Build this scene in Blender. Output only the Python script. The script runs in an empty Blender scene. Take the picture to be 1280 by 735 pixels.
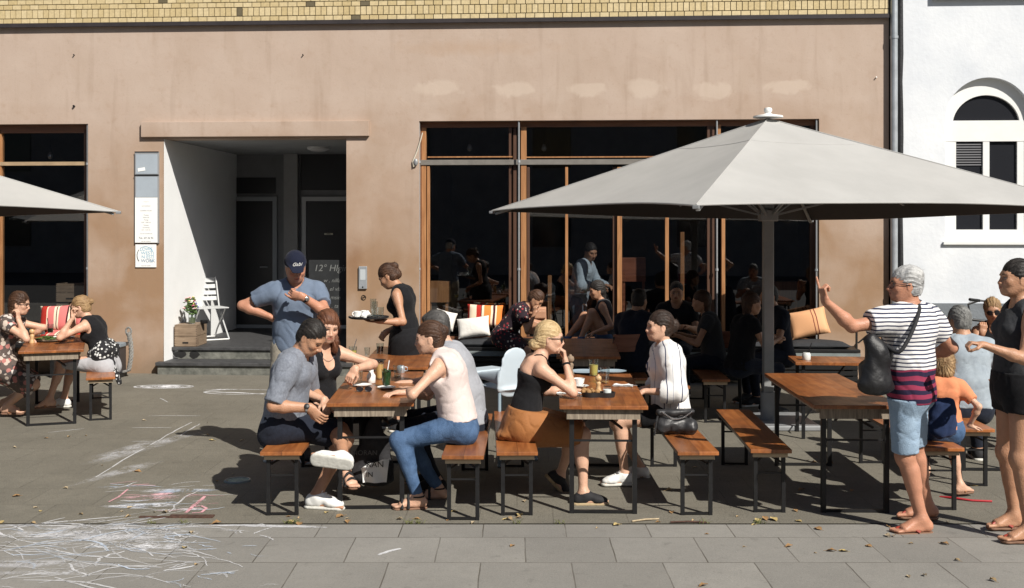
import bpy, bmesh, math, random
import numpy as np
from mathutils import Vector, Matrix
random.seed(7)
SC = bpy.context.scene
COL = SC.collection
PI = math.pi
R = math.radians
F_PX, HOR, CAMH = 1400.0, 286.0, 1.95

def at(px, y, D):
    return np.array(((px-640)*D/F_PX, D, CAMH+(HOR-y)*D/F_PX))
def gd(px, y, z=0.0):
    """point at height z seen at this pixel"""
    D = (CAMH-z)*F_PX/(y-HOR)
    return np.array(((px-640)*D/F_PX, D, z))
def V(*a): return np.array(a, float)
def nrm(v):
    v = np.asarray(v, float); n = np.linalg.norm(v)
    return v/n if n > 1e-9 else v
def rotv(v, axis, ang):
    axis = nrm(axis); v = np.asarray(v, float)
    return v*math.cos(ang)+np.cross(axis, v)*math.sin(ang)+axis*np.dot(axis, v)*(1-math.cos(ang))

# ---------------------------------------------------------------- tagging
def tag(o, label=None, cat=None, group=None, kind=None):
    if label: o['label'] = label
    if cat: o['category'] = cat
    if group: o['group'] = group
    if kind: o['kind'] = kind
    return o
def empty(name, loc=(0, 0, 0), rz=0.0):
    o = bpy.data.objects.new(name, None); COL.objects.link(o)
    o.location = loc; o.rotation_euler = (0, 0, rz); o.empty_display_size = .1
    return o
def copy_tree(o, parent=None):
    c = o.copy(); COL.objects.link(c); c.parent = parent
    for ch in list(o.children): copy_tree(ch, c)
    return c
def relabel(o, label): o['label'] = label; return o

# ---------------------------------------------------------------- materials
def mat(name, col, rough=.6, noise=0.0, nscale=8.0, col2=None, bump=0.0, bscale=40.0, metal=0.0, spec=.5, stretch=(1, 1, 1),
        detail=6, trans=0.0, ior=1.45, alpha=1.0, subs=0.0, sheen=0.0, coords='Object'):
    m = bpy.data.materials.new(name); m.use_nodes = True
    nt = m.node_tree; N = nt.nodes; L = nt.links
    b = N['Principled BSDF']
    b.inputs['Base Color'].default_value = (*col, 1); b.inputs['Roughness'].default_value = rough
    b.inputs['Metallic'].default_value = metal; b.inputs['Specular IOR Level'].default_value = spec
    b.inputs['Transmission Weight'].default_value = trans; b.inputs['IOR'].default_value = ior
    b.inputs['Alpha'].default_value = alpha
    if subs: b.inputs['Subsurface Weight'].default_value = subs; b.inputs['Subsurface Radius'].default_value = (.02, .008, .004); b.inputs['Subsurface Scale'].default_value = .6
    if sheen: b.inputs['Sheen Weight'].default_value = sheen
    if noise or bump:
        tc = N.new('ShaderNodeTexCoord'); mp = N.new('ShaderNodeMapping'); mp.inputs['Scale'].default_value = stretch
        L.new(tc.outputs[coords], mp.inputs['Vector'])
    if noise:
        n = N.new('ShaderNodeTexNoise'); n.inputs['Scale'].default_value = nscale; n.inputs['Detail'].default_value = detail
        n.inputs['Roughness'].default_value = .6
        L.new(mp.outputs[0], n.inputs['Vector'])
        r = N.new('ShaderNodeMapRange'); r.inputs['From Min'].default_value = .3; r.inputs['From Max'].default_value = .7
        L.new(n.outputs['Fac'], r.inputs['Value'])
        x = N.new('ShaderNodeMix'); x.data_type = 'RGBA'
        c2 = col2 or tuple(c*(1-noise) for c in col)
        x.inputs['A'].default_value = (*col, 1); x.inputs['B'].default_value = (*c2, 1)
        L.new(r.outputs[0], x.inputs['Factor']); L.new(x.outputs['Result'], b.inputs['Base Color'])
    if bump:
        n2 = N.new('ShaderNodeTexNoise'); n2.inputs['Scale'].default_value = bscale; n2.inputs['Detail'].default_value = 5
        L.new(mp.outputs[0], n2.inputs['Vector'])
        bp = N.new('ShaderNodeBump'); bp.inputs['Strength'].default_value = min(1, bump); bp.inputs['Distance'].default_value = .01*max(1, bump)
        L.new(n2.outputs['Fac'], bp.inputs['Height']); L.new(bp.outputs[0], b.inputs['Normal'])
    return m
def nodes_of(m):
    return m.node_tree.nodes, m.node_tree.links, m.node_tree.nodes['Principled BSDF']
def glass_mat(name, tint=(.9, .95, .95), refl=1.0, ior=1.5):
    m = bpy.data.materials.new(name); m.use_nodes = True
    nt = m.node_tree; N = nt.nodes; L = nt.links
    N.remove(N['Principled BSDF'])
    t = N.new('ShaderNodeBsdfTransparent'); t.inputs[0].default_value = (*tint, 1)
    g = N.new('ShaderNodeBsdfGlossy'); g.inputs['Roughness'].default_value = .01
    f = N.new('ShaderNodeLayerWeight'); f.inputs[0].default_value = .5; pw = N.new('ShaderNodeMath'); pw.operation = 'POWER'; pw.inputs[1].default_value = 4.0; L.new(f.outputs['Facing'], pw.inputs[0]); ad = N.new('ShaderNodeMath'); ad.operation = 'ADD'; ad.inputs[1].default_value = .07; L.new(pw.outputs[0], ad.inputs[0])
    mm = N.new('ShaderNodeMath'); mm.operation = 'MULTIPLY'; mm.inputs[1].default_value = refl
    x = N.new('ShaderNodeMixShader'); L.new(ad.outputs[0], mm.inputs[0]); L.new(mm.outputs[0], x.inputs[0])
    L.new(t.outputs[0], x.inputs[1]); L.new(g.outputs[0], x.inputs[2]); L.new(x.outputs[0], N['Material Output'].inputs[0])
    return m

# ---------------------------------------------------------------- mesh building
class MB:
    def __init__(s): s.v = []; s.f = []
    def add(s, vs, fs):
        o = len(s.v); s.v += [tuple(map(float, p)) for p in vs]; s.f += [tuple(i+o for i in f) for f in fs]; return s
    def box(s, c, size, rz=0.0, rot=None, bev=0.0):
        x, y, z = [d/2 for d in size]
        if bev > 0:
            bm = bmesh.new(); bmesh.ops.create_cube(bm, size=1)
            for v in bm.verts: v.co = Vector((v.co.x*size[0], v.co.y*size[1], v.co.z*size[2]))
            bmesh.ops.bevel(bm, geom=bm.edges[:], offset=bev, segments=2, profile=.6, affect='EDGES')
            vs = [v.co.copy() for v in bm.verts]; bm.verts.ensure_lookup_table(); fs = [[v.index for v in f.verts] for f in bm.faces]; bm.free()
        else:
            vs = [Vector(p) for p in ((-x,-y,-z),(x,-y,-z),(x,y,-z),(-x,y,-z),(-x,-y,z),(x,-y,z),(x,y,z),(-x,y,z))]
            fs = [(0,3,2,1),(4,5,6,7),(0,1,5,4),(1,2,6,5),(2,3,7,6),(3,0,4,7)]
        M = rot if rot is not None else Matrix.Rotation(rz, 3, 'Z')
        c = Vector(c)
        return s.add([M @ p + c for p in vs], fs)
    def box2(s, x0, x1, y0, y1, z0, z1, bev=0.0):
        return s.box(((x0+x1)/2, (y0+y1)/2, (z0+z1)/2), (abs(x1-x0), abs(y1-y0), abs(z1-z0)), bev=bev)
    def tube(s, pts, r, n=8, caps=True, closed=False):
        pts = [np.asarray(p, float) for p in pts]; k = len(pts)
        rr = r if isinstance(r, (list, tuple)) else [r]*k
        rings = []; up = None
        for i, p in enumerate(pts):
            if closed: t = pts[(i+1) % k]-pts[i-1]
            else: t = pts[min(i+1, k-1)]-pts[max(i-1, 0)]
            t = nrm(t)
            if up is None: up = V(0, 0, 1) if abs(t[2]) < .9 else V(1, 0, 0)
            a = nrm(np.cross(t, up)); b = nrm(np.cross(a, t)); up = b
            rings.append([p+rr[i]*(a*math.cos(2*PI*j/n)+b*math.sin(2*PI*j/n)) for j in range(n)])
        vs = [q for rg in rings for q in rg]; fs = []
        for i in range(k if closed else k-1):
            i2 = (i+1) % k
            for j in range(n):
                fs.append((i*n+j, i2*n+j, i2*n+(j+1) % n, i*n+(j+1) % n))
        if caps and not closed:
            fs.append(tuple(range(n))); fs.append(tuple((k-1)*n+j for j in range(n-1, -1, -1)))
        return s.add(vs, fs)
    def bar(s, a, b, w, d=None, up=(0, 0, 1)):
        d = d or w; a = np.asarray(a, float); b = np.asarray(b, float); t = nrm(b-a)
        up = np.asarray(up, float)
        if abs(np.dot(t, up)) > .95: up = V(0, 1, 0)
        x = nrm(np.cross(t, up)); y = nrm(np.cross(x, t))
        vs = [p+sx*x*w/2+sy*y*d/2 for p in (a, b) for sx, sy in ((-1,-1),(1,-1),(1,1),(-1,1))]
        return s.add(vs, [(0,1,2,3),(7,6,5,4),(0,4,5,1),(1,5,6,2),(2,6,7,3),(3,7,4,0)])
    def lathe(s, prof, c=(0, 0, 0), n=20, axis=None):
        vs = []; fs = []; k = len(prof); c = np.asarray(c, float)
        for r_, z in prof:
            for j in range(n):
                a = 2*PI*j/n; p = V(r_*math.cos(a), r_*math.sin(a), z)
                if axis is not None:
                    w = nrm(axis); u = nrm(np.cross(w, V(0, 1, 0) if abs(w[1]) < .9 else V(1, 0, 0))); v = np.cross(w, u)
                    p = p[0]*u+p[1]*v+p[2]*w
                vs.append(p+c)
        for i in range(k-1):
            for j in range(n):
                fs.append((i*n+j, i*n+(j+1) % n, (i+1)*n+(j+1) % n, (i+1)*n+j))
        if prof[0][0] > 1e-4: fs.append(tuple(range(n-1, -1, -1)))
        if prof[-1][0] > 1e-4: fs.append(tuple((k-1)*n+j for j in range(n)))
        return s.add(vs, fs)
    def prism(s, poly, y0, y1, fn=None):
        """polygon in (x,z), extruded from y0 to y1; fn maps (x,y,z)"""
        n = len(poly); fn = fn or (lambda x, y, z: (x, y, z))
        vs = [fn(x, y0, z) for x, z in poly]+[fn(x, y1, z) for x, z in poly]
        fs = [tuple(range(n)), tuple(range(2*n-1, n-1, -1))]+[(i, i+n, (i+1) % n+n, (i+1) % n) for i in range(n)]
        return s.add(vs, fs)
    def ball(s, c, r, seg=12, rings=8):
        r = (r, r, r) if isinstance(r, (int, float)) else r
        vs = [(c[0], c[1], c[2]-r[2])]; fs = []
        for i in range(1, rings):
            a = -PI/2+PI*i/rings
            for j in range(seg):
                b = 2*PI*j/seg; vs.append((c[0]+r[0]*math.cos(a)*math.cos(b), c[1]+r[1]*math.cos(a)*math.sin(b), c[2]+r[2]*math.sin(a)))
        vs.append((c[0], c[1], c[2]+r[2])); T = len(vs)-1
        for j in range(seg): fs.append((0, 1+(j+1) % seg, 1+j)); fs.append((T, T-seg+j, T-seg+(j+1) % seg))
        for i in range(rings-2):
            for j in range(seg):
                a = 1+i*seg; fs.append((a+j, a+(j+1) % seg, a+seg+(j+1) % seg, a+seg+j))
        return s.add(vs, fs)
    def build(s, name, m, parent=None, smooth=False, loc=(0, 0, 0), rz=0.0, fix=True):
        me = bpy.data.meshes.new(name); me.from_pydata(s.v, [], s.f); me.update()
        if fix:
            bm = bmesh.new(); bm.from_mesh(me); bmesh.ops.recalc_face_normals(bm, faces=bm.faces[:]); bm.to_mesh(me); bm.free()
        if m is not None: me.materials.append(m)
        o = bpy.data.objects.new(name, me); COL.objects.link(o)
        if parent is not None: o.parent = parent
        o.location = loc; o.rotation_euler = (0, 0, rz)
        if smooth:
            me.polygons.foreach_set('use_smooth', [True]*len(me.polygons))
            try: me.set_sharp_from_angle(angle=R(smooth if smooth is not True else 50))
            except Exception: pass
        return o

# ---------------------------------------------------------------- implicit surfaces
def fbm(P, f, seed, n=10):
    rg = np.random.RandomState(seed); o = np.zeros(P.shape[:-1])
    for i in range(n):
        k = rg.normal(size=3); k = k/np.linalg.norm(k)*f*(1+.9*rg.rand()); o += np.sin(P@k+rg.rand()*6.28)
    return o/math.sqrt(n)
class Prim:
    """elliptical tapered capsule a->b, lateral axis lat, radii (ru,rv) at each end, end rounding re"""
    __slots__ = ('a', 'b', 'lat', 'r0', 'r1', 're', 'k', 'op', 'cuts', 'fn', 'bb')
    def __init__(s, a, b, r0, r1=None, lat=None, k=.02, op=0, cuts=(), re=None):
        s.a = np.asarray(a, float); s.b = np.asarray(b, float)
        s.r0 = (r0, r0) if np.isscalar(r0) else tuple(r0); r1 = s.r0 if r1 is None else r1
        s.r1 = (r1, r1) if np.isscalar(r1) else tuple(r1); s.lat = lat; s.k = k; s.op = op; s.cuts = list(cuts); s.re = re
    def grow(s, t, k=None, cuts=None):
        q = Prim(s.a, s.b, (s.r0[0]+t, s.r0[1]+t), (s.r1[0]+t, s.r1[1]+t), s.lat, s.k if k is None else k, s.op, s.cuts if cuts is None else cuts, (s.re+t) if s.re else None)
        return q
    def ev(s, P):
        w = s.b-s.a; L = np.linalg.norm(w)
        w = w/L if L > 1e-6 else V(0, 0, 1)
        if s.lat is None:
            u = nrm(np.cross(w, V(0, 0, 1) if abs(w[2]) < .9 else V(1, 0, 0)))
        else: u = np.asarray(s.lat, float); u = nrm(u-np.dot(u, w)*w)
        v = np.cross(w, u); Q = P-s.a
        pw = Q@w; pu = Q@u; pv = Q@v
        t = np.clip(pw/max(L, 1e-6), 0, 1); ru = s.r0[0]+(s.r1[0]-s.r0[0])*t; rv = s.r0[1]+(s.r1[1]-s.r0[1])*t
        ex = pw-t*L; re = s.re or np.minimum(ru, rv)
        a2 = (pu/ru)**2+(pv/rv)**2+(ex/re)**2; k0 = np.sqrt(a2)
        k1 = np.sqrt((pu/ru**2)**2+(pv/rv**2)**2+(ex/re**2)**2)+1e-9
        d = k0*(k0-1)/k1
        d = np.where(k0 < .3, (k0-1)*np.minimum(ru, rv), d)
        for c, n in s.cuts: d = np.maximum(d, (P-c)@n)
        return d
    def box(s, m):
        r = max(s.r0+s.r1)+m
        if s.re: r = max(r, s.re+m)
        return np.minimum(s.a, s.b)-r, np.maximum(s.a, s.b)+r
def ell(c, r, fwd=None, lat=None, **kw):
    """ellipsoid: radii r=(forward, lateral, up) with axes up = fwd x lat order"""
    f = nrm(fwd if fwd is not None else V(1, 0, 0)); l = nrm(lat if lat is not None else V(0, 1, 0)); u = np.cross(f, l)
    c = np.asarray(c, float)
    return Prim(c-u*1e-4, c+u*1e-4, (r[1], r[0]), (r[1], r[0]), lat=l, re=r[2], **kw)

def surfnet(D, org, h):
    ins = D < 0
    c = [ins[i:ins.shape[0]-1+i, j:ins.shape[1]-1+j, k:ins.shape[2]-1+k] for i in (0, 1) for j in (0, 1) for k in (0, 1)]
    s = sum(x.astype(np.int8) for x in c)
    act = (s > 0) & (s < 8); I = np.argwhere(act)
    if len(I) == 0: return np.zeros((0, 3)), np.zeros((0, 4), int)
    cid = -np.ones(act.shape, np.int64); cid[act] = np.arange(len(I))
    cor = np.array([(i, j, k) for i in (0, 1) for j in (0, 1) for k in (0, 1)])
    val = np.stack([D[I[:, 0]+a, I[:, 1]+b, I[:, 2]+g] for a, b, g in cor], 1)
    acc = np.zeros((len(I), 3)); cnt = np.zeros(len(I))
    for x in range(8):
        for y in range(x+1, 8):
            if np.abs(cor[x]-cor[y]).sum() != 1: continue
            va, vb = val[:, x], val[:, y]; m = (va < 0) != (vb < 0)
            t = np.where(m, va/np.where(m, va-vb, 1), 0)
            acc += m[:, None]*(cor[x]+t[:, None]*(cor[y]-cor[x])); cnt += m
    Vt = org+h*(I+acc/cnt[:, None])
    Fs = []
    for ax in range(3):
        sl0 = [slice(None)]*3; sl1 = [slice(None)]*3; sl0[ax] = slice(0, -1); sl1[ax] = slice(1, None)
        A = ins[tuple(sl0)]; B = ins[tuple(sl1)]; E = np.argwhere(A != B)
        o1, o2 = [(1, 2), (2, 0), (0, 1)][ax]
        ok = (E[:, o1] > 0) & (E[:, o2] > 0) & (E[:, o1] < D.shape[o1]-1) & (E[:, o2] < D.shape[o2]-1); E = E[ok]
        if len(E) == 0: continue
        def cc(d1, d2):
            e = E.copy(); e[:, o1] += d1; e[:, o2] += d2; return cid[e[:, 0], e[:, 1], e[:, 2]]
        q = np.stack([cc(-1, -1), cc(0, -1), cc(0, 0), cc(-1, 0)], 1)
        flip = ~A[E[:, 0], E[:, 1], E[:, 2]]
        q[flip] = q[flip][:, ::-1]; Fs.append(q)
    return Vt, np.concatenate(Fs)

def field(prims, lo, hi, h, disp=None, cuts=()):
    lo = np.asarray(lo, float); hi = np.asarray(hi, float)
    n = np.ceil((hi-lo)/h).astype(int)+1
    ax = [lo[i]+h*np.arange(n[i]) for i in range(3)]
    D = np.full(n, .2)
    for p in prims:
        a, b = p.box(p.k+3*h+.012)
        i0 = np.maximum(0, np.floor((a-lo)/h).astype(int)); i1 = np.minimum(n, np.ceil((b-lo)/h).astype(int)+1)
        if np.any(i1 <= i0): continue
        P = np.stack(np.meshgrid(*[ax[i][i0[i]:i1[i]] for i in range(3)], indexing='ij'), -1)
        d = p.ev(P); S = D[i0[0]:i1[0], i0[1]:i1[1], i0[2]:i1[2]]
        if p.op == 0:
            if p.k > 0:
                hh = np.maximum(p.k-np.abs(S-d), 0)/p.k; S[...] = np.minimum(S, d)-hh*hh*p.k/4
            else: S[...] = np.minimum(S, d)
        else:
            hh = np.maximum(p.k-np.abs(S+d), 0)/max(p.k, 1e-6); S[...] = np.maximum(S, -d)+hh*hh*p.k/4
    if disp is not None:
        M = np.abs(D) < .05; I = np.argwhere(M)
        P = lo+h*I; D[M] = D[M]+disp(P)
    if cuts:
        M = D < .06; I = np.argwhere(M); P = lo+h*I; d = D[M]
        for c, nn in cuts: d = np.maximum(d, (P-c)@nn)
        D[M] = d
    return D, lo
def bounds(prims, m=.02):
    lo = np.min([p.box(m)[0] for p in prims if p.op == 0], 0); hi = np.max([p.box(m)[1] for p in prims if p.op == 0], 0)
    return lo, hi
def mesh_obj(name, Vt, Fc, m, parent=None, origin=(0, 0, 0), colors=None, smooth=True):
    me = bpy.data.meshes.new(name); n = len(Vt); k = len(Fc)
    o = np.asarray(origin, float)
    me.vertices.add(n); me.vertices.foreach_set('co', (Vt-o).astype(np.float32).ravel())
    me.loops.add(4*k); me.loops.foreach_set('vertex_index', Fc.astype(np.int32).ravel())
    me.polygons.add(k); me.polygons.foreach_set('loop_start', np.arange(0, 4*k, 4, dtype=np.int32)); me.polygons.foreach_set('loop_total', np.full(k, 4, np.int32))
    me.polygons.foreach_set('use_smooth', np.ones(k, bool))
    me.update(calc_edges=True); me.validate()
    if colors is not None:
        ca = me.color_attributes.new('col', 'FLOAT_COLOR', 'POINT'); ca.data.foreach_set('color', np.concatenate([colors, np.ones((n, 1))], 1).astype(np.float32).ravel())
    if m is not None: me.materials.append(m)
    ob = bpy.data.objects.new(name, me); COL.objects.link(ob)
    if parent is not None: ob.parent = parent
    else: ob.location = o
    return ob
def relax(Vt, Fc, it=1):
    for _ in range(it):
        acc = np.zeros_like(Vt); cnt = np.zeros(len(Vt))
        for a, b in ((0, 1), (1, 2), (2, 3), (3, 0)):
            np.add.at(acc, Fc[:, a], Vt[Fc[:, b]]); np.add.at(acc, Fc[:, b], Vt[Fc[:, a]])
            np.add.at(cnt, Fc[:, a], 1); np.add.at(cnt, Fc[:, b], 1)
        Vt = .5*Vt+.5*acc/np.maximum(cnt, 1)[:, None]
    return Vt
def blob(name, prims, m, parent=None, origin=(0, 0, 0), h=.01, disp=None, cuts=(), rel=0, colfn=None):
    lo, hi = bounds(prims, .03); D, o = field(prims, lo, hi, h, disp, cuts); Vt, Fc = surfnet(D, o, h)
    if rel: Vt = relax(Vt, Fc, rel)
    return mesh_obj(name, Vt, Fc, m, parent, origin, colfn(Vt) if colfn else None)
# ---------------------------------------------------------------- people
def ik(root, tgt, l1, l2, hint):
    d = tgt-root; L = np.linalg.norm(d)
    if L > (l1+l2)*.995: tgt = root+d/L*(l1+l2)*.995; d = tgt-root; L = np.linalg.norm(d)
    if L < abs(l1-l2)+.02: L = abs(l1-l2)+.02; d = nrm(d)*L; tgt = root+d
    w = d/L; x = (l1*l1-l2*l2+L*L)/(2*L); hgt = math.sqrt(max(l1*l1-x*x, 0))
    hv = np.asarray(hint, float); hv = nrm(hv-np.dot(hv, w)*w)
    return root+w*x+hv*hgt, tgt
SKIN = {'fair': (.60, .36, .25), 'tan': (.45, .24, .145), 'olive': (.40, .22, .14), 'red': (.48, .23, .145)}
def skin_mat():
    m = mat('skin', (.6, .4, .3), rough=.46, bump=.3, bscale=110, subs=.06)
    N, L, b = nodes_of(m)
    a = N.new('ShaderNodeAttribute'); a.attribute_name = 'col'
    n = N.new('ShaderNodeTexNoise'); n.inputs['Scale'].default_value = 22; n.inputs['Detail'].default_value = 5
    tc = N.new('ShaderNodeTexCoord'); L.new(tc.outputs['Object'], n.inputs['Vector'])
    r = N.new('ShaderNodeMapRange'); r.inputs['To Min'].default_value = .80; r.inputs['To Max'].default_value = 1.14; L.new(n.outputs['Fac'], r.inputs['Value'])
    x = N.new('ShaderNodeVectorMath'); x.operation = 'MULTIPLY'; L.new(a.outputs['Color'], x.inputs[0]); L.new(r.outputs[0], x.inputs[1])
    L.new(x.outputs[0], b.inputs['Base Color'])
    return m
M_SKIN = skin_mat()
def hair_mat(name, c1, c2):
    m = mat(name, c1, rough=.6, noise=1, nscale=34, col2=c2, bump=1.0, bscale=70, detail=8, stretch=(.22, 1.5, .3))
    return m

class Person:
    def __init__(s, label, sex='m', H=1.75, skin='fair', pelvis=(0, 0, .93), yaw=0, lean=0, side=0, twist=0, hunch=.2, head=(None, 0, 0),
                 armL=None, armR=None, legL=None, legR=None, heft=1.0, h=.0095, hh=.0045, hl=None, group=None, cat='person', chead=1.0, shr=(0, 0, 0), shl=(0, 0, 0), lips=None, brow=(.08, .05, .035), feet=True, neckf=0.0):
        k = H/1.75; s.k = k; s.sex = sex; s.h = h; s.hh = hh; s.heft = heft
        y = R(yaw); F0 = V(math.cos(y), math.sin(y), 0); L0 = V(-math.sin(y), math.cos(y), 0)
        s.P = np.asarray(pelvis, float); s.F0, s.L0 = F0, L0
        Z = V(0, 0, 1); le = R(lean)
        def up(f, tw): 
            u = nrm(Z*math.cos(le*f)+F0*math.sin(le*f)); u = rotv(u, F0, R(side)*f*-1)
            l = rotv(L0, Z, R(twist)*tw); l = nrm(l-np.dot(l, u)*u); return u, l, np.cross(l, u)
        s.U1, s.L1, s.F1 = up(.75, .0); s.U2, s.L2, s.F2 = up(1.0+hunch*.3, .5); s.U3, s.L3, s.F3 = up(1.0+hunch, 1.0)
        s.S1 = s.P+s.U1*.17*k; s.S2 = s.S1+s.U2*.19*k; s.S3 = s.S2+s.U3*.15*k       # lumbar, chest, neck base (C7 level)
        hw = (.172 if sex == 'm' else .156)*k
        s.shL = s.S3-s.U3*.055*k+s.L3*hw+np.asarray(shl); s.shR = s.S3-s.U3*.055*k-s.L3*hw+np.asarray(shr)
        hy = R(yaw+twist if head[0] is None else head[0]); hp = R(head[1]); hr = R(head[2])
        f = V(math.cos(hy), math.sin(hy), 0); l = V(-math.sin(hy), math.cos(hy), 0)
        f2 = f*math.cos(hp)+Z*math.sin(hp); u2 = np.cross(f2, l)
        s.hf = f2; s.hl = rotv(l, f2, hr); s.hu = rotv(u2, f2, hr); s.hk = k*.97*chead
        nd = nrm(s.U3*.6+Z*.5+f*.25+s.F3*neckf); s.NT = s.S3+nd*.075*k
        s.C = s.NT+s.hu*.095*s.hk+s.hf*.022*k
        hx = .088*k
        s.hipL = s.P+L0*hx; s.hipR = s.P-L0*hx
        s.ua, s.fa, s.th, s.sn = .285*k, .25*k, .425*k, .42*k
        def arm(sh, a, sd):
            if a is None: a = dict(w=sh+V(0, 0, -.52*k)+F0*.05, h=-F0)
            e, w = ik(sh, np.asarray(a['w'], float), s.ua, s.fa, a.get('h', V(0, 0, -1)))
            d = nrm(np.asarray(a['d'], float)) if 'd' in a else nrm(w-e)
            n = np.asarray(a.get('n', V(0, 0, -1)), float); n = nrm(n-np.dot(n, d)*d)
            return dict(sh=sh, e=e, w=w, d=d, n=n, curl=a.get('curl', .35), pose=a.get('pose', 'relax'), sd=sd, on=a.get('on', True))
        s.AL = arm(s.shL, armL, 1); s.AR = arm(s.shR, armR, -1)
        def leg(hip, a, sd):
            if a is None: a = dict(a=V(hip[0], hip[1], .085*k), h=F0)
            kn, an = ik(hip, np.asarray(a['a'], float), s.th, s.sn, a.get('h', F0))
            fy = R(a.get('fy', yaw)); fp = R(a.get('fp', 0)); fd = V(math.cos(fy)*math.cos(fp), math.sin(fy)*math.cos(fp), math.sin(fp))
            fl = V(-math.sin(fy), math.cos(fy), 0)
            fr = R(a.get('roll', 0)); fl = rotv(fl, fd, fr)
            return dict(hip=hip, kn=kn, an=an, fd=fd, fl=fl, fu=np.cross(fd, fl), sd=sd)
        s.GL = leg(s.hipL, legL, 1); s.GR = leg(s.hipR, legR, -1)
        s.label = label; s.group = group; s.skin = SKIN[skin] if isinstance(skin, str) else skin
        s.lips = lips or tuple(np.array(s.skin)*V(.85, .58, .6)); s.brow = brow; s.feet = feet
        s.origin = V(s.P[0], s.P[1], 0)
        s.body_mesh(cat)
    # ---- primitives
    def torso(s, t=0.0, kk=.045):
        k, w = s.k, s.heft; m = s.sex == 'm'
        L, P = s.L0, s.P
        a = (.152, .104) if m else (.165, .112); b = (.138, .096) if m else (.124, .086)
        c = (.140, .100) if m else (.118, .083); d = (.155, .106) if m else (.132, .094)
        if w > 1: b = (b[0]*w, b[1]*w*1.05); c = (c[0]*w, c[1]*w*1.05)
        e = (.142, .085) if m else (.115, .075)
        def sc(q): return (q[0]*k*(.5+.5*w)+t, q[1]*k*(.5+.5*w)+t)
        pr = [Prim(P-s.U1*.02*k, P+s.U1*.06*k, sc(a), sc((a[0]*.97, a[1]*.97)), lat=L, k=kk, re=.10*k+t),
              Prim(P+s.U1*.06*k, s.S1, sc(b), sc(c), lat=s.L1, k=.06),
              Prim(s.S1, s.S2, sc(c), sc(d), lat=s.L2, k=.07),
              Prim(s.S2, s.S3-s.U3*.07*k, sc(d), sc(e), lat=s.L3, k=.06, re=.07*k+t)]
        for sg in (1, -1):
            pr.append(Prim(P-s.U1*.045*k-s.F0*.045*k+s.L0*sg*.075*k, P-s.U1*.02*k-s.F0*.04*k+s.L0*sg*.075*k, .088*k*(.5+.5*w)+t, k=.05))
            if not m: 
                c0 = s.S2+s.U3*.0*k+s.F3*.075*k+s.L3*sg*.066*k
                pr.append(Prim(c0, c0+s.U3*.035*k-s.F3*.015, .057*k+t, .045*k+t, k=.035))
            else:
                c0 = s.S2+s.U3*.045*k+s.F3*.07*k+s.L3*sg*.07*k
                pr.append(Prim(c0, c0+s.L3*sg*.02, .055*k+t, k=.05))
            sh = s.shL if sg > 0 else s.shR
            q = s.S3+s.U3*.012*k-s.F3*.0*k
            pr.append(Prim(q+s.L3*sg*.03*k, sh+s.U3*.012*k, ((.048 if m else .04)*k+t), ((.05 if m else .042)*k+t), k=.05))
            # shoulder blade / back mass
            c1 = s.S2+s.U3*.05*k-s.F3*.055*k+s.L3*sg*.075*k
            pr.append(Prim(c1, c1+s.U3*.06*k, .055*k+t, .045*k+t, k=.05))
        return pr
    def arm_prims(s, A, t=0.0, upto=2.0):
        k = s.k; m = s.sex == 'm'; w = .5+.5*s.heft
        ru = ((.049, .038) if m else (.041, .032)); rf = ((.041, .027) if m else (.034, .0225))
        ru = [x*k*w+t for x in ru]; rf = [x*k*(.6+.4*w)+t for x in rf]
        sh, e, wr = A['sh'], A['e'], A['w']
        pr = []
        cut = []
        if upto < 1:
            c = sh+(e-sh)*upto; cut = [(c, nrm(e-sh))]
        pr.append(Prim(sh-s.U3*.012*k, sh+(e-sh)*.25, ((.050 if m else .043)*k+t), ru[0], k=.03, cuts=cut))
        pr.append(Prim(sh, e, ru[0], ru[1], k=.03, cuts=cut))
        if upto > 1:
            c2 = e+(wr-e)*min(upto-1, 1); cut2 = [(c2, nrm(wr-e))] if upto < 2 else []
            b = e+(wr-e)*.28; pr.append(Prim(e, b, rf[0]*.97, rf[0]*1.06, k=.02, cuts=cut2)); pr.append(Prim(b, wr, rf[0]*1.04, (rf[1]*1.18, rf[1]*.9) if t == 0 else rf[1], lat=np.cross(A['d'], A['n']), k=.02, cuts=cut2))
        return pr
    def leg_prims(s, G, t=0.0, upto=2.0, tap=0.0):
        k = s.k; m = s.sex == 'm'; w = .55+.45*s.heft
        rt = (.086, .057) if m else (.088, .054); rs = (.054, .036) if m else (.049, .032)
        hip, kn, an = G['hip'], G['kn'], G['an']
        cut = [(hip+(kn-hip)*upto, nrm(kn-hip))] if upto < 1 else []
        pr = [Prim(hip+(kn-hip)*.03, kn, rt[0]*k*w+t, rt[1]*k*w+t+tap*.5, k=.04, cuts=cut)]
        if upto > 1:
            c2 = kn+(an-kn)*min(upto-1, 1); cut2 = [(c2, nrm(an-kn))] if upto < 2 else []
            ax = nrm(an-kn); bk = nrm(np.cross(np.cross(ax, nrm(hip-kn)), ax))
            if np.linalg.norm(np.cross(ax, nrm(hip-kn))) < .15: bk = -s.F0
            pr.append(Prim(kn, an, rs[0]*k*w+t, rs[1]*k*w+t+tap, k=.03, cuts=cut2))
            if tap < .01:
                c = kn+ax*.10*k+bk*.016*k; pr.append(Prim(c, c+ax*.10*k-bk*.004, .046*k*w+t, .036*k*w+t, k=.04, cuts=cut2))
            pr.append(Prim(kn-bk*.012*k, kn-bk*.012*k+ax*.02, .046*k*w+t, k=.03, cuts=cut2))
        return pr
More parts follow.
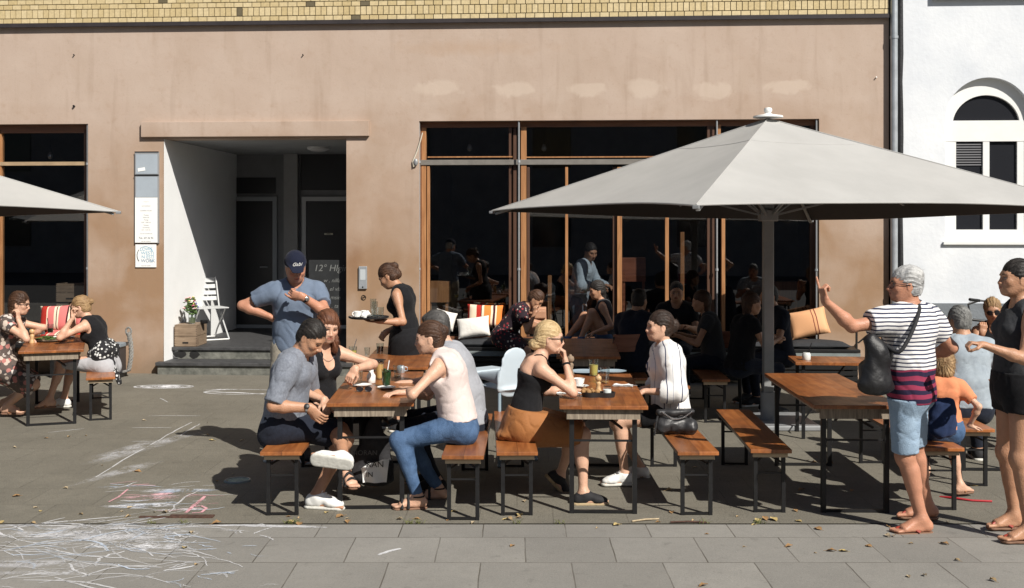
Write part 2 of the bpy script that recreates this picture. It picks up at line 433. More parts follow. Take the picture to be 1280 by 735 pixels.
    def foot_prims(s, G):
        k = s.k*(1 if s.sex == 'm' else .93); a, f, l, u = G['an'], G['fd'], G['fl'], G['fu']
        b = a-u*.085*k
        pr = [Prim(a, b+u*.045*k-f*.035*k, .036*k, .034*k, k=.03),
              Prim(b+u*.03*k-f*.04*k, b+u*.03*k+f*.02*k, (.031*k, .03*k), lat=l, k=.03),
              Prim(a-u*.01*k+f*.01*k, b+u*.028*k+f*.12*k, (.033*k, .036*k), (.042*k, .022*k), lat=l, k=.03),
              Prim(b+u*.02*k+f*.02*k, b+u*.018*k+f*.125*k, (.032*k, .018*k), (.043*k, .016*k), lat=l, k=.025)]
        for i, (o, ln) in enumerate(((-.030, .058), (-.010, .056), (.006, .050), (.020, .043), (.033, .035))):
            o = o*(G['sd'])  # big toe on the inner side
            c = b+f*.135*k+l*o*k+u*.014*k; r_ = (.0125 if i == 0 else .009)*k
            pr.append(Prim(c, c+f*ln*k-u*.003*k, r_*1.1, r_, k=.006))
        return pr
    def hand_prims(s, A):
        k = s.k*(1.0 if s.sex == 'm' else .9)
        W, d, n = A['w'], A['d'], A['n']; sd = A['sd']
        x = np.cross(n, d)*sd*1.0   # towards thumb side
        x = -x
        pr = [Prim(W-d*.012*k, W+d*.02*k, (.026*k, .018*k), (.034*k, .016*k), lat=x, k=.015),
              Prim(W+d*.02*k, W+d*.075*k, (.033*k, .0145*k), (.038*k, .0125*k), lat=x, k=.015, re=.012)]
        curl = A['curl']; pose = A['pose']
        for i, (o, ln) in enumerate(((.029, .078), (.0098, .086), (-.0095, .080), (-.028, .062))):
            c = curl if np.isscalar(curl) else curl[i]
            if pose == 'point': c = .03 if i == 0 else .95
            b = W+d*.083*k+x*o*k; sp = (o*2.2) if pose != 'fist' else 0
            dd = nrm(d+x*sp); segs = (.46, .30, .24); ang = (70, 85, 55)
            rr = [.0092, .0082, .0075, .0066]
            cd = dd; p = b; acc = 0; axis = np.cross(dd, n)
            for j in range(3):
                acc += ang[j]*c; cd = rotv(dd, axis, R(acc)); q = p+cd*ln*segs[j]*k
                pr.append(Prim(p, q, rr[j]*k, rr[j+1]*k, k=.004)); p = q
        tc = A['curl'] if np.isscalar(A['curl']) else A['curl'][0]
        if pose == 'point': tc = .75
        b = W+d*.018*k+x*.022*k+n*.004*k
        d1 = nrm(d*.75+x*.62+n*(.25+.5*tc)); q = b+d1*.045*k
        pr.append(Prim(b, q, .0145*k, .0115*k, k=.012))
        d2 = nrm(d*(.95)+x*(.25-.5*tc)+n*(.15+.55*tc)); q2 = q+d2*.033*k; pr.append(Prim(q, q2, .0112*k, .0095*k, k=.004))
        d3 = nrm(d*(.95)+x*(.05-.7*tc)+n*(.1+.5*tc)); pr.append(Prim(q2, q2+d3*.026*k, .0095*k, .0075*k, k=.004))
        return pr
    def hp(s, f, l, u): return s.C+(s.hf*f+s.hl*l+s.hu*u)*s.hk
    def head_prims(s):
        k = s.hk; hf, hl = s.hf, s.hl; m = s.sex == 'm'
        E = lambda f, l, u, r, **kw: ell(s.hp(f, l, u), tuple(x*k for x in r), hf, hl, **kw)
        jw = .058 if m else .052
        pr = [E(-.008, 0, .028, (.098, .076, .092), k=.02),
              E(.018, 0, -.03, (.074, .062, .082), k=.04),
              E(.038, 0, -.072, (.048, jw*.86, .034), k=.035),
              E(.066, 0, -.094, (.022, .026 if m else .02, .019), k=.022),
              E(.076, 0, .022, (.018, .05, .016), k=.02)]
        for g in (1, -1):
            pr.append(Prim(s.hp(-.005, g*.058, -.05), s.hp(.045, g*.034, -.092), .017*k, .014*k, k=.03))
            pr.append(E(.062, g*.042, -.025, (.024, .022, .022), k=.025))
            pr.append(E(.093, g*.032, -.003, (.012, .017, .0115), op=1, k=.012))
            pr.append(E(.0745, g*.031, -.003, (.0135, .0135, .0125), k=.003))
            pr.append(E(.089, g*.030, .0145, (.007, .018, .005), k=.006))
            pr.append(E(.098, g*.0125, -.041, (.010, .009, .008), k=.006))
            pr.append(E(-.010, g*.077, -.012, (.019, .008, .030), k=.008))
            pr.append(E(-.006, g*.086, -.012, (.010, .004, .016), op=1, k=.004))
        pr += [Prim(s.hp(.088, 0, .008), s.hp(.112 if m else .107, 0, -.034), (.0075*k, .008*k), (.0105*k if m else .0085*k, .011*k if m else .009*k), k=.014),
               E(.109 if m else .104, 0, -.038, (.012, .011, .009) if m else (.010, .009, .0075), k=.008),
               E(.082, 0, -.060, (.018, .026, .016), k=.02),
               E(.096, 0, -.0575, (.008, .020, .0058), k=.004), E(.094, 0, -.0685, (.008, .017, .0068), k=.004),
               E(.105, 0, -.063, (.006, .018, .0012), op=1, k=.003)]
        r0 = (.058 if m else .047)*s.k; r1 = (.055 if m else .044)*s.k
        nk = Prim(s.S3-s.U3*.03*s.k, s.hp(-.028, 0, -.045), r0*1.05, r1, k=.035)
        return [nk]+pr
    def colors(s, Vt):
        c = np.tile(np.array(s.skin), (len(Vt), 1)); q = (Vt-s.C)/s.hk
        f = q@s.hf; l = q@s.hl; u = q@s.hu; al = np.abs(l); near = (f > .03) & (al < .08) & (np.abs(u) < .12)
        def mix(m, col, w=1.0): c[m] = c[m]*(1-w)+np.array(col)*w
        ck = near & (((al-.042)/.022)**2+((u+.03)/.02)**2 < 1); mix(ck, np.array(s.skin)*V(1.02, .86, .84), .5)
        mix(near & (f > .1) & (al < .013) & (u < -.02) & (u > -.05), np.array(s.skin)*V(1.0, .88, .86), .5)
        mix(near & (((l)/.024)**2+((u+.063)/.0115)**2 < 1) & (f > .08), s.lips)
        mix(near & (((l)/.022)**2+((u+.0625)/.002)**2 < 1) & (f > .08), np.array(s.lips)*.45)
        mix(near & (((al-.031)/.0125)**2+((u+.003)/.0045)**2 < 1) & (f > .06), (.45, .40, .37))
        mix(near & (((al-.031)/.0058)**2+((u+.003)/.0060)**2 < 1) & (f > .06), (.035, .025, .02))
        mix(near & (np.abs(al-.031) < .015) & (np.abs(u-.0035-.0*(al)) < .0022) & (f > .05), (.06, .035, .03), .8)
        mix(near & (np.abs(al-.032) < .019) & (np.abs(u-.0215+.6*np.abs(al-.028)**1.3) < .0045) & (f > .05), s.brow, .85)
        if getattr(s, 'stubble', 0):
            mix(near & (u < -.035) & (f < .12) & (((l)/.024)**2+((u+.063)/.0115)**2 > 1), np.array(s.skin)*V(.55, .55, .6), s.stubble)
        return c
    def body_mesh(s, cat):
        h = s.h
        base = s.torso()+s.arm_prims(s.AL)+s.arm_prims(s.AR)+s.leg_prims(s.GL)+s.leg_prims(s.GR)
        head = s.head_prims(); hands = s.hand_prims(s.AL)+s.hand_prims(s.AR)
        feet = s.foot_prims(s.GL)+s.foot_prims(s.GR)
        allp = base+head+feet+hands
        Vs, Fs, n0 = [], [], 0
        fine = []
        hb = [s.C+V(-.15, -.15, -.115*1.0)*s.k, s.C+V(.15, .15, .16)*s.k]
        fine.append((hb[0], hb[1], s.hh))
        for A in (s.AL, s.AR):
            pr = s.hand_prims(A); lo, hi = bounds(pr, .012); fine.append((lo, hi, min(.0042, s.hh)))
        if s.feet:
            for G in (s.GL, s.GR):
                lo, hi = bounds(s.foot_prims(G), .01); hi = hi.copy(); hi[2] = min(hi[2], G['an'][2]+.03) if hi[2] > G['an'][2]+.03 else hi[2]; fine.append((lo, hi, .006))
        lo, hi = bounds(allp, .03)
        D, o = field(allp, lo, hi, h); Vt, Fc = surfnet(D, o, h)
        cen = Vt[Fc].mean(1); kill = np.zeros(len(Fc), bool)
        for a, b, hh in fine: kill |= np.all((cen > a+h*.9) & (cen < b-h*.9), 1)
        Fc = Fc[~kill]; Vs.append(Vt); Fs.append(Fc); n0 = len(Vt)
        for a, b, hh in fine:
            if hh >= h: continue
            D, o = field(allp, a, b, hh); V2, F2 = surfnet(D, o, hh)
            Vs.append(V2); Fs.append(F2+n0); n0 += len(V2)
        Vt = np.concatenate(Vs); Fc = np.concatenate(Fs)
        used = np.zeros(len(Vt), bool); used[Fc.ravel()] = True; mp = np.cumsum(used)-1; Vt = Vt[used]; Fc = mp[Fc]
        s.o = mesh_obj('person', Vt, Fc, M_SKIN, None, s.origin, s.colors(Vt))
        tag(s.o, s.label, cat, s.group)
    # ---- clothes
    def add(s, name, prims, m, h=None, disp=None, cuts=(), rel=0, label=None):
        o = blob(name, prims, m, s.o, s.origin, h or s.h, disp, cuts, rel)
        if label: o['label'] = label
        return o
    def wr(s, amp=.004, f=28, seed=1, ridge=True):
        def g(P):
            a = fbm(P+.02*np.stack([fbm(P, f*.5, seed+9), fbm(P, f*.5, seed+8), fbm(P, f*.5, seed+7)], -1), f, seed)
            if not ridge: return amp*a
            b = fbm(P*np.array([1, 1, .6])+.03, f*.45, seed+20)
            return amp*(.8*np.exp(-(a/.16)**2)-.2+.25*b)
        return g
    def top(s, m, name='shirt', t=.014, sleeve=.55, hem=.06, neck=.075, scoop=0.0, arms=True, seed=1, amp=.004, armhole=0, flare=0.0, topcut=None, loose=0.0, sfl=.0, label=None, h=None, f=28):
        k = s.k
        pr = [p.grow(t) for p in s.torso()]
        if loose:
            pr.append(Prim(s.P+s.U1*.02, s.S2, ((.14+loose)*k, (.11+loose)*k), ((.15+loose*.6)*k, (.115+loose*.5)*k), lat=s.L1, k=.04))
        if flare: pr.append(Prim(s.P-s.U1*(hem-.02), s.S1, ((.165+flare)*k, (.125+flare)*k), (.14*k, .10*k), lat=s.L1, k=.04))
        if hem > .1:
            pr.append(Prim(s.P-s.U1*(hem+.05), s.P, ((.17)*k+t+flare, (.12)*k+t+flare), (.165*k+t, .115*k+t), lat=s.L0, k=.04))
        if arms and sleeve > 0:
            for A in (s.AL, s.AR):
                ap = s.arm_prims(A, t+.006+sfl, sleeve); pr += ap
        pr.append(Prim(s.NT+nrm(s.NT-s.S3)*.02, s.S3+s.U3*.012*k+s.F3*.02*k, neck*k, neck*k*.9, op=1, k=.008))
        if scoop: pr.append(Prim(s.S3+s.F3*.12*k, s.S3+s.F3*.10*k-s.U3*scoop*k, .06*k, .05*k, op=1, k=.01))
        if armhole:
            for A in (s.AL, s.AR):
                sg = A['sd']; c = A['sh']+s.L3*sg*.03*k
                pr.append(Prim(c+s.U3*.08, c-s.U3*.05*k, armhole*k, armhole*k*.9, op=1, k=.01))
        cuts = [(s.P-s.U1*hem, -s.U1)]
        if topcut is not None: cuts.append((s.S3-s.U3*topcut*k, s.U3))
        return s.add(name, pr, m, disp=s.wr(amp, f, seed), cuts=cuts, label=label, h=h)
    def bottoms(s, m, name='trousers', t=.011, upto=1.97, waist=.10, seed=3, amp=.0035, tap=.0, label=None, h=None, f=30):
        pr = [p.grow(t) for p in s.torso()]
        for G in (s.GL, s.GR):
            q = s.leg_prims(G, t, upto, tap); pr += q
        return s.add(name, pr, m, disp=s.wr(amp, f, seed), cuts=[(s.P+s.U1*waist*s.k, s.U1)], label=label, h=h)
    def skirt(s, m, name='skirt', upto=.95, t=.02, seed=5, amp=.008, waist=.12, drop=0, f=16, label=None, extra=()):
        pr = [p.grow(t*.6) for p in s.torso()[:3]]
        for G in (s.GL, s.GR):
            q = s.leg_prims(G, t, 1.0)
            cut = [(G['hip']+(G['kn']-G['hip'])*upto, nrm(G['kn']-G['hip']))] if upto <= 1 else []
            for p in q: p.cuts = cut; p.k = .14; pr.append(p)
        a = (s.hipL+s.hipR)/2; b = (s.GL['kn']+s.GR['kn'])/2; e = a+(b-a)*upto
        ww = np.linalg.norm(s.GL['kn']-s.GR['kn'])/2
        pr.append(Prim(a, e, (.15*s.k+t, .085*s.k+t), (ww*.9+.05, .06*s.k+t), lat=s.L0, k=.08, cuts=[(e, nrm(b-a))]))
        if drop: pr.append(Prim(a-V(0, 0, .02)-s.F0*.05, e-V(0, 0, drop)-(b-a)*.15, (.17, .10), (.16, .09), lat=s.L0, k=.06, cuts=[(e, nrm(b-a))]))
        pr += list(extra)
        return s.add(name, pr, m, disp=s.wr(amp, f, seed), cuts=[(s.P+s.U1*waist*s.k, s.U1)], label=label)
    def straps(s, m, w=.006, seed=0):
        k = s.k; mb = MB(); o = s.origin
        for sg in (1, -1):
            c = s.L3*sg*.085*k
            pts = []
            for i in range(9):
                a = PI*i/8; p = s.S3-s.U3*(.125-.16*math.sin(a))*k+c+s.F3*math.cos(a)*.098*k
                pts.append(p-o)
            mb.tube(pts, w, 6)
        return mb.build('strap', m, s.o, smooth=True)
    def strap_fit(s, m, pts, w=.006, name='strap'):
        mb = MB(); mb.tube([p-s.origin for p in pts], w, 6); return mb.build(name, m, s.o, smooth=True)
    def hair(s, m, style, seed=0, amp=.004):
        k = s.hk; hf, hl, hu = s.hf, s.hl, s.hu
        E = lambda f, l, u, r, **kw: ell(s.hp(f, l, u), tuple(x*k for x in r), hf, hl, **kw)
        T = dict(short=.008, mid=.010).get(style[0], .015)
        pr = [E(-.014, 0, .034, (.098+T*.6, .078+T*.7, .094+T*.8), k=.01)]
        pr.append(E(-.035, 0, -.03, (.072, .072, .07), k=.03))
        for q in style[1:]:
            if q[0] == 'bun': pr.append(E(q[1], q[3] if len(q) > 3 else 0, q[2], (.04, .038, .036) if len(q) < 5 else q[4], k=.012))
            if q[0] == 'cap': pr.append(Prim(s.hp(*q[1]), s.hp(*q[2]), q[3]*k, q[4]*k, k=.02))
            if q[0] == 'ecap': pr.append(Prim(s.hp(*q[1]), s.hp(*q[2]), tuple(x*k for x in q[3]), tuple(x*k for x in q[4]), lat=hl, k=.02))
        # face opening
        fo = dict((q[0], q) for q in style[1:])
        hl_ = fo.get('line', (0, .062, .05))     # (name, hairline height, temple half width)
        pr.append(E(.112, 0, -.045, (.078, .085, hl_[1]+.045), op=1, k=.012))
        for g in (1, -1):
            pr.append(E(.055, g*.085, -.035, (.052, .035, .062), op=1, k=.01))
            if 'ear' in fo: pr.append(E(-.008, g*.088, -.015, (.022, .022, .03), op=1, k=.006))
        ck = fo.get('nape', (0, -.075))[1]
        cuts = [] if any(q[0] in ('ecap', 'long') for q in style[1:]) else [(s.hp(0, 0, ck), -s.hu)]
        C = s.C
        def dsp(P):
            q = (P-C); f = q@hf; l = q@hl; u = q@hu
            th = np.arctan2(l, u+.05*0-.0) ; b = fbm(np.stack([th*3, f*8, u*4], -1), 5, seed+3)
            strands = np.sin(np.arctan2(l, np.abs(u)+.03)*30+b*1.3+f*6)*.65+fbm(P*np.array([.35,1,.35]), 90, seed)*.3
            return amp*(strands+.3*fbm(P, 30, seed+1))
        o = s.add('hair', pr, m, h=max(.0048, s.hh), disp=dsp, cuts=cuts)
        if s.hh > .0062: return o
        me = o.data; nv = len(me.vertices); co = np.zeros(nv*3); me.vertices.foreach_get('co', co); co = co.reshape(-1, 3)+s.origin; no = np.zeros(nv*3); me.vertices.foreach_get('normal', no); no = no.reshape(-1, 3)
        rg = np.random.RandomState(seed+11); buns = [q for q in style[1:] if q[0] == 'bun']; long_ = 'long' in fo or any(q[0] == 'ecap' for q in style[1:])
        N = 1500 if long_ else 1150; idx = rg.randint(0, nv, N); mv, mf = [], []
        crown = s.hp(-.045, 0, .12)
        for i in idx:
            p, n = co[i], no[i]
            if n@s.hu < -.5: continue
            if style[0] == 'mid' and buns and 'ear' in fo: tgt = s.hp(buns[0][1], 0, buns[0][2]); d = tgt-p; d = d if np.linalg.norm(d) > .055 else rg.normal(size=3)
            elif long_: d = -V(0, 0, 1)*(.35+.65*max(0, 1-max(0, n@s.hu)*1.2))+nrm(p-crown)*.55
            else: d = p-crown
            d = nrm(d)+rg.normal(size=3)*.22; d = d-(d@n)*n; d = nrm(d); L_ = rg.uniform(.02, .05) if not long_ else rg.uniform(.03, .08); w = rg.uniform(.0006, .0013); sd2 = np.cross(n, d)*w
            lift = rg.uniform(-.0005, .002)+(.006*rg.rand() if rg.rand() < .12 else 0); k0 = len(mv); wav = rg.normal()*.10
            for j in range(5):
                t = j/4; q = p+n*(.0008+lift*t)+d*L_*t-n*(L_*t)**2/.21+np.cross(n, d)*wav*L_*t*t; ww = sd2*(1-t*.85)
                mv += [tuple(q-ww-s.origin), tuple(q+ww-s.origin)]
            mf += [(k0+2*j, k0+2*j+1, k0+2*j+3, k0+2*j+2) for j in range(4)]
        bm = bmesh.new(); bm.from_mesh(me); vv = [bm.verts.new(c) for c in mv]
        for f_ in mf: bm.faces.new([vv[c] for c in f_]).smooth = True
        bm.to_mesh(me); bm.free(); return o
    def shoes(s, m, msole, name='shoe', which='LR', t=.009, mlace=None, solecol=None):
        out = []
        for G in ([s.GL] if 'L' in which else [])+([s.GR] if 'R' in which else []):
            k = s.k*(1 if s.sex == 'm' else .93); a, f, l, u = G['an'], G['fd'], G['fl'], G['fu']; b = a-u*.085*k
            pr = [Prim(a-u*.015*k, b+u*.05*k-f*.03*k, .042*k+t, .040*k+t*.7, k=.03, cuts=[(a+u*.005*k, u)]),
                  Prim(b+u*.03*k-f*.045*k, b+u*.03*k+f*.02*k, (.036*k+t*.6, .036*k), lat=l, k=.02),
                  Prim(a-u*.02*k+f*.02*k, b+u*.035*k+f*.13*k, (.036*k+t*.5, .038*k+t*.5), (.044*k+t*.6, .028*k), lat=l, k=.03),
                  Prim(b+u*.03*k+f*.10*k, b+u*.026*k+f*.165*k, (.044*k+t*.6, .03*k), (.036*k+t*.6, .024*k), lat=l, k=.03, re=.03*k)]
            o = s.add(name, pr, m, h=.006, cuts=[(b+u*.012*k, -u)], disp=s.wr(.0015, 60, 4))
            mb = Prim(b-f*.05*k, b+f*.165*k, (.042*k+t*.4, .02), (.045*k+t*.6, .02), lat=l, k=0, re=.04*k)
            so = blob('sole', [mb], msole, o, s.origin, .006, cuts=[(b+u*.016*k, u), (b-u*.012*k, -u)])
            # parent chain: person > shoe > sole ; both already in the person's local space
            if mlace:
                q = MB()
                for j in range(5):
                    c = a+f*(.045+.02*j)*k-u*(.008+.009*j)*k; c = c+u*(.034-.004*j)*k
                    q.tube([c-l*.022*k-u*.006-s.origin, c+u*.004-s.origin, c+l*.022*k-u*.006-s.origin], .0028, 5)
                q.build('lace', mlace, o, smooth=True)
            out.append(o)
        return out
    def sandals(s, m, msole, which='LR', style='thong', t=.0):
        for G in ([s.GL] if 'L' in which else [])+([s.GR] if 'R' in which else []):
            k = s.k*(1 if s.sex == 'm' else .93); a, f, l, u = G['an'], G['fd'], G['fl'], G['fu']; b = a-u*.085*k
            pm = [Prim(b-f*.04*k, b+f*.07*k, (.036*k, .03), (.036*k, .03), lat=l, k=.02, re=.036*k), Prim(b+f*.07*k, b+f*.155*k, (.038*k, .03), (.044*k, .03), lat=l, k=.03, re=.04*k)]
            o = blob('sandal', pm, msole, s.o, s.origin, .006, cuts=[(b+u*.001, u), (b-u*.016, -u)])
            q = MB(); og = s.origin; w = .013
            def st(p0, p1, p2, ww=w):
                pts = [p0*(1-x)**2+2*p1*x*(1-x)+p2*x*x-og for x in np.linspace(0, 1, 9)]
                q.tube(pts, ww*.5, 6)
            if style == 'thong':
                c = b+f*.16*k+u*.02*k-l*G['sd']*.02*k
                top = b+f*.10*k+u*.055*k
                st(c, top, b+f*.03*k+l*.042*k+u*.005, .02); st(c, top, b+f*.03*k-l*.042*k+u*.005, .02)
            else:
                for ff, hh in ((.118, .078), (.07, .12)):
                    st(b+f*ff*k+l*.050*k, b+f*(ff+.0)*k+u*(hh*1.55)*k, b+f*ff*k-l*.050*k, .022)
                ring = [a+u*.0*k+(f*math.cos(x)*.050+l*math.sin(x)*.046)*k-og for x in np.linspace(0, 2*PI, 13)[:-1]]
                q.tube(ring, .006, 6, closed=True)
            q.build('strap', m, o, smooth=True)
    def glasses(s, m, mf, sun=True):
        k = s.hk; q = MB(); og = s.origin; fr = MB()
        for g in (1, -1):
            c = (.101, g*.032, -.004)
            pts = [s.hp(c[0]-.012*abs(math.cos(a))*(1 if g*math.cos(a) > 0 else 0), c[1]+.027*math.cos(a), c[2]+.021*math.sin(a)-(.003 if math.sin(a) < 0 else 0))-og for a in np.linspace(0, 2*PI, 17)[:-1]]
            n = len(pts); cc = sum(pts)/n+s.hf*.006*k
            if sun: q.add([cc]+pts, [(0, i+1, (i+1) % n+1) for i in range(n)])
            fr.tube(pts, .0022*k, 6, closed=True)
            fr.tube([s.hp(.090, g*.060, .004)-og, s.hp(.05, g*.078, .004)-og, s.hp(-.01, g*.086, .002)-og], .0026*k, 6)
        fr.tube([s.hp(.102, -.008, .002)-og, s.hp(.104, 0, .005)-og, s.hp(.102, .008, .002)-og], .0022*k, 6)
        o = fr.build('glasses', mf, s.o, smooth=True)
        if sun: q.build('lens', m, o, smooth=True)
    def band(s, m, A, f, r, w=.008, name='bracelet', face=None):
        c = A['e']+(A['w']-A['e'])*f; d = nrm(A['w']-A['e']); x = nrm(np.cross(d, V(.3, .2, 1))); y = np.cross(d, x); q = MB()
        for j in (-1, 0, 1):
            q.tube([c+d*j*w*.5+(x*math.cos(a)+y*math.sin(a))*r-s.origin for a in np.linspace(0, 2*PI, 17)[:-1]], w*.45, 6, closed=True)
        o = q.build(name, m, s.o, smooth=True)
        if face:
            fd, fm = face; fd = nrm(fd-np.dot(fd, d)*d); q = MB(); q.lathe([(.0, -.004), (.019, -.004), (.019, .004), (.016, .006), (0, .006)], c+fd*(r+.004)-s.origin, 16, axis=fd)
            q.build('watch_face', fm, o, smooth=True)
        return o
# ---------------------------------------------------------------- camera, light, world
cd = bpy.data.cameras.new('camera'); cam = bpy.data.objects.new('camera', cd); COL.objects.link(cam)
cam.location = (0, 0, CAMH); cam.rotation_euler = (R(90), 0, 0); cd.sensor_width = 36; cd.lens = 36*F_PX/1280
cd.shift_y = -(367.5-HOR)/1280; cd.clip_end = 500; cd.clip_start = .05; SC.camera = cam
SUN_EL, SUN_AZ = 41.0, 144.0
wd = bpy.data.worlds.new('World'); SC.world = wd; wd.use_nodes = True
wn = wd.node_tree.nodes; sky = wn.new('ShaderNodeTexSky'); sky.sky_type = 'NISHITA'; sky.sun_disc = False
sky.sun_elevation = R(SUN_EL); sky.sun_rotation = R(SUN_AZ); wd.node_tree.links.new(sky.outputs[0], wn['Background'].inputs[0])
wn['Background'].inputs[1].default_value = .05
sl = bpy.data.lights.new('sun', 'SUN'); sl.energy = 5.0; sl.angle = R(.5); sl.color = (1, .95, .87)
so = bpy.data.objects.new('sun', sl); COL.objects.link(so)
az = R(SUN_AZ); sd_ = Vector((-math.sin(az)*math.cos(R(SUN_EL)), -math.cos(az)*math.cos(R(SUN_EL)), -math.sin(R(SUN_EL))))
so.rotation_euler = sd_.to_track_quat('-Z', 'Y').to_euler()
vs = SC.view_settings; vs.view_transform = 'Standard'; vs.look = 'None'; vs.exposure = .33; vs.gamma = 1
try:
    SC.cycles.max_bounces = 8; SC.cycles.transparent_max_bounces = 16; SC.cycles.use_denoising = True
except Exception: pass

# ---------------------------------------------------------------- materials
def wood_mat(name, c1, c2, plank=0.0, rough=.35, axis='Y', bump=.25, coat=0.0, dirt=.0, wscale=1.0, poff=0.0):
    m = bpy.data.materials.new(name); m.use_nodes = True; N, L, b = nodes_of(m)
    tc = N.new('ShaderNodeTexCoord'); mp = N.new('ShaderNodeMapping')
    st = {'X': (1.5, 16, 16), 'Y': (16, 1.5, 16), 'Z': (16, 16, 1.5)}[axis]; mp.inputs['Scale'].default_value = tuple(q*wscale for q in st)
    L.new(tc.outputs['Object'], mp.inputs[0]); sx = N.new('ShaderNodeSeparateXYZ'); L.new(tc.outputs['Object'], sx.inputs[0])
    n = N.new('ShaderNodeTexNoise'); n.inputs['Scale'].default_value = 1.6; n.inputs['Detail'].default_value = 8; n.inputs['Distortion'].default_value = .8
    L.new(mp.outputs[0], n.inputs['Vector'])
    cr = N.new('ShaderNodeValToRGB'); cr.color_ramp.elements[0].position = .3; cr.color_ramp.elements[1].position = .72
    cr.color_ramp.elements[0].color = (*c2, 1); cr.color_ramp.elements[1].color = (*c1, 1); L.new(n.outputs['Fac'], cr.inputs[0])
    col = cr.outputs[0]
    if plank:
        co = sx.outputs['X' if axis != 'X' else 'Y']
        d = N.new('ShaderNodeMath'); d.operation = 'DIVIDE'; d.inputs[1].default_value = plank; L.new(co, d.inputs[0])
        ad = N.new('ShaderNodeMath'); ad.operation = 'ADD'; ad.inputs[1].default_value = 100.5+poff; L.new(d.outputs[0], ad.inputs[0])
        fl = N.new('ShaderNodeMath'); fl.operation = 'FLOOR'; L.new(ad.outputs[0], fl.inputs[0])
        oi = N.new('ShaderNodeObjectInfo'); a2 = N.new('ShaderNodeMath'); a2.operation = 'ADD'; L.new(fl.outputs[0], a2.inputs[0])
        ra = N.new('ShaderNodeMath'); ra.operation = 'MULTIPLY'; ra.inputs[1].default_value = 37; L.new(oi.outputs['Random'], ra.inputs[0]); L.new(ra.outputs[0], a2.inputs[1])
        wn_ = N.new('ShaderNodeTexWhiteNoise'); wn_.noise_dimensions = '1D'; L.new(a2.outputs[0], wn_.inputs['W'])
        mr = N.new('ShaderNodeMapRange'); mr.inputs['To Min'].default_value = .72; mr.inputs['To Max'].default_value = 1.15; L.new(wn_.outputs['Value'], mr.inputs['Value'])
        vm = N.new('ShaderNodeVectorMath'); vm.operation = 'SCALE'; L.new(col, vm.inputs[0]); L.new(mr.outputs[0], vm.inputs['Scale'])
        fr = N.new('ShaderNodeMath'); fr.operation = 'FRACT'; L.new(ad.outputs[0], fr.inputs[0])
        pp = N.new('ShaderNodeMath'); pp.operation = 'PINGPONG'; pp.inputs[1].default_value = .5; L.new(fr.outputs[0], pp.inputs[0])
        ln = N.new('ShaderNodeMapRange'); ln.inputs['From Max'].default_value = .02; ln.inputs['To Min'].default_value = .25; L.new(pp.outputs[0], ln.inputs['Value'])
        v2 = N.new('ShaderNodeVectorMath'); v2.operation = 'SCALE'; L.new(vm.outputs[0], v2.inputs[0]); L.new(ln.outputs[0], v2.inputs['Scale']); col = v2.outputs[0]
    if dirt:
        n3 = N.new('ShaderNodeTexNoise'); n3.inputs['Scale'].default_value = 5; n3.inputs['Detail'].default_value = 7; L.new(tc.outputs['Object'], n3.inputs['Vector'])
        m3 = N.new('ShaderNodeMapRange'); m3.inputs['From Min'].default_value = .48; m3.inputs['From Max'].default_value = .75; m3.inputs['To Max'].default_value = dirt; L.new(n3.outputs['Fac'], m3.inputs['Value'])
        x3 = N.new('ShaderNodeMix'); x3.data_type = 'RGBA'; L.new(m3.outputs[0], x3.inputs['Factor']); L.new(col, x3.inputs['A']); x3.inputs['B'].default_value = (.07, .035, .02, 1); col = x3.outputs['Result']
        m4 = N.new('ShaderNodeMapRange'); m4.inputs['To Min'].default_value = rough*.7; m4.inputs['To Max'].default_value = min(1, rough*1.6); L.new(n3.outputs['Fac'], m4.inputs['Value']); L.new(m4.outputs[0], b.inputs['Roughness'])
    else: b.inputs['Roughness'].default_value = rough
    L.new(col, b.inputs['Base Color']); b.inputs['Coat Weight'].default_value = coat; b.inputs['Coat Roughness'].default_value = .25
    bp = N.new('ShaderNodeBump'); bp.inputs['Strength'].default_value = bump; bp.inputs['Distance'].default_value = .003; L.new(n.outputs['Fac'], bp.inputs['Height']); L.new(bp.outputs[0], b.inputs['Normal'])
    return m
M_TOP = wood_mat('lacquered_wood', (.37, .135, .04), (.20, .06, .018), plank=.1, rough=.32, coat=.15, dirt=.6)
M_BENCH = wood_mat('bench_wood', (.40, .145, .042), (.22, .066, .018), plank=.145, rough=.32, coat=.15, dirt=.55, poff=.5)
M_RAW = wood_mat('raw_wood', (.52, .42, .29), (.30, .23, .15), axis='X', rough=.8, wscale=1.6)
M_APR = wood_mat('weathered_batten', (.34, .285, .215), (.13, .10, .075), axis='Z', rough=.85, wscale=2.6, dirt=.4)
M_RAWZ = wood_mat('weathered_wood', (.42, .36, .28), (.20, .16, .12), axis='Z', rough=.85, wscale=2)
M_FRAME = wood_mat('frame_wood', (.44, .22, .095), (.26, .115, .045), axis='Z', rough=.45, coat=.0)
M_FRAMEH = wood_mat('frame_wood_horizontal', (.20, .085, .04), (.12, .05, .025), axis='X', rough=.5)
M_FRAMED = wood_mat('dark_frame_wood', (.10, .045, .025), (.06, .03, .018), axis='Z', rough=.5)
M_CRATE = wood_mat('crate_wood', (.30, .22, .15), (.16, .11, .07), axis='X', rough=.85, wscale=1.4, dirt=.4)
M_BLACK = mat('black_steel', (.012, .012, .013), rough=.45, metal=.0, noise=.5, nscale=30)
M_STEEL = mat('zinc', (.50, .53, .56), rough=.4, metal=.5, noise=.25, nscale=9, bump=.15, bscale=12)
M_GREYM = mat('grey_metal', (.32, .33, .34), rough=.45, metal=.3, noise=.2, nscale=8)
M_WHITE = mat('white_paint', (.78, .78, .76), rough=.5, noise=.08, nscale=5)
M_WALLW = mat('white_plaster', (.86, .87, .87), rough=.9, noise=.05, nscale=3, bump=.2, bscale=30)
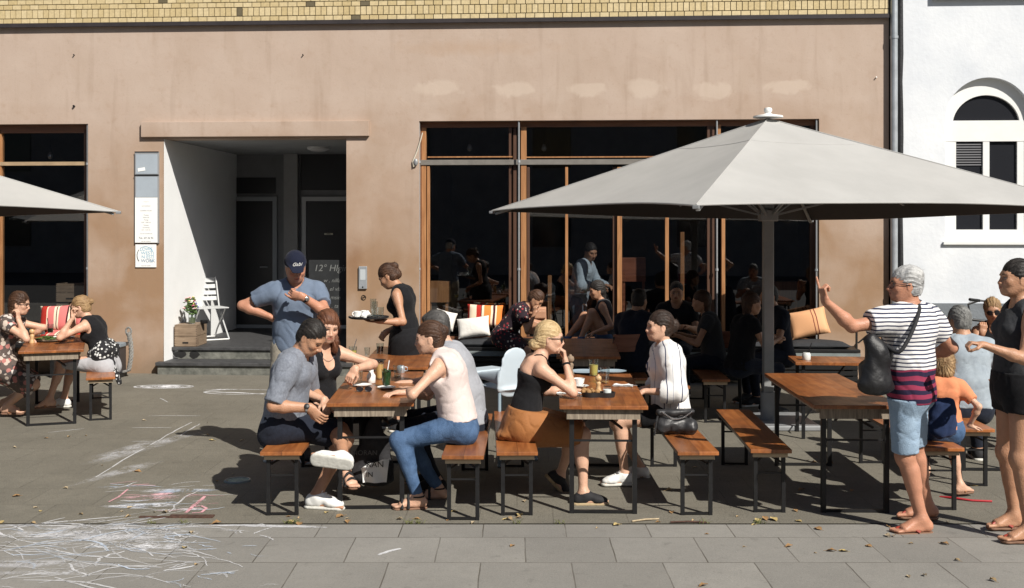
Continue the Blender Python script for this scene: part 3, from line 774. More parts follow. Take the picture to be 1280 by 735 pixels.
M_GLASS = glass_mat('window_glass', (.62, .64, .66), refl=2.2)
M_TGLASS = glass_mat('drinking_glass', (.93, .96, .96), refl=1.3)
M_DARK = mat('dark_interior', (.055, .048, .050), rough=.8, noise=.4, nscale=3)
M_DARKF = mat('dark_floor', (.02, .016, .014), rough=.5, noise=.3, nscale=4)
M_CERAM = mat('white_porcelain', (.80, .80, .78), rough=.15)
M_PAPER = mat('paper', (.82, .82, .80), rough=.8)
M_GREYWALL = mat('grey_plaster', (.22, .235, .25), rough=.9, noise=.2, nscale=4, bump=.4)
M_STONE = mat('step_stone', (.20, .20, .175), rough=.85, noise=.55, nscale=9, col2=(.065, .068, .06), bump=.6, bscale=24)
M_SLATE = mat('dark_slate', (.07, .07, .072), rough=.6, noise=.5, nscale=12, bump=.3)

def facade_mat():
    m = bpy.data.materials.new('brown_render'); m.use_nodes = True; N, L, b = nodes_of(m); b.inputs['Roughness'].default_value = .92; b.inputs['Specular IOR Level'].default_value = .25
    tc = N.new('ShaderNodeTexCoord'); P = tc.outputs['Object']; sx = N.new('ShaderNodeSeparateXYZ'); L.new(P, sx.inputs[0])
    def noise(sc, det=6, dist=0, stretch=None, off=0):
        n = N.new('ShaderNodeTexNoise'); n.inputs['Scale'].default_value = sc; n.inputs['Detail'].default_value = det; n.inputs['Distortion'].default_value = dist
        mp = N.new('ShaderNodeMapping'); mp.inputs['Scale'].default_value = stretch or (1, 1, 1); mp.inputs['Location'].default_value = (off, off, off); L.new(P, mp.inputs[0]); L.new(mp.outputs[0], n.inputs['Vector']); return n.outputs['Fac']
    def mr(v, a, b_, c=0, d=1):
        r = N.new('ShaderNodeMapRange'); r.inputs['From Min'].default_value = a; r.inputs['From Max'].default_value = b_; r.inputs['To Min'].default_value = c; r.inputs['To Max'].default_value = d; L.new(v, r.inputs['Value']); return r.outputs[0]
    def mix(f, A, B, blend='MIX'):
        x = N.new('ShaderNodeMix'); x.data_type = 'RGBA'; x.blend_type = blend
        if isinstance(f, float): x.inputs['Factor'].default_value = f
        else: L.new(f, x.inputs['Factor'])
        for k_, v in (('A', A), ('B', B)):
            if isinstance(v, tuple): x.inputs[k_].default_value = (*v, 1)
            else: L.new(v, x.inputs[k_])
        return x.outputs['Result']
    def ma(op, a, b_=None):
        x = N.new('ShaderNodeMath'); x.operation = op
        for i, v in enumerate((a, b_)):
            if v is None: continue
            if isinstance(v, (int, float)): x.inputs[i].default_value = v
            else: L.new(v, x.inputs[i])
        return x.outputs[0]
    z = sx.outputs['Z']; zz = ma('ADD', z, ma('MULTIPLY', mr(noise(.7, 5, .6), .3, .7, -1, 1), .55))
    base = mix(mr(zz, 1.6, 3.6), (.30, .19, .115), (.425, .325, .26))
    base = mix(ma('MULTIPLY', mr(noise(1.3, 7, .4, off=3), .42, .68), .5), base, (.49, .395, .33))
    base = mix(ma('MULTIPLY', mr(noise(2.2, 8, .8, (1, 1, .45), 9), .5, .72), .28), base, (.32, .225, .155))
    base = mix(ma('MULTIPLY', mr(noise(9, 8, .2, off=5), .55, .8), .3), base, (.30, .19, .12))
    # horizontal repair line around z = 3.7 with a lighter top zone
    zl = ma('ADD', z, ma('MULTIPLY', noise(.9, 6, .3, (1, 1, .1), 2), .7))
    base = mix(ma('MULTIPLY', mr(zl, 3.93, 4.0), .22), base, (.49, .40, .335))
    # grey stain near ground, rusty scorch beside the intercom
    base = mix(ma('MULTIPLY', mr(noise(3.0, 7, .3, (2.2, 1, .22), 12), .56, .74), .28), base, (.25, .17, .115)); base = mix(ma('MULTIPLY', mr(noise(38, 4), .58, .75), .25), base, (.26, .19, .14)); base = mix(ma('MULTIPLY', mr(zz, .45, -.2), .6), base, (.17, .125, .085))
    for cu, cz, ru, rz_, colr, st in FAC_PATCH:
        v = N.new('ShaderNodeVectorMath'); v.operation = 'SUBTRACT'; v.inputs[1].default_value = (cu, 0, cz); L.new(P, v.inputs[0])
        s = N.new('ShaderNodeVectorMath'); s.operation = 'MULTIPLY'; s.inputs[1].default_value = (1/ru, 0, 1/rz_); L.new(v.outputs[0], s.inputs[0])
        ln = N.new('ShaderNodeVectorMath'); ln.operation = 'LENGTH'; L.new(s.outputs[0], ln.inputs[0])
        q = ma('ADD', ln.outputs['Value'], ma('MULTIPLY', noise(4.2, 9, 1.2, off=cu), 1.6))
        base = mix(ma('MULTIPLY', mr(q, 1.95 if st > .5 else 1.9, 1.55 if st > .5 else .9), st), base, colr)
    L.new(base, b.inputs['Base Color'])
    bp = N.new('ShaderNodeBump'); bp.inputs['Strength'].default_value = .5; bp.inputs['Distance'].default_value = .012
    hh = ma('ADD', noise(3, 8, .5), ma('MULTIPLY', noise(60, 3), .12)); L.new(hh, bp.inputs['Height']); L.new(bp.outputs[0], b.inputs['Normal'])
    return m

# ---------------------------------------------------------------- facade frame
TH = R(3.46); WD = 14.8
def U(px, v=0.0):
    a = (px-640)/F_PX; return (a*(WD+v*math.cos(TH))-v*math.sin(TH))/(math.cos(TH)+a*math.sin(TH))
def ZW(px, y, v=0.0):
    Y = WD-U(px, v)*math.sin(TH)+v*math.cos(TH); return CAMH+(HOR-y)*Y/F_PX
def W(u, v, z=0.0): return V(u*math.cos(TH)+v*math.sin(TH), WD-u*math.sin(TH)+v*math.cos(TH), z)
def inwall(o): o.location = (0, WD, 0); o.rotation_euler = (0, 0, -TH); return o
def wthing(name, label, cat, u, v, z, group=None):
    e = empty(name, W(u, v, z), -TH); tag(e, label, cat, group); return e

FAC_PATCH = [(U(x), ZW(x, y), r*1.0, .105+.02*math.sin(x), (.545, .45, .37), .51) for x, y, r in ((550, 110, .30), (645, 112, .27), (735, 111, .25), (805, 111, .27), (893, 114, .27), (985, 108, .28))]
FAC_PATCH += [(U(443), ZW(443, 325), .14, .38, (.20, .10, .05), .45), (U(300), ZW(300, 215), .01, .01, (.3, .2, .1), .1), (U(585), ZW(585, 60), 1.2, .12, (.40, .27, .18), .4), (U(1085), ZW(1085, 210), .3, 1.0, (.46, .37, .31), .35)]
M_FAC = facade_mat()

def wall_open(name, u0, u1, z0, z1, ops, v0, v1, m, parent=None):
    us = sorted(set([u0, u1]+[o[0] for o in ops]+[o[1] for o in ops])); zs = sorted(set([z0, z1]+[o[2] for o in ops]+[o[3] for o in ops]))
    solid = lambda i, j: 0 <= i < len(us)-1 and 0 <= j < len(zs)-1 and not any(o[0] <= (us[i]+us[i+1])/2 <= o[1] and o[2] <= (zs[j]+zs[j+1])/2 <= o[3] for o in ops)
    mb = MB()
    for i in range(len(us)-1):
        for j in range(len(zs)-1):
            if not solid(i, j): continue
            a, b, c, d = us[i], us[i+1], zs[j], zs[j+1]
            mb.add([(a, v0, c), (b, v0, c), (b, v0, d), (a, v0, d)], [(0, 1, 2, 3)]); mb.add([(a, v1, c), (b, v1, c), (b, v1, d), (a, v1, d)], [(3, 2, 1, 0)])
            if not solid(i-1, j): mb.add([(a, v0, c), (a, v1, c), (a, v1, d), (a, v0, d)], [(3, 2, 1, 0)])
            if not solid(i+1, j): mb.add([(b, v0, c), (b, v1, c), (b, v1, d), (b, v0, d)], [(0, 1, 2, 3)])
            if not solid(i, j-1): mb.add([(a, v0, c), (b, v0, c), (b, v1, c), (a, v1, c)], [(3, 2, 1, 0)])
            if not solid(i, j+1): mb.add([(a, v0, d), (b, v0, d), (b, v1, d), (a, v1, d)], [(0, 1, 2, 3)])
    return mb.build(name, m, parent, fix=False)

# ---- cafe building
bld = empty('cafe_building', (0, WD, 0), -TH); tag(bld, 'brown rendered cafe building with yellow brick band, open doorway and dark wide shop windows', 'building')
ZB = ZW(500, 29)
wA = (U(-190), U(110), .5, ZW(60, 155)); wB = (U(205), U(433), -.5, ZW(320, 173)); wC = (U(524), U(1024), .42, ZW(760, 150))
wall_open('wall', U(-230), U(1111), -.3, ZB, [wA, wB, wC], 0, .32, M_FAC, bld)
# lintel proud of the wall over the doorway
MB().box2(U(178), U(462), -.055, .05, ZW(320, 171), ZW(320, 152), bev=.006).build('lintel', M_FAC, bld)
# yellow brick band: real bricks
def brick_mat():
    m = mat('yellow_brick', (.6, .47, .25), rough=.7); N, L, b = nodes_of(m)
    a = N.new('ShaderNodeAttribute'); a.attribute_name = 'col'; n = N.new('ShaderNodeTexNoise'); n.inputs['Scale'].default_value = 35; n.inputs['Detail'].default_value = 6
    tc = N.new('ShaderNodeTexCoord'); L.new(tc.outputs['Object'], n.inputs['Vector']); r = N.new('ShaderNodeMapRange'); r.inputs['To Min'].default_value = .7; r.inputs['To Max'].default_value = 1.25; L.new(n.outputs['Fac'], r.inputs['Value'])
    x = N.new('ShaderNodeVectorMath'); x.operation = 'SCALE'; L.new(a.outputs['Color'], x.inputs[0]); L.new(r.outputs[0], x.inputs['Scale']); L.new(x.outputs[0], b.inputs['Base Color']); return m
MBK = MB(); bcol = []; rb = random.Random(3)
uL, uR = U(-230), U(1110); zz = ZB+.045; row = 0
while zz < 5.9:
    sold = row == 1; hgt = .108 if sold else .058; w = .066 if sold else .112; off = (row % 2)*w*.5; u = uL-off
    while u < uR:
        a, b = max(u, uL), min(u+w, uR)
        if b-a > .02:
            t = rb.random(); dk = .22 if rb.random() < .012 else 1
            MBK.box2(a, b, -.050+rb.uniform(-.002, .002), .04, zz, zz+hgt, bev=.0)
            c = (.60-.10*t, .49-.10*t, .29-.09*t); bcol += [tuple(q*dk for q in c)]*8
        u += w+.010
    zz += hgt+.010; row += 1
bk = MBK.build('brick_facing', brick_mat(), bld, fix=False)
ca = bk.data.color_attributes.new('col', 'FLOAT_COLOR', 'POINT'); ca.data.foreach_set('color', np.array([(*c, 1) for c in bcol], np.float32).ravel())
MB().box2(uL, uR, -.035, .3, ZB+.002, 5.9).build('mortar', mat('mortar', (.09, .07, .045), rough=.9), bld)
MB().box2(uL, uR, -.068, -.036, ZB-.01, ZB+.043).build('brick_band_strip', mat('dark_strip', (.035, .028, .03), rough=.7, noise=.4, nscale=6), bld)  # plain dark strip along the foot of the brick band
MB().box2(uL, uR, .02, 6.6, 5.901, 9.0).build('upper_storey', mat('upper_brick', (.5, .4, .22), rough=.8, noise=.2), bld)
# room behind the windows
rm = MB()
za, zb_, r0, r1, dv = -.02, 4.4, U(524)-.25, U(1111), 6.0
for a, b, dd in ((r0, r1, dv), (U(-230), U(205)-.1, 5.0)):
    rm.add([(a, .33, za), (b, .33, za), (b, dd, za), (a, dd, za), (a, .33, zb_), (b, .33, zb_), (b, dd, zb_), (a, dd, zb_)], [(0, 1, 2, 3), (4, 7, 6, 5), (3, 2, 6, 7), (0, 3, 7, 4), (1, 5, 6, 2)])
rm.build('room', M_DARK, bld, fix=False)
# doorway niche
nd = 3.2; a, b = wB[0], wB[1]; zt = wB[3]; zf = .33
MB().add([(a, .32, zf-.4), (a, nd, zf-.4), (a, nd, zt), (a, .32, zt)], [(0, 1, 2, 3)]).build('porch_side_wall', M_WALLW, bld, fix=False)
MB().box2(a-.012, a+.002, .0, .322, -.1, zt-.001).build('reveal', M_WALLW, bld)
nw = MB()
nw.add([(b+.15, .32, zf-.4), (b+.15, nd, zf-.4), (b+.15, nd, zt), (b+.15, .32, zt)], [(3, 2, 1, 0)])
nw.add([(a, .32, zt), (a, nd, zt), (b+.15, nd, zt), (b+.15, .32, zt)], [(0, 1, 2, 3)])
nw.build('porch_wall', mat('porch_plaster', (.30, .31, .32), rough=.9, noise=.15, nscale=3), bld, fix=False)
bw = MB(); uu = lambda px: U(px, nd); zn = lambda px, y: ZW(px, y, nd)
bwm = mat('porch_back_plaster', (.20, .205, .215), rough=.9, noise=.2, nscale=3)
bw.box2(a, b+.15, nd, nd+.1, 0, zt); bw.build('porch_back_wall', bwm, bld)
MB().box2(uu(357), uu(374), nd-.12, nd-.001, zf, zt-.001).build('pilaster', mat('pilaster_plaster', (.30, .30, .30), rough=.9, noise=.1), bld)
def doorset(x0, x1, ytop, label, dark, fr, tr=None, lab2=None):
    d = MB(); u0, u1 = uu(x0), uu(x1); zt_ = zn((x0+x1)/2, ytop); w = .07
    d.box2(u0, u0+w, nd-.05, nd-.001, zf, zt_); d.box2(u1-w, u1, nd-.05, nd-.001, zf, zt_); d.box2(u0+w, u1-w, nd-.05, nd-.001, zt_-w, zt_)
    d.box2(u0+w, u1-w, nd-.05, nd-.001, zf+.005, zf+.06)
    fo = d.build('door', fr, bld); fo['label'] = label
    MB().box2(u0+w, u1-w, nd-.03, nd-.002, zf+.06, zt_-w).build('door_panel', dark, fo)
    MB().tube([(u1-w-.08, nd-.03, zf+1.0), (u1-w-.08, nd-.075, zf+1.0), (u1-w-.2, nd-.075, zf+1.0)], .01, 8).build('door_handle', M_GREYM, fo, smooth=True)
    if tr: MB().box2(uu(tr[0]), uu(tr[1]), nd-.012, nd-.002, zn(300, tr[3]), zn(300, tr[2])).build('transom', dark, fo)
M_DOORD = mat('dark_door', (.010, .010, .013), rough=.4)
doorset(285, 347, 246, 'dark door in grey frame at the back left of the porch', M_DOORD, mat('grey_door_frame', (.26, .28, .30), rough=.6), (289, 345, 222, 242))
doorset(378, 446, 246, 'dark glazed door in white frame at the back right of the porch', M_DOORD, mat('pale_door_frame', (.42, .43, .44), rough=.6), (376, 446, 190, 238))
# steps
st = MB(); u0, u1 = wB[0]+.0, wB[1]+.05
MB().box2(U(200), U(440), -.09, .36, -.1, .118, bev=.004).build('step', M_STONE, bld)
MB().box2(U(198), U(441), -.12, .37, .1185, .165, bev=.008).build('step_slab', M_SLATE, bld)
MB().box2(a+.08, b+.149, .30, nd-.001, .1655, .287, bev=.004).build('step', M_STONE, bld)
MB().box2(a+.003, b+.149, .27, nd-.001, .2875, .33, bev=.008).build('step_slab', M_SLATE, bld)
MB().box2(a+.003, a+.079, .371, nd-.002, -.1, .287).build('step_cheek', M_WALLW, bld)
MS = mat('black_stain', (.012, .012, .012), rough=.9)
for px, w in ((225, .085), (243, .07)):
    rr = random.Random(int(px)); mb = MB(); n = 14; c = (U(px, .3), .29, .228)
    mb.add([(c[0]+w*(1+.15*rr.uniform(-1, 1))*math.cos(2*PI*i/n), c[1]+.0055, c[2]+.05*(1+.2*rr.uniform(-1, 1))*math.sin(2*PI*i/n)) for i in range(n)]+[(c[0], c[1]+.002, c[2])], [(i, (i+1) % n, n) for i in range(n)])
    mb.build('wall_stain', MS, bld)

# ---- windows of the cafe
def glaze(parent, u0, u1, z0, z1, v):
    return MB().add([(u0, v, z0), (u1, v, z0), (u1, v, z1), (u0, v, z1)], [(0, 1, 2, 3)]).build('pane', M_GLASS, parent, fix=False)
def window_frame(o, members_v, members_h, panes):
    f = o
    return f
vw = .14
wf = MB().box2(wC[0]+.002, wC[1]-.002, vw-.03, vw+.06, wC[3]-.075, wC[3]-.002)
wf.box2(wC[0]+.002, wC[1]-.002, vw-.03, vw+.06, wC[2]+.002, wC[2]+.09); wf.box2(wC[0]+.003, wC[0]+.02, vw-.028, vw+.058, wC[2]+.02, wC[3]-.01); wf.box2(wC[1]-.02, wC[1]-.003, vw-.028, vw+.058, wC[2]+.02, wC[3]-.01)
wfo = wf.build('window', M_FRAMEH, bld); wfo['label'] = 'wide shop window with orange wooden bars and row of top lights'
ztr0, ztr1 = ZW(700, 206, vw), ZW(700, 199.5, vw); zlo, zhi = wC[2]+.09, wC[3]-.075
def bar(px0, px1, y0=None, y1=None, v=vw, m=M_FRAME, dep=.09, name='window_bar', par=wfo):
    z0 = zlo if y1 is None else ZW(px0, y1, v); z1 = zhi if y0 is None else ZW(px0, y0, v)
    return MB().box2(U(px0, v-.03), U(px1, v-.03), v-.03, v-.03+dep, z0, z1, bev=.004).build(name, m, par)
bar(527, 532.5); bar(533.5, 537, y0=208); bar(636, 640, m=M_FRAMED, v=vw+.03); bar(651, 658, y0=156); bar(658.6, 662, y0=209, m=M_FRAMED)
bar(706.5, 710, y0=209, v=vw-.01); bar(766, 770.5, y0=209, m=M_FRAMED, v=vw+.04); bar(771.5, 777.5, y0=209, v=vw-.01); bar(831.5, 836, y0=209, v=vw-.01)
bar(850.5, 855.5, y0=290, v=vw+.3, dep=.05); bar(884, 893, m=M_FRAMED); bar(902, 906.5, y0=207, v=vw-.01); bar(897, 901, y0=156, y1=206, v=vw-.01)
bar(1013, 1023.5, m=M_FRAMED); bar(641.5, 645.5, m=M_FRAMED, v=vw+.05)
MB().box2(wC[0]+.004, wC[1]-.004, vw-.045, vw+.05, ztr0, ztr1, bev=.004).build('transom_rail', mat('grey_transom', (.20, .185, .165), rough=.6, noise=.3), wfo)
MB().box2(U(533), U(640), vw-.02, vw+.02, ZW(590, 197, vw), ZW(590, 195.5, vw)).build('window_bead', M_FRAME, wfo)
MB().box2(U(655), U(884), vw-.02, vw+.02, ZW(760, 197, vw), ZW(760, 195.5, vw)).build('window_bead', M_FRAME, wfo)
for (x0, x1) in ((532.5, 640), (658, 884), (901, 1013)):
    glaze(wfo, U(x0, vw), U(x1, vw), ztr1, zhi, vw+.012)
for (x0, x1) in ((537, 640), (662, 706.5), (710, 766), (777.5, 831.5), (836, 884), (906.5, 1013)):
    glaze(wfo, U(x0, vw), U(x1, vw), zlo, ztr0, vw+.012)
# left window
wl = MB().box2(wA[0]+.002, wA[1]-.002, vw-.03, vw+.06, wA[3]-.11, wA[3]-.002).build('window', M_FRAMEH, bld); wl['label'] = 'dark shop window at the left end behind the tables'
MB().box2(wA[0]+.004, wA[1]-.004, vw-.04, vw+.04, ZW(50, 207, vw), ZW(50, 202.5, vw)).build('transom_rail', mat('pale_transom', (.42, .30, .18), rough=.6, noise=.3), wl)
bar(-8, 1.5, par=wl); bar(105, 109, m=M_FRAMED, par=wl)
glaze(wl, wA[0]+.01, wA[1]-.02, ZW(50, 202, vw), wA[3]-.11, vw+.01); glaze(wl, wA[0]+.01, wA[1]-.02, wA[2], ZW(50, 207, vw), vw+.01)
# steel guide rods in front of the windows
for px, lab in ((523.8, 'left'), (648.5, 'mid'), (896, 'r'), (1020.5, 'rr'), (109.5, 'l')):
    z1 = wC[3]-.005 if px > 200 else wA[3]-.005
    nm = {'left': 'thin grey steel rod at left edge of the wide shop window', 'mid': 'thin grey steel rod beside the first wooden window bar', 'r': 'thin grey steel rod rising behind the big parasol',
          'rr': 'thin grey steel rod at right edge of the wide shop window', 'l': 'thin grey steel rod at the right edge of the far left window'}[lab]
    e = wthing('steel_rod', nm, 'rod', U(px, .03), .03, .45, 'steel guide rods in front of the shop windows')
    MB().tube([(0, 0, 0), (0, 0, z1-.45)], .013, 8).build('pole', M_GREYM, e, smooth=True)
    cl = MB()
    for zq in (1.4, z1-.75): cl.tube([(0, 0, zq), (0, 0, zq+.03)], .02, 8)
    MB().tube([(0, 0, .95), (0, 0, .98)], .021, 8).build('clamp', M_STEEL, e); MB().tube([(0, 0, z1-1.0), (0, 0, z1-.97)], .021, 8).build('clamp', M_STEEL, e)
# crank cord at left of window
e = wthing('pull_cord', 'cream cord looped on the upper left corner of the wide window', 'cord', U(520), -.02, ZW(520, 200))
MB().tube([(.09, 0, .36), (.07, 0, .28), (.02, 0, .12), (-.04, 0, -.02), (-.03, -.01, -.09), (.02, 0, -.05), (.03, -.01, 0)], .008, 6).build('cord', mat('cream_cord', (.6, .55, .45), rough=.8), e, smooth=True)
MB().ball((0, -.01, -.03), (.03, .02, .05)).build('cleat', M_GREYM, e, smooth=True)

# ---- pendant bulbs seen through the top lights
for px, y, lab in ((63, 194, 'far left window'), (587, 184, 'first top light of the wide window'), (680, 184, 'second top light of the wide window')):
    e = wthing('pendant_bulb', 'unlit glass bulb hanging behind the '+lab, 'lamp', U(px, .7), .7, ZW(px, y, .7), 'bare bulbs hanging inside the cafe')
    MB().lathe([(0, -.06), (.03, -.05), (.042, -.02), (.03, .02), (.015, .045)], n=14).build('bulb', mat('bulb_glass', (.5, .5, .5), rough=.1, metal=.6), e, smooth=True)
    MB().tube([(0, 0, .045), (0, 0, .09)], .016, 8).build('socket', M_BLACK, e); MB().tube([(0, 0, .09), (0, 0, 4.2-ZW(px, y, .7))], .003, 5).build('cable', M_BLACK, e)

# ---- drain pipe, cable duct
pu = (U(1111.5)+U(1120))/2
e = wthing('drain_pipe', 'zinc drain pipe between the brown cafe and the white house', 'pipe', pu, -.07, 0)
MB().tube([(0, 0, .02), (0, 0, 6.0)], .046, 16).build('pipe', M_STEEL, e, smooth=True)
for z in (1.1, 2.9, 4.4): MB().tube([(0, 0, z), (0, 0, z+.035)], .053, 16).build('pipe_clip', M_STEEL, e, smooth=True)
e = wthing('black_pipe', 'black downpipe running up beside the zinc drain pipe', 'pipe', U(1124), -.05, 0)
mb = MB(); rr = random.Random(5)
mb.tube([(rr.uniform(-.006, .006), 0, i*.35) for i in range(18)], [.034+rr.uniform(-.004, .006) for _ in range(18)], 10); mb.build('pipe', mat('tarred_pipe', (.02, .02, .022), rough=.6, noise=.4, nscale=8, bump=.5), e, smooth=True)

# ---- white house on the right
M_WH = mat('white_render', (.74, .76, .78), rough=.95, noise=1, nscale=1.4, col2=(.60, .63, .67), bump=.3, bscale=18, detail=10, spec=.2)
wh = empty('white_house', (0, WD, 0), -TH); tag(wh, 'white rendered house with arched window and grey base at the right edge', 'building')
cu = U(1236); hw = (U(1278)-U(1193))/2; zs = ZW(1235, 156); zsill = ZW(1235, 296)
OW = .55; oz0 = ZW(1235, 303); ozs = ZW(1235, 150)  # outer opening half width, sill, spring
def arch(hw_, z0, zs_, n=24, top=None): return [(cu-hw_, z0), (cu+hw_, z0)]+[(cu+hw_*math.cos(PI*i/n), zs_+hw_*(top or 1)*math.sin(PI*i/n)) for i in range(n+1)]
uw0, uw1 = U(1120.5), cu+5.2; zt2 = 6.2; pb = ZW(1200, 379)
# facade with an arched hole: fill between arch points and a rectangle
op = arch(OW, oz0, ozs); mb = MB()
ptsL = []
def quad(a_, b_, c_, d_, v=0): mb.add([(p[0], v, p[1]) for p in (a_, b_, c_, d_)], [(0, 1, 2, 3)])
quad((uw0, pb), (cu-OW, pb), (cu-OW, zt2), (uw0, zt2)); quad((cu+OW, pb), (uw1, pb), (uw1, zt2), (cu+OW, zt2)); quad((cu-OW, pb), (cu+OW, pb), (cu+OW, oz0), (cu-OW, oz0))
n = 24
for i in range(n):
    x0, z0_ = cu+OW*math.cos(PI*i/n), ozs+OW*math.sin(PI*i/n); x1, z1_ = cu+OW*math.cos(PI*(i+1)/n), ozs+OW*math.sin(PI*(i+1)/n)
    quad((x1, z1_), (x0, z0_), (x0, zt2), (x1, zt2))
for i in range(len(op)):   # reveal
    p, q = op[i], op[(i+1) % len(op)]; mb.add([(p[0], 0, p[1]), (q[0], 0, q[1]), (q[0], .16, q[1]), (p[0], .16, p[1])], [(3, 2, 1, 0)])
mb.build('wall', M_WH, wh, fix=False)
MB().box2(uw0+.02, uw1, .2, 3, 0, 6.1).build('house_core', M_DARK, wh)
MB().box2(uw0, uw1, -.03, .18, -.3, pb, bev=.005).build('plinth', mat('grey_plinth', (.20, .22, .24), rough=.9, noise=.3, nscale=3, bump=.5), wh)
fr = MB(); A_ = arch(hw+.055, oz0+.06, zs-.02); B_ = arch(hw, zs, zs)
wfr = MB(); ow = hw+.055
# frame = arched ring + mullion + rails
o1 = [(cu+(OW+.004)*math.cos(PI*i/n), ozs+(OW+.004)*math.sin(PI*i/n)) for i in range(n+1)]; i1 = [(cu+hw*math.cos(PI*i/n), zs+(hw*.92)*math.sin(PI*i/n)) for i in range(n+1)]
for i in range(n):
    for v in (.09,): wfr.add([(o1[i][0], v, o1[i][1]), (o1[i+1][0], v, o1[i+1][1]), (i1[i+1][0], v, i1[i+1][1]), (i1[i][0], v, i1[i][1])], [(0, 1, 2, 3)])
    wfr.add([(i1[i][0], .09, i1[i][1]), (i1[i+1][0], .09, i1[i+1][1]), (i1[i+1][0], .15, i1[i+1][1]), (i1[i][0], .15, i1[i][1])], [(0, 1, 2, 3)])
zr0, zr1 = ZW(1235, 176), ZW(1235, 157)
wfr.box2(cu-OW-.004, cu+OW+.004, .085, .15, zr0, ozs+.002); wfr.box2(cu-OW-.004, U(1198), .09, .15, oz0, zr0); wfr.box2(U(1275), cu+OW+.004, .09, .15, oz0, zr0); wfr.box2(U(1198), U(1275), .09, .15, oz0, zsill)
wfr.box2(U(1232), U(1240), .09, .15, ZW(1235, 287), zr0); wfr.box2(U(1198), U(1275), .09, .15, zsill, ZW(1235, 287))
wo = wfr.build('window', M_WHITE, wh); MB().box2(cu-OW-.03, cu+OW+.03, -.04, .088, oz0-.03, oz0+.012, bev=.006).build('sill', M_WHITE, wo)
M_PANE = mat('dark_pane', (.02, .021, .025), rough=.08, spec=.7)
pn = MB(); pn.add([(p[0], .13, p[1]) for p in i1], [tuple(range(n+1))]); pn.build('pane', M_PANE, wo)
MB().box2(U(1198), U(1232), .125, .135, ZW(1235, 287), zr0).build('pane', M_PANE, wo); MB().box2(U(1240), U(1275), .125, .135, ZW(1235, 287), zr0).build('pane', M_PANE, wo)
bl = MB()
for i in range(9): bl.box2(U(1199), U(1231), .112, .122, zr0-.03-i*.033-.016, zr0-.03-i*.033)
bl.build('blind', mat('blind_slats', (.16, .16, .17), rough=.6), wo)
# ledge high on the white wall
MB().box2(U(1165), uw1, -.07, 0, ZW(1200, 0), ZW(1200, -14)).build('string_course', mat('ledge_grey', (.4, .42, .44), rough=.9, noise=.2), wh)

# ---- street side behind the camera (seen only as reflections)
ob = empty('opposite_building', (0, -17, 0)); tag(ob, 'dark brick apartment building across the street, reflected in the shop glass', 'building')
MB().box2(-30, 30, -6, 0, 0, 11).build('wall', mat('opposite_brick', (.30, .27, .26), rough=.9, noise=.3, nscale=2), ob)
for k in range(10):
    for j in range(3):
        MB().box2(-27+k*6, -25.4+k*6, .003, .05, 1.2+j*3.3, 3.2+j*3.3).build('window', M_PANE, ob)

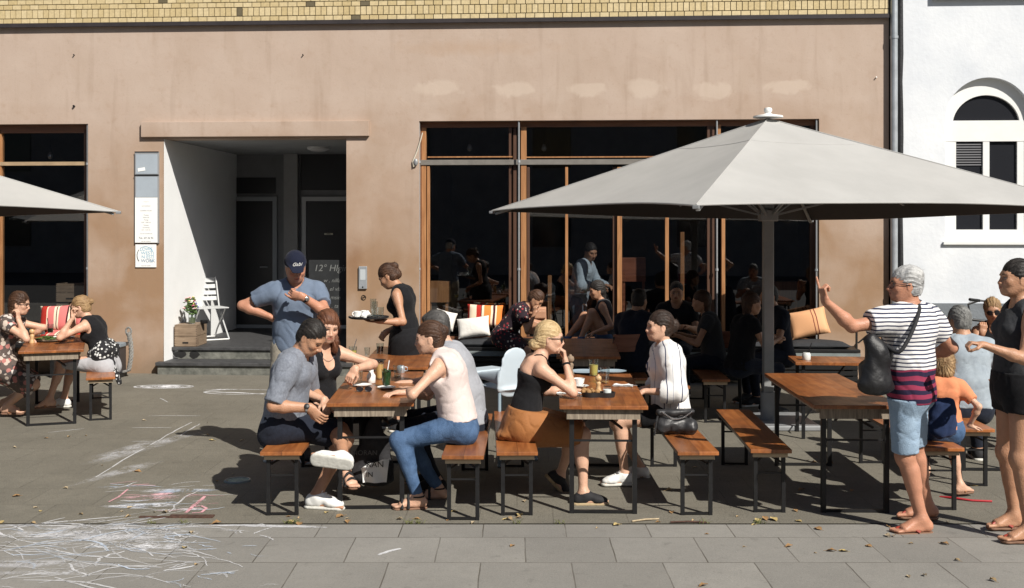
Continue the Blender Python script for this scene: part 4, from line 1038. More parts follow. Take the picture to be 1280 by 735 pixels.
# ---------------------------------------------------------------- ground
def pave(name, x0, x1, y0, y1, z, m, kind='structure'):
    o = MB().add([(x0, y0, z), (x1, y0, z), (x1, y1, z), (x0, y1, z)], [(0, 1, 2, 3)]).build(name, m, fix=False); return tag(o, kind=kind)
def paving_mat(name, c1, c2, cj, w, hrow, ox, oy, speck=.5, bump=.5, jw=.007, jmix=1.0, rot=0.0, stain=.5, squash=.5):
    m = bpy.data.materials.new(name); m.use_nodes = True; N, L, b = nodes_of(m); b.inputs['Roughness'].default_value = .88; b.inputs['Specular IOR Level'].default_value = .3
    tc = N.new('ShaderNodeTexCoord'); mp = N.new('ShaderNodeMapping'); mp.inputs['Location'].default_value = (ox, oy, 0); mp.inputs['Rotation'].default_value = (0, 0, rot); L.new(tc.outputs['Object'], mp.inputs[0])
    nw_ = N.new('ShaderNodeTexNoise'); nw_.inputs['Scale'].default_value = 3; L.new(tc.outputs['Object'], nw_.inputs['Vector'])
    av = N.new('ShaderNodeVectorMath'); av.operation = 'SCALE'; av.inputs['Scale'].default_value = .012; L.new(nw_.outputs['Color'], av.inputs[0])
    ad = N.new('ShaderNodeVectorMath'); ad.operation = 'ADD'; L.new(mp.outputs[0], ad.inputs[0]); L.new(av.outputs[0], ad.inputs[1])
    br = N.new('ShaderNodeTexBrick'); br.inputs['Scale'].default_value = 1; br.inputs['Brick Width'].default_value = w; br.inputs['Row Height'].default_value = hrow; br.inputs['Mortar Size'].default_value = jw
    br.inputs['Mortar Smooth'].default_value = .3; br.offset = squash; br.inputs['Bias'].default_value = 0
    br.inputs['Color1'].default_value = (*c1, 1); br.inputs['Color2'].default_value = (*c2, 1); br.inputs['Mortar'].default_value = (*c1, 1); L.new(ad.outputs[0], br.inputs['Vector'])
    def noise(sc, det, st=(1, 1, 1)):
        q = N.new('ShaderNodeMapping'); q.inputs['Scale'].default_value = st; L.new(tc.outputs['Object'], q.inputs[0])
        n_ = N.new('ShaderNodeTexNoise'); n_.inputs['Scale'].default_value = sc; n_.inputs['Detail'].default_value = det; n_.inputs['Roughness'].default_value = .65; L.new(q.outputs[0], n_.inputs['Vector']); return n_.outputs['Fac']
    def mixc(f, A, B):
        x = N.new('ShaderNodeMix'); x.data_type = 'RGBA'; L.new(f, x.inputs['Factor']); L.new(A, x.inputs['A'])
        if isinstance(B, tuple): x.inputs['B'].default_value = (*B, 1)
        else: L.new(B, x.inputs['B'])
        return x.outputs['Result']
    def mr(v, a_, b_, c_=0, d_=1):
        r = N.new('ShaderNodeMapRange'); r.inputs['From Min'].default_value = a_; r.inputs['From Max'].default_value = b_; r.inputs['To Min'].default_value = c_; r.inputs['To Max'].default_value = d_; L.new(v, r.inputs['Value']); return r.outputs[0]
    col = mixc(mr(noise(1.1, 8), .42, .66, 0, stain), br.outputs['Color'], tuple(c*.6 for c in c1))
    col = mixc(mr(noise(2.6, 8, (1, 1, 1)), .5, .7, 0, stain*.7), col, tuple(min(1, c*1.3) for c in c2))
    col = mixc(mr(noise(70, 4), .54, .70, 0, speck), col, tuple(c*.38 for c in c1))
    col = mixc(mr(noise(130, 2), .60, .75, 0, speck*.8), col, tuple(min(1, c*2.1) for c in c1))
    col = mixc(mr(noise(13, 6), .45, .7, 0, stain*.8), col, tuple(c*.68 for c in c1)); col = mixc(mr(noise(7, 9), .60, .66, 0, .35), col, tuple(c*.5 for c in c1)); jf = mr(br.outputs['Fac'], 0, 1, 0, jmix); jn = noise(1.7, 5); jm = N.new('ShaderNodeMath'); jm.operation = 'MULTIPLY'; L.new(jf, jm.inputs[0]); L.new(mr(jn, .3, .6, .25, 1), jm.inputs[1])
    col = mixc(jm.outputs[0], col, cj); L.new(col, b.inputs['Base Color'])
    bp = N.new('ShaderNodeBump'); bp.inputs['Strength'].default_value = bump; bp.inputs['Distance'].default_value = .006
    h1 = N.new('ShaderNodeMath'); h1.operation = 'SUBTRACT'; L.new(noise(60, 4), h1.inputs[0]); L.new(jf, h1.inputs[1]); L.new(h1.outputs[0], bp.inputs['Height']); L.new(bp.outputs[0], b.inputs['Normal'])
    return m
KERB = 7.40
M_PAVE = paving_mat('pavement_slabs', (.262, .250, .226), (.216, .206, .186), (.085, .075, .06), .533, .533, .447+.2665, -6.55+.533*20, speck=.4, bump=.45, jw=.0045, stain=.35)
M_TERR = paving_mat('terrace_slabs', (.182, .168, .136), (.168, .154, .124), (.055, .047, .036), .50, .50, .1, -KERB+.04, speck=.8, bump=1.0, jw=.005, jmix=.3, stain=.5, rot=R(1))
g0 = pave('ground', -120, 120, -120, 120, -.012, mat('asphalt', (.05, .05, .05), rough=.9, noise=.2, nscale=2))
# front pavement: solid slab strip whose rear edge meets the terrace at the old kerb line
pave('pavement', -30, 30, 2.0, KERB-.012, 0.0, M_PAVE)
pave('terrace_paving', -30, 30, KERB+.012, 21, 0.0, M_TERR)
pave('paving_joint', -30, 30, KERB-.0119, KERB+.0119, -.008, mat('joint_dirt', (.05, .042, .03), rough=1, noise=.5, nscale=40))
# ---------------------------------------------------------------- beer tables and benches
TZ, BZ = .75, .445
def beer_table(L=1.7, w=.60, H=TZ, mt=M_TOP, name='beer_table'):
    e = empty(name)
    MB().box2(0, w, 0, L, H-.026, H, bev=.004).build('tabletop', mt, e)
    for y in (.035, L-.055): MB().box2(.05, w-.05, y, y+.02, H-.026-.072, H-.0262).build('end_batten', M_APR, e)
    for x in (.03, w-.05): MB().box2(x, x+.02, .058, L-.058, H-.055, H-.0262).build('side_rail', M_RAWZ, e)
    for y in (.09, L-.09):
        for x in (.085, w-.085): MB().box2(x-.016, x+.016, y-.016, y+.016, 0, H-.0982).build('leg', M_BLACK, e)
        MB().box2(.101, w-.101, y-.006, y+.006, H*.655, H*.655+.014).build('crossbar', M_BLACK, e)
        MB().box2(.101, w-.101, y-.012, y+.012, .004, .022).build('foot_bar', M_BLACK, e)
        s = 1 if y < L/2 else -1
        MB().bar((w*.5-.13, y+s*.02, H-.12), (w*.5+.12, y+s*.42, H-.035), .014, .014).build('brace', M_BLACK, e)
        MB().bar((w*.5+.13, y+s*.02, H-.17), (w*.5-.12, y+s*.42, H-.035), .014, .014).build('brace', M_BLACK, e)
    return e
def beer_bench(L=1.7, w=.28):
    return beer_table_bench(L, w)
def beer_table_bench(L, w):
    e = empty('beer_bench'); H = BZ
    MB().box2(0, w, 0, L, H-.026, H, bev=.004).build('seat', M_BENCH, e)
    for y in (.035, L-.055): MB().box2(.022, w-.022, y, y+.02, H-.026-.034, H-.0262).build('end_batten', M_RAW, e)
    for y in (.075, L-.075):
        for x in (.045, w-.045): MB().box2(x-.013, x+.013, y-.013, y+.013, 0, H-.0602).build('leg', M_BLACK, e)
        MB().box2(.059, w-.059, y-.005, y+.005, H*.6, H*.6+.012).build('crossbar', M_BLACK, e)
        MB().box2(.059, w-.059, y-.010, y+.010, .004, .018).build('foot_bar', M_BLACK, e)
        s = 1 if y < L/2 else -1
        MB().bar((.06, y+s*.015, H-.10), (w-.05, y+s*.30, H-.03), .011, .011).build('brace', M_BLACK, e)
        MB().bar((w-.06, y+s*.015, H-.10), (.05, y+s*.30, H-.03), .011, .011).build('brace', M_BLACK, e)
    return e
protoT = beer_table(); protoB = beer_bench(); usedT = [0]; usedB = [0]
GT, GB = 'wooden beer tables on the terrace', 'wooden beer benches on the terrace'
def place(proto, used, x, y, rz, label, cat, group):
    o = proto if not used[0] else copy_tree(proto); used[0] = 1
    o.location = (x, y, 0); o.rotation_euler = (0, 0, R(rz)); return tag(o, label, cat, group)
def table(x, y, rz, label): return place(protoT, usedT, x, y, rz, label, 'table', GT)
def bench(x, y, rz, label): return place(protoB, usedB, x, y, rz, label, 'bench', GB)
table(-1.278, 7.70, 2.2, 'sunlit beer table with mint drink between seated grey tee man and woman in pink')
table(.322, 7.60, -2, 'sunlit wooden beer table with white coffee cup and condiment tray before the blonde woman')
table(2.055, 7.62, -1.5, 'empty beer table with shadowed top beside the woman in the striped shirt')
table(-4.83, 10.95, 20, 'beer table with salad plate and pepper mill at the far left')
table(-1.33, 9.72, 1, 'second row beer table cleared by the waitress')
table(.42, 10.55, -3, 'shaded beer table in the second row under the big parasol')
table(3.55, 8.95, -3, 'beer table beyond the standing woman in black, at the grey haired man')
bench(-1.70, 7.55, 2, 'beer bench carrying the man in grey shirt with white sneakers')
bench(-.468, 7.43, -1, 'beer bench carrying the woman in the pink blouse and jeans')
bench(-.105, 7.55, 1.5, 'beer bench under the blonde woman in the orange skirt')
bench(1.118, 7.56, .5, 'beer bench with black handbag and woman in white striped blouse')
bench(1.628, 7.64, -2.5, 'empty sunlit beer bench left of the empty table')
bench(2.83, 7.70, -1, 'beer bench where the child in orange sits by the empty table')
bench(-4.30, 11.30, 20, 'short looking beer bench under the woman in black tank top at far left')
bench(-5.52, 10.80, 20, 'beer bench cut by the left picture edge under the woman in patterned dress')
bench(3.35, 8.43, -3, 'beer bench with the grey haired man in grey shirt on it')
bench(1.42, 10.7, -2, 'beer bench deep in shade right of the second row table')
bench(4.35, 9.6, -2, 'beer bench under the woman in sunglasses by the white house')

# ---------------------------------------------------------------- parasols
M_CANV = mat('canvas', (.44, .435, .42), rough=.9, noise=.14, nscale=1.7, bump=.35, bscale=220)
def canvas_fix(m):
    N, L, b = nodes_of(m); t = N.new('ShaderNodeBsdfTranslucent'); t.inputs[0].default_value = (.10, .08, .07, 1); x = N.new('ShaderNodeMixShader'); x.inputs[0].default_value = .04
    L.new(b.outputs[0], x.inputs[1]); L.new(t.outputs[0], x.inputs[2]); L.new(x.outputs[0], N['Material Output'].inputs[0])
canvas_fix(M_CANV)
M_CANVD = mat('canvas_shaded', (.055, .045, .042), rough=.95, noise=.15, nscale=3)  # same canvas darkened, shade under the canopy put into the colour
M_POLE = mat('aluminium_pole', (.36, .37, .37), rough=.42, metal=.35, noise=.2, nscale=5)
def parasol(cx, cy, ang, Rr, zt, zh, label, base=True):
    e = empty('parasol', (cx, cy, 0)); tag(e, label, 'parasol', 'large beige parasols over the terrace')
    dz = (0, -.065, .02, 0); cs = [V(Rr*math.cos(R(ang)+k*PI/2), Rr*math.sin(R(ang)+k*PI/2), zh+dz[k]) for k in range(4)]; top = V(0, 0, zt); n = 16
    vs, fs = [], []; idx = {}
    def surf(k, s_, t_):  # s along edge, t from the top to the hem
        a, b = cs[k], cs[(k+1) % 4]; p = top*(1-t_)+(a*(1-s_)+b*s_)*t_
        sag = 4*s_*(1-s_)*t_; q = V(0, 0, 0)
        inn = nrm((a+b)/2*V(1, 1, 0)); p = p-inn*.17*sag*t_; p[2] += -.025*math.sin(PI*t_)*4*s_*(1-s_) + (.045 if k in (2, 3) else -.012)*sag*t_*t_
        p[2] += .004*math.sin(9*s_+5*t_+k)*t_; return p
    mb = MB()
    for k in range(4):
        o = len(mb.v)
        g = [[surf(k, i/n, j/n) for i in range(n+1)] for j in range(n+1)]
        mb.add([g[j][i] for j in range(n+1) for i in range(n+1)], [(j*(n+1)+i, (j+1)*(n+1)+i, (j+1)*(n+1)+i+1, j*(n+1)+i+1) for j in range(n) for i in range(n)])
    cv = mb.build('canopy', M_CANV, e, smooth=35, fix=False)
    mod = None
    # underside of the canvas, shade put into its dark colour, 6 mm below, hem and seams
    lv = MB(); lv.add([p-V(0, 0, .006) if False else (p[0]*.998, p[1]*.998, p[2]-.006) for p in mb.v], [f[::-1] for f in mb.f]); lv.build('shaded_underside', M_CANVD, e, smooth=35, fix=False)
    hm = MB()
    for k in range(4):
        hm.tube([surf(k, i/n, 1) for i in range(n+1)], .008, 6)
    hm.build('hem', M_CANV, cv, smooth=True, fix=False)
    sm = MB()
    for k in range(4):
        sm.tube([surf(k, 0, j/n)+V(0, 0, .003) for j in range(n+1)], .006, 6); sm.tube([surf(k, i/n, .30)+V(0, 0, .001) for i in range(n+1)], .0025, 5)
    sm.build('seam', M_CANV, cv, smooth=True)
    for k in range(4):
        c = cs[k]; MB().bar(top+V(0, 0, -.09), c*V(.985, .985, 1)+V(0, 0, -.03), .03, .022).build('rib', M_POLE, e)
        rh = V(0, 0, zh+.06); m_ = top*.45+c*.55+V(0, 0, -.06); MB().bar(nrm(c*V(1, 1, 0))*.07+rh-V(0, 0, .1), m_, .024, .018).build('strut', M_POLE, e)
        mid = (cs[k]+cs[(k+1) % 4])/2*V(.80, .80, 1)+V(0, 0, .12); m2 = top*.5+mid*.5+V(0, 0, -.07)
        MB().bar(nrm(mid*V(1, 1, 0))*.07+rh-V(0, 0, .1), m2, .02, .016).build('strut', M_POLE, e); MB().bar(top+V(0, 0, -.09), mid+V(0, 0, -.01), .024, .018).build('rib', M_POLE, e)
        q = MB(); q.box(tuple(c+V(0, 0, -.012)), (.05, .05, .03), rz=R(ang+k*90), bev=.006); q.build('corner_cap', M_GREYM, cv)
    MB().box2(-.05, .05, -.05, .05, 0.02, zt-.1, bev=.01).build('pole', M_POLE, e)
    MB().box2(-.085, .085, -.085, .085, zh-.10, zh+.02, bev=.012).build('runner', M_POLE, e)
    MB().lathe([(.15, zt+.012), (.145, zt+.028), (.05, zt+.045), (.025, zt+.058), (.036, zt+.068), (.042, zt+.088), (.034, zt+.108), (0, zt+.116)], n=20).build('finial', M_WHITE, e, smooth=True)
    if base:
        MB().box2(-.42, .42, -.42, .42, .004, .05, bev=.01).build('base_plate', M_GREYM, e)
        MB().tube([(0, 0, .05), (0, 0, .32)], .075, 14).build('socket', M_GREYM, e, smooth=True)
    return e
parasol(2.56, 11.2, -22.9, 3.02, 3.05, 2.125, 'wide beige square parasol on grey pole over the crowded right half of the terrace')
parasol(-6.98, 10.9, 11.5, 3.0, 3.05, 2.13, 'beige parasol reaching in from the left picture edge')

# ---------------------------------------------------------------- crockery
M_JUICE = mat('yellow_juice', (.50, .42, .12), rough=.15); M_APPLE = mat('amber_juice', (.55, .33, .12), rough=.15); M_MINT = mat('mint_leaves', (.02, .075, .02), rough=.4, noise=.6, nscale=60)
M_BROWNL = mat('brown_drink', (.09, .04, .02), rough=.1); M_MILL = wood_mat('mill_wood', (.62, .42, .22), (.45, .28, .13), axis='Z', rough=.4)
M_GREENL = mat('salad_leaf', (.09, .16, .04), rough=.5, noise=.6, nscale=40); M_RED = mat('tomato', (.45, .05, .03), rough=.3)
M_WRAP = mat('dark_tray', (.018, .016, .016), rough=.6); M_BLUEPLATE = mat('pale_blue_tray', (.32, .40, .46), rough=.4); M_BREAD = mat('bread', (.45, .25, .10), rough=.8, noise=.6, nscale=40, bump=.6)
def P3(px, y, z=TZ): return gd(px, y, z)
def thing(name, label, cat, p, group=None, rz=0): e = empty(name, tuple(p), R(rz)); return tag(e, label, cat, group)
def glass(p, label, r=.034, h=.13, liq=None, lm=None, straw=None, name='drinking_glass', group='drinking glasses on the tables', foam=None):
    e = thing(name, label, 'glass', p, group)
    MB().lathe([(r*.78, .0), (r*.80, .002), (r, h), (r-.002, h), (r*.78-.0015, .008), (0, .008)], n=18).build('tumbler', M_TGLASS, e, smooth=40)
    if liq: MB().lathe([(0, .009), (r*.74, .009), (r*.76+(r*.21)*liq, h*liq), (0, h*liq)], n=18).build('drink', lm, e, smooth=40)
    if straw: MB().tube([(-.01, 0, .012), (.018*straw, 0, h+.07)], .004, 6).build('straw', M_PAPER if straw > 0 else M_BLACK, e, smooth=True)
    return e
def cup(p, label, rz=0, spoon=True, saucer=True, s=1.0):
    e = thing('coffee_cup', label, 'cup', p, 'coffee cups', rz)
    z0 = .010 if saucer else 0
    if saucer: MB().lathe([(.03*s, 0), (.045*s, .003), (.075*s, .012), (.078*s, .014), (.07*s, .012), (.03*s, .006), (0, .006)], n=28).build('saucer', M_CERAM, e, smooth=60)
    MB().lathe([(.022*s, z0), (.026*s, z0+.002), (.040*s, z0+.028*s), (.045*s, z0+.058*s), (.0425*s, z0+.058*s), (.036*s, z0+.028*s), (0, z0+.01)], n=24).build('bowl', M_CERAM, e, smooth=60)
    MB().lathe([(0, z0+.044*s), (.0395*s, z0+.044*s)], n=20).build('coffee', M_BROWNL, e)
    MB().tube([(-.038*s-.02*s*math.sin(a), 0, z0+.033*s+.018*s*math.cos(a)) for a in np.linspace(.1, PI-.1, 8)], .0045*s, 6).build('handle', M_CERAM, e, smooth=True)
    if spoon: MB().tube([(.03, -.05, .018), (.06, .02, .016)], .003, 5).build('spoon', M_STEEL, e)
    return e
def plate(p, label, r=.11, m=M_CERAM, name='plate', group='plates'):
    return tag(MB().lathe([(r*.5, 0), (r*.6, .003), (r*.95, .014), (r, .016), (r*.94, .013), (r*.55, .005), (0, .005)], n=32).build(name, m, None, smooth=60, loc=tuple(p)), label, 'plate', group)
def mill(p, label, m=M_MILL, s=1.0):
    e = thing('pepper_mill', label, 'pepper mill', p, 'pepper mills')
    MB().lathe([(.026*s, 0), (.028*s, .01), (.02*s, .03), (.017*s, .05), (.024*s, .075*s), (.018*s, .085*s), (.012*s, .09*s)], n=18).build('body', m, e, smooth=60)
    MB().lathe([(.012*s, .091*s), (.024*s, .10*s), (.028*s, .115*s), (.024*s, .132*s), (.01*s, .14*s), (.008*s, .148*s), (0, .15*s)], n=18).build('head', m, e, smooth=60)
    return e
def napkin(p, label, w, d, rz, m=M_PAPER):
    rr = random.Random(int(p[0]*1000)); n = 8; mb = MB()
    vs = [(w*(i/n-.5), d*(j/n-.5), .004+.009*max(0, math.sin(i*1.3+rr.random()*.6)*math.cos(j*.9))) for j in range(n+1) for i in range(n+1)]
    mb.add(vs, [(j*(n+1)+i, j*(n+1)+i+1, (j+1)*(n+1)+i+1, (j+1)*(n+1)+i) for j in range(n) for i in range(n)]); vs2 = [(x, y, .001) for x, y, z in vs]
    mb.add(vs2, [(j*(n+1)+i, (j+1)*(n+1)+i, (j+1)*(n+1)+i+1, j*(n+1)+i+1) for j in range(n) for i in range(n)])
    return tag(mb.build('napkin', m, None, smooth=True, loc=tuple(p), rz=R(rz), fix=False), label, 'napkin', 'paper napkins')
# table with the mint drink
pz = P3(453, 481); cupz = None
plate(P3(453, 483), 'white saucer under the empty glass by the woman\'s hand', .075, group='small saucers')
glass(P3(448, 480)+V(0, 0, .008), 'empty glass with grey straw on a white saucer', .036, .12, straw=-2)
bt = thing('milk_bottle', 'small white carafe beside the empty glass with straw', 'carafe', P3(464, 479))
MB().lathe([(.028, 0), (.034, .005), (.034, .06), (.018, .085), (.02, .105)], n=18).build('carafe', M_CERAM, bt, smooth=50); MB().lathe([(.021, .106), (.021, .118), (0, .12)], n=14).build('lid', M_GREYM, bt)
glass(P3(474, 474), 'tall glass of amber juice in front of the mint drink', .038, .15, .8, M_APPLE)
plate(P3(483, 486), 'white saucer under the mint drink', .07, group='small saucers')
mg = glass(P3(483, 484)+V(0, 0, .008), 'glass full of mint leaves with thick white straw', .037, .125, .86, M_MINT, straw=1.2)
mb = MB(); rr = random.Random(2)
for i in range(16):
    a = rr.uniform(0, 6.3); q = V(.022*math.cos(a)*rr.random(), .022*math.sin(a), rr.uniform(.09, .128)); mb.ball(q, (.012, .007, .006), 6, 4)
mb.build('mint_sprig', M_MINT, mg, smooth=True)
glass(P3(497, 472), 'short clear glass behind the mint drink', .036, .10, .15, M_APPLE)
e = thing('metal_sugar_bowl', 'small shiny steel creamer at the back of the mint drink table', 'creamer', P3(501, 466)); MB().lathe([(.03, 0), (.036, .02), (.034, .05), (.028, .06), (0, .065)], n=16).build('pot', M_STEEL, e, smooth=50); MB().tube([(.034, 0, .05), (.055, 0, .045), (.055, 0, .02), (.034, 0, .015)], .004, 6).build('handle', M_STEEL, e)
sg = thing('sunglasses', 'folded dark sunglasses lying on the mint drink table', 'sunglasses', P3(455, 490)); mb = MB()
for g in (-1, 1): mb.tube([(g*.032+.025*math.cos(a), .002, .022+.018*math.sin(a)) for a in np.linspace(0, 2*PI, 15)[:-1]], .0028, 6, closed=True); MB().add([(g*.032+.024*math.cos(a), .002, .022+.017*math.sin(a)) for a in np.linspace(0, 2*PI, 15)[:-1]], [tuple(range(14))]).build('lens', mat('lens_dark', (.02, .02, .025), rough=.05), sg)
mb.tube([(-.06, .003, .03), (-.05, .05, .01), (.03, .06, .006)], .0025, 6).build('frame', M_BLACK, sg, smooth=True)
# table with the coffee cup
cup(P3(723.5, 484), 'white coffee cup and saucer on the table of the blonde woman', 20)
glass(P3(742, 470), 'glass half full of yellow juice behind the coffee cup', .041, .135, .68, M_JUICE)
glass(P3(756, 479), 'nearly empty glass behind the small jar', .038, .125, .12, M_APPLE)
plate(P3(731, 466)+V(0, 0, 0), 'pale blue plate at the far end of the blonde woman\'s table, beside the juice glass', .135, M_BLUEPLATE)
plate(P3(767, 466)+V(0, .02, 0), 'pale blue plate half hidden behind the nearly empty glass', .11, M_BLUEPLATE)
napkin(P3(779, 482), 'folded white napkin with cutlery right of the jar', .15, .10, -10)
napkin(P3(713, 492), 'white paper napkin under the blonde woman\'s elbow', .20, .055, 5)
kn = thing('knife', 'table knife lying on the napkin by the striped blouse woman', 'knife', P3(780, 484)+V(0, 0, .012)); MB().box2(-.09, .0, -.006, .006, 0, .004).build('handle', M_STEEL, kn); MB().box2(.001, .10, -.008, .008, .001, .003).build('blade', M_STEEL, kn)
tr = thing('condiment_tray', 'black waisted tray of bread and condiments on the coffee table', 'tray', P3(748, 496), rz=-4)
n = 36; ol = []
for i in range(n):
    a = 2*PI*i/n; rx = .115; ry = .045*(1-.28*math.cos(a*2+PI)**1*0); x = rx*math.cos(a)*(abs(math.cos(a))**-.35 if abs(math.cos(a)) > .02 else 1); ol.append((max(-.115, min(.115, x)), (.048-.016*math.exp(-(x/.035)**2))*math.sin(a)*1.25))
mb = MB(); mb.add([(x, y, 0) for x, y in ol]+[(x*1.06, y*1.08, .035) for x, y in ol]+[(x*.98, y*.95, .035) for x, y in ol]+[(x*.96, y*.93, .012) for x, y in ol],
    [tuple(range(n-1, -1, -1))]+[(i, (i+1) % n, (i+1) % n+n, i+n) for i in range(n)]+[(i+n, (i+1) % n+n, (i+1) % n+2*n, i+2*n) for i in range(n)]+[(i+2*n, (i+1) % n+2*n, (i+1) % n+3*n, i+3*n) for i in range(n)]+[tuple(range(3*n, 4*n))])
mb.build('tray', M_WRAP, tr, smooth=40)
mb = MB(); rr = random.Random(8)
for i in range(14): mb.ball((rr.uniform(-.09, .02), rr.uniform(-.025, .03), .02+rr.uniform(0, .02)), (rr.uniform(.01, .02),)*3, 8, 6)
tag(mb.build('bread_crumbs', M_BREAD, None, smooth=True, loc=tuple(P3(746, 496)+V(-.01, 0, .012))), 'pieces of brown bread in the black tray', 'bread')
jr = thing('salt_jar', 'small glass jar of salt in the black tray', 'jar', P3(759, 496)+V(.0, 0, .013)); MB().lathe([(.026, 0), (.031, .006), (.031, .042), (.026, .05), (.027, .062)], n=18).build('jar', M_TGLASS, jr, smooth=50); MB().lathe([(0, .002), (.029, .004), (.029, .040), (0, .042)], n=18).build('salt', M_PAPER, jr, smooth=50)
mill(P3(748, 492)+V(0, 0, .013), 'short pale pepper mill standing in the black tray', s=.85)
mill(P3(713, 469), 'tall wooden pepper mill behind the blonde woman\'s wrist', M_CRATE, 1.15)
# second row table, waitress
glass(P3(441, 445), 'glass with lemon slice and dark straw on the second row table', .04, .09, .6, M_JUICE, straw=2)
glass(P3(459, 444), 'small clear glass standing by the waitress\'s hand', .028, .075)
glass(P3(475, 442), 'glass of dark drink held by the waitress', .036, .10, .7, M_BROWNL)
plate(P3(470, 452), 'dark plate near the glass the waitress picks up', .09, M_WRAP, group='plates')
# left table
mill(gd(39, 429, TZ)+V(0, .02, 0), 'pale wooden pepper mill at the front of the far left table', s=1.05)
pl = plate(gd(64, 426.5, TZ), 'wooden plate of green salad on the far left table', .16, M_CRATE)
mb = MB(); rr = random.Random(4)
for i in range(46):
    a = rr.uniform(0, 6.28); q = rr.random()**.6*.11; mb.ball((q*math.cos(a)-.03, q*math.sin(a), .02+.03*rr.random()*(1-q/.13)), (rr.uniform(.01, .03), rr.uniform(.006, .016), .006), 7, 4)
tag(mb.build('salad', M_GREENL, None, smooth=True, loc=tuple(gd(62, 426, TZ))), 'green rocket salad heaped on the far left plate', 'salad')
napkin(gd(80, 422.5, TZ)+V(0, 0, .01), 'crumpled white napkins beside the salad', .22, .14, 20)
napkin(gd(28, 428, TZ), 'white napkin at the elbow of the far left woman', .16, .09, 10)
glass(gd(43, 417, TZ), 'clear tumbler behind the pepper mill on the far left table', .045, .10)
glass(gd(35, 415, TZ), 'wide clear glass next to the far left woman\'s forearm', .05, .11)
glass(gd(63, 416, TZ), 'glass with mint and straw on the far left table', .036, .10, .5, M_MINT, straw=-2)
mill(gd(54, 418, TZ), 'white salt mill between the glasses on the far left table', M_CERAM, .8)
# small jar on the dark table at right
sb = empty('side_table', (2.62, 10.35, 0), R(-6)); tag(sb, 'low brown side table in front of the dark sofa bench', 'table')
MB().box2(0, 1.5, 0, .5, .69, .72, bev=.004).build('tabletop', M_TOP, sb)
for x in (.08, 1.42):
    for y in (.06, .44): MB().box2(x-.015, x+.015, y-.015, y+.015, 0, .689).build('leg', M_BLACK, sb)
MB().bar((.08, .25, .1), (.5, .25, .68), .014, .014).build('brace', M_BLACK, sb); MB().bar((1.42, .25, .1), (1.0, .25, .68), .014, .014).build('brace', M_BLACK, sb)
j = thing('straw_jar', 'short jar with dark straw at the end of the low side table', 'jar', (2.76, 10.5, .7205)); MB().lathe([(.035, 0), (.04, .01), (.04, .055), (.03, .07)], n=16).build('jar', mat('milky_glass', (.6, .62, .6), rough=.2), j, smooth=50); MB().tube([(0, 0, .02), (.05, 0, .16)], .004, 6).build('straw', M_BLACK, j)

# ---------------------------------------------------------------- bench along the window, cushions
wb = wthing('window_bench', 'long black bench with dark cushion along the shop window', 'bench', U(560), -.02, 0)
L_ = U(1062)-U(560)
MB().box2(0, L_, -.55, -.02, .40, .44, bev=.004).build('seat', M_BLACK, wb); MB().box2(0, L_, -.55, -.515, .33, .395).build('apron', mat('grey_beam', (.22, .25, .25), rough=.8, noise=.3), wb)
for i in range(4): MB().box2(.02+i*.0, L_-.02, -.50+.0, -.49, .04+i*.072, .095+i*.072).build('slat', M_BLACK, wb)
for i in range(6): MB().box2(.02+i*(L_-.1)/5, .08+i*(L_-.1)/5, -.49, -.03, 0, .399).build('leg', M_BLACK, wb)
def cushion(name, label, m, c, w, hgt, t, rot, cat='cushion', parent=None, group='cushions'):
    mb = MB(); n = 12; vs = []
    for side in (1, -1):
        for j in range(n+1):
            for i in range(n+1):
                x, y = 2*i/n-1, 2*j/n-1; q = (1-x**4)*(1-y**4); bul = max(0, q)**.45
                px_, py_ = x*(1-.06*(1-abs(y))**1*0-.05*(1-y*y)*abs(x)), y*(1-.05*(1-x*x)*abs(y))
                vs.append((px_*w/2, py_*hgt/2, side*(t/2*bul*(1+.10*math.sin(3*x+2*y+side)+.06*math.sin(7*x*y+2))+.003)))
    k = (n+1)**2; fs = []
    for j in range(n):
        for i in range(n):
            a = j*(n+1)+i; fs.append((a, a+1, a+n+2, a+n+1)); fs.append((k+a, k+a+n+1, k+a+n+2, k+a+1))
    edge = [i for i in range(n)]+[n+j*(n+1) for j in range(n)]+[n*(n+1)+n-i for i in range(n)]+[(n-j)*(n+1) for j in range(n)]
    for q in range(len(edge)): a, b = edge[q], edge[(q+1) % len(edge)]; fs.append((a, k+a, k+b, b))
    mb.add(vs, fs); o = mb.build(name, m, parent, smooth=True); o.location = tuple(c); o.rotation_euler = rot
    return tag(o, label, cat, group)
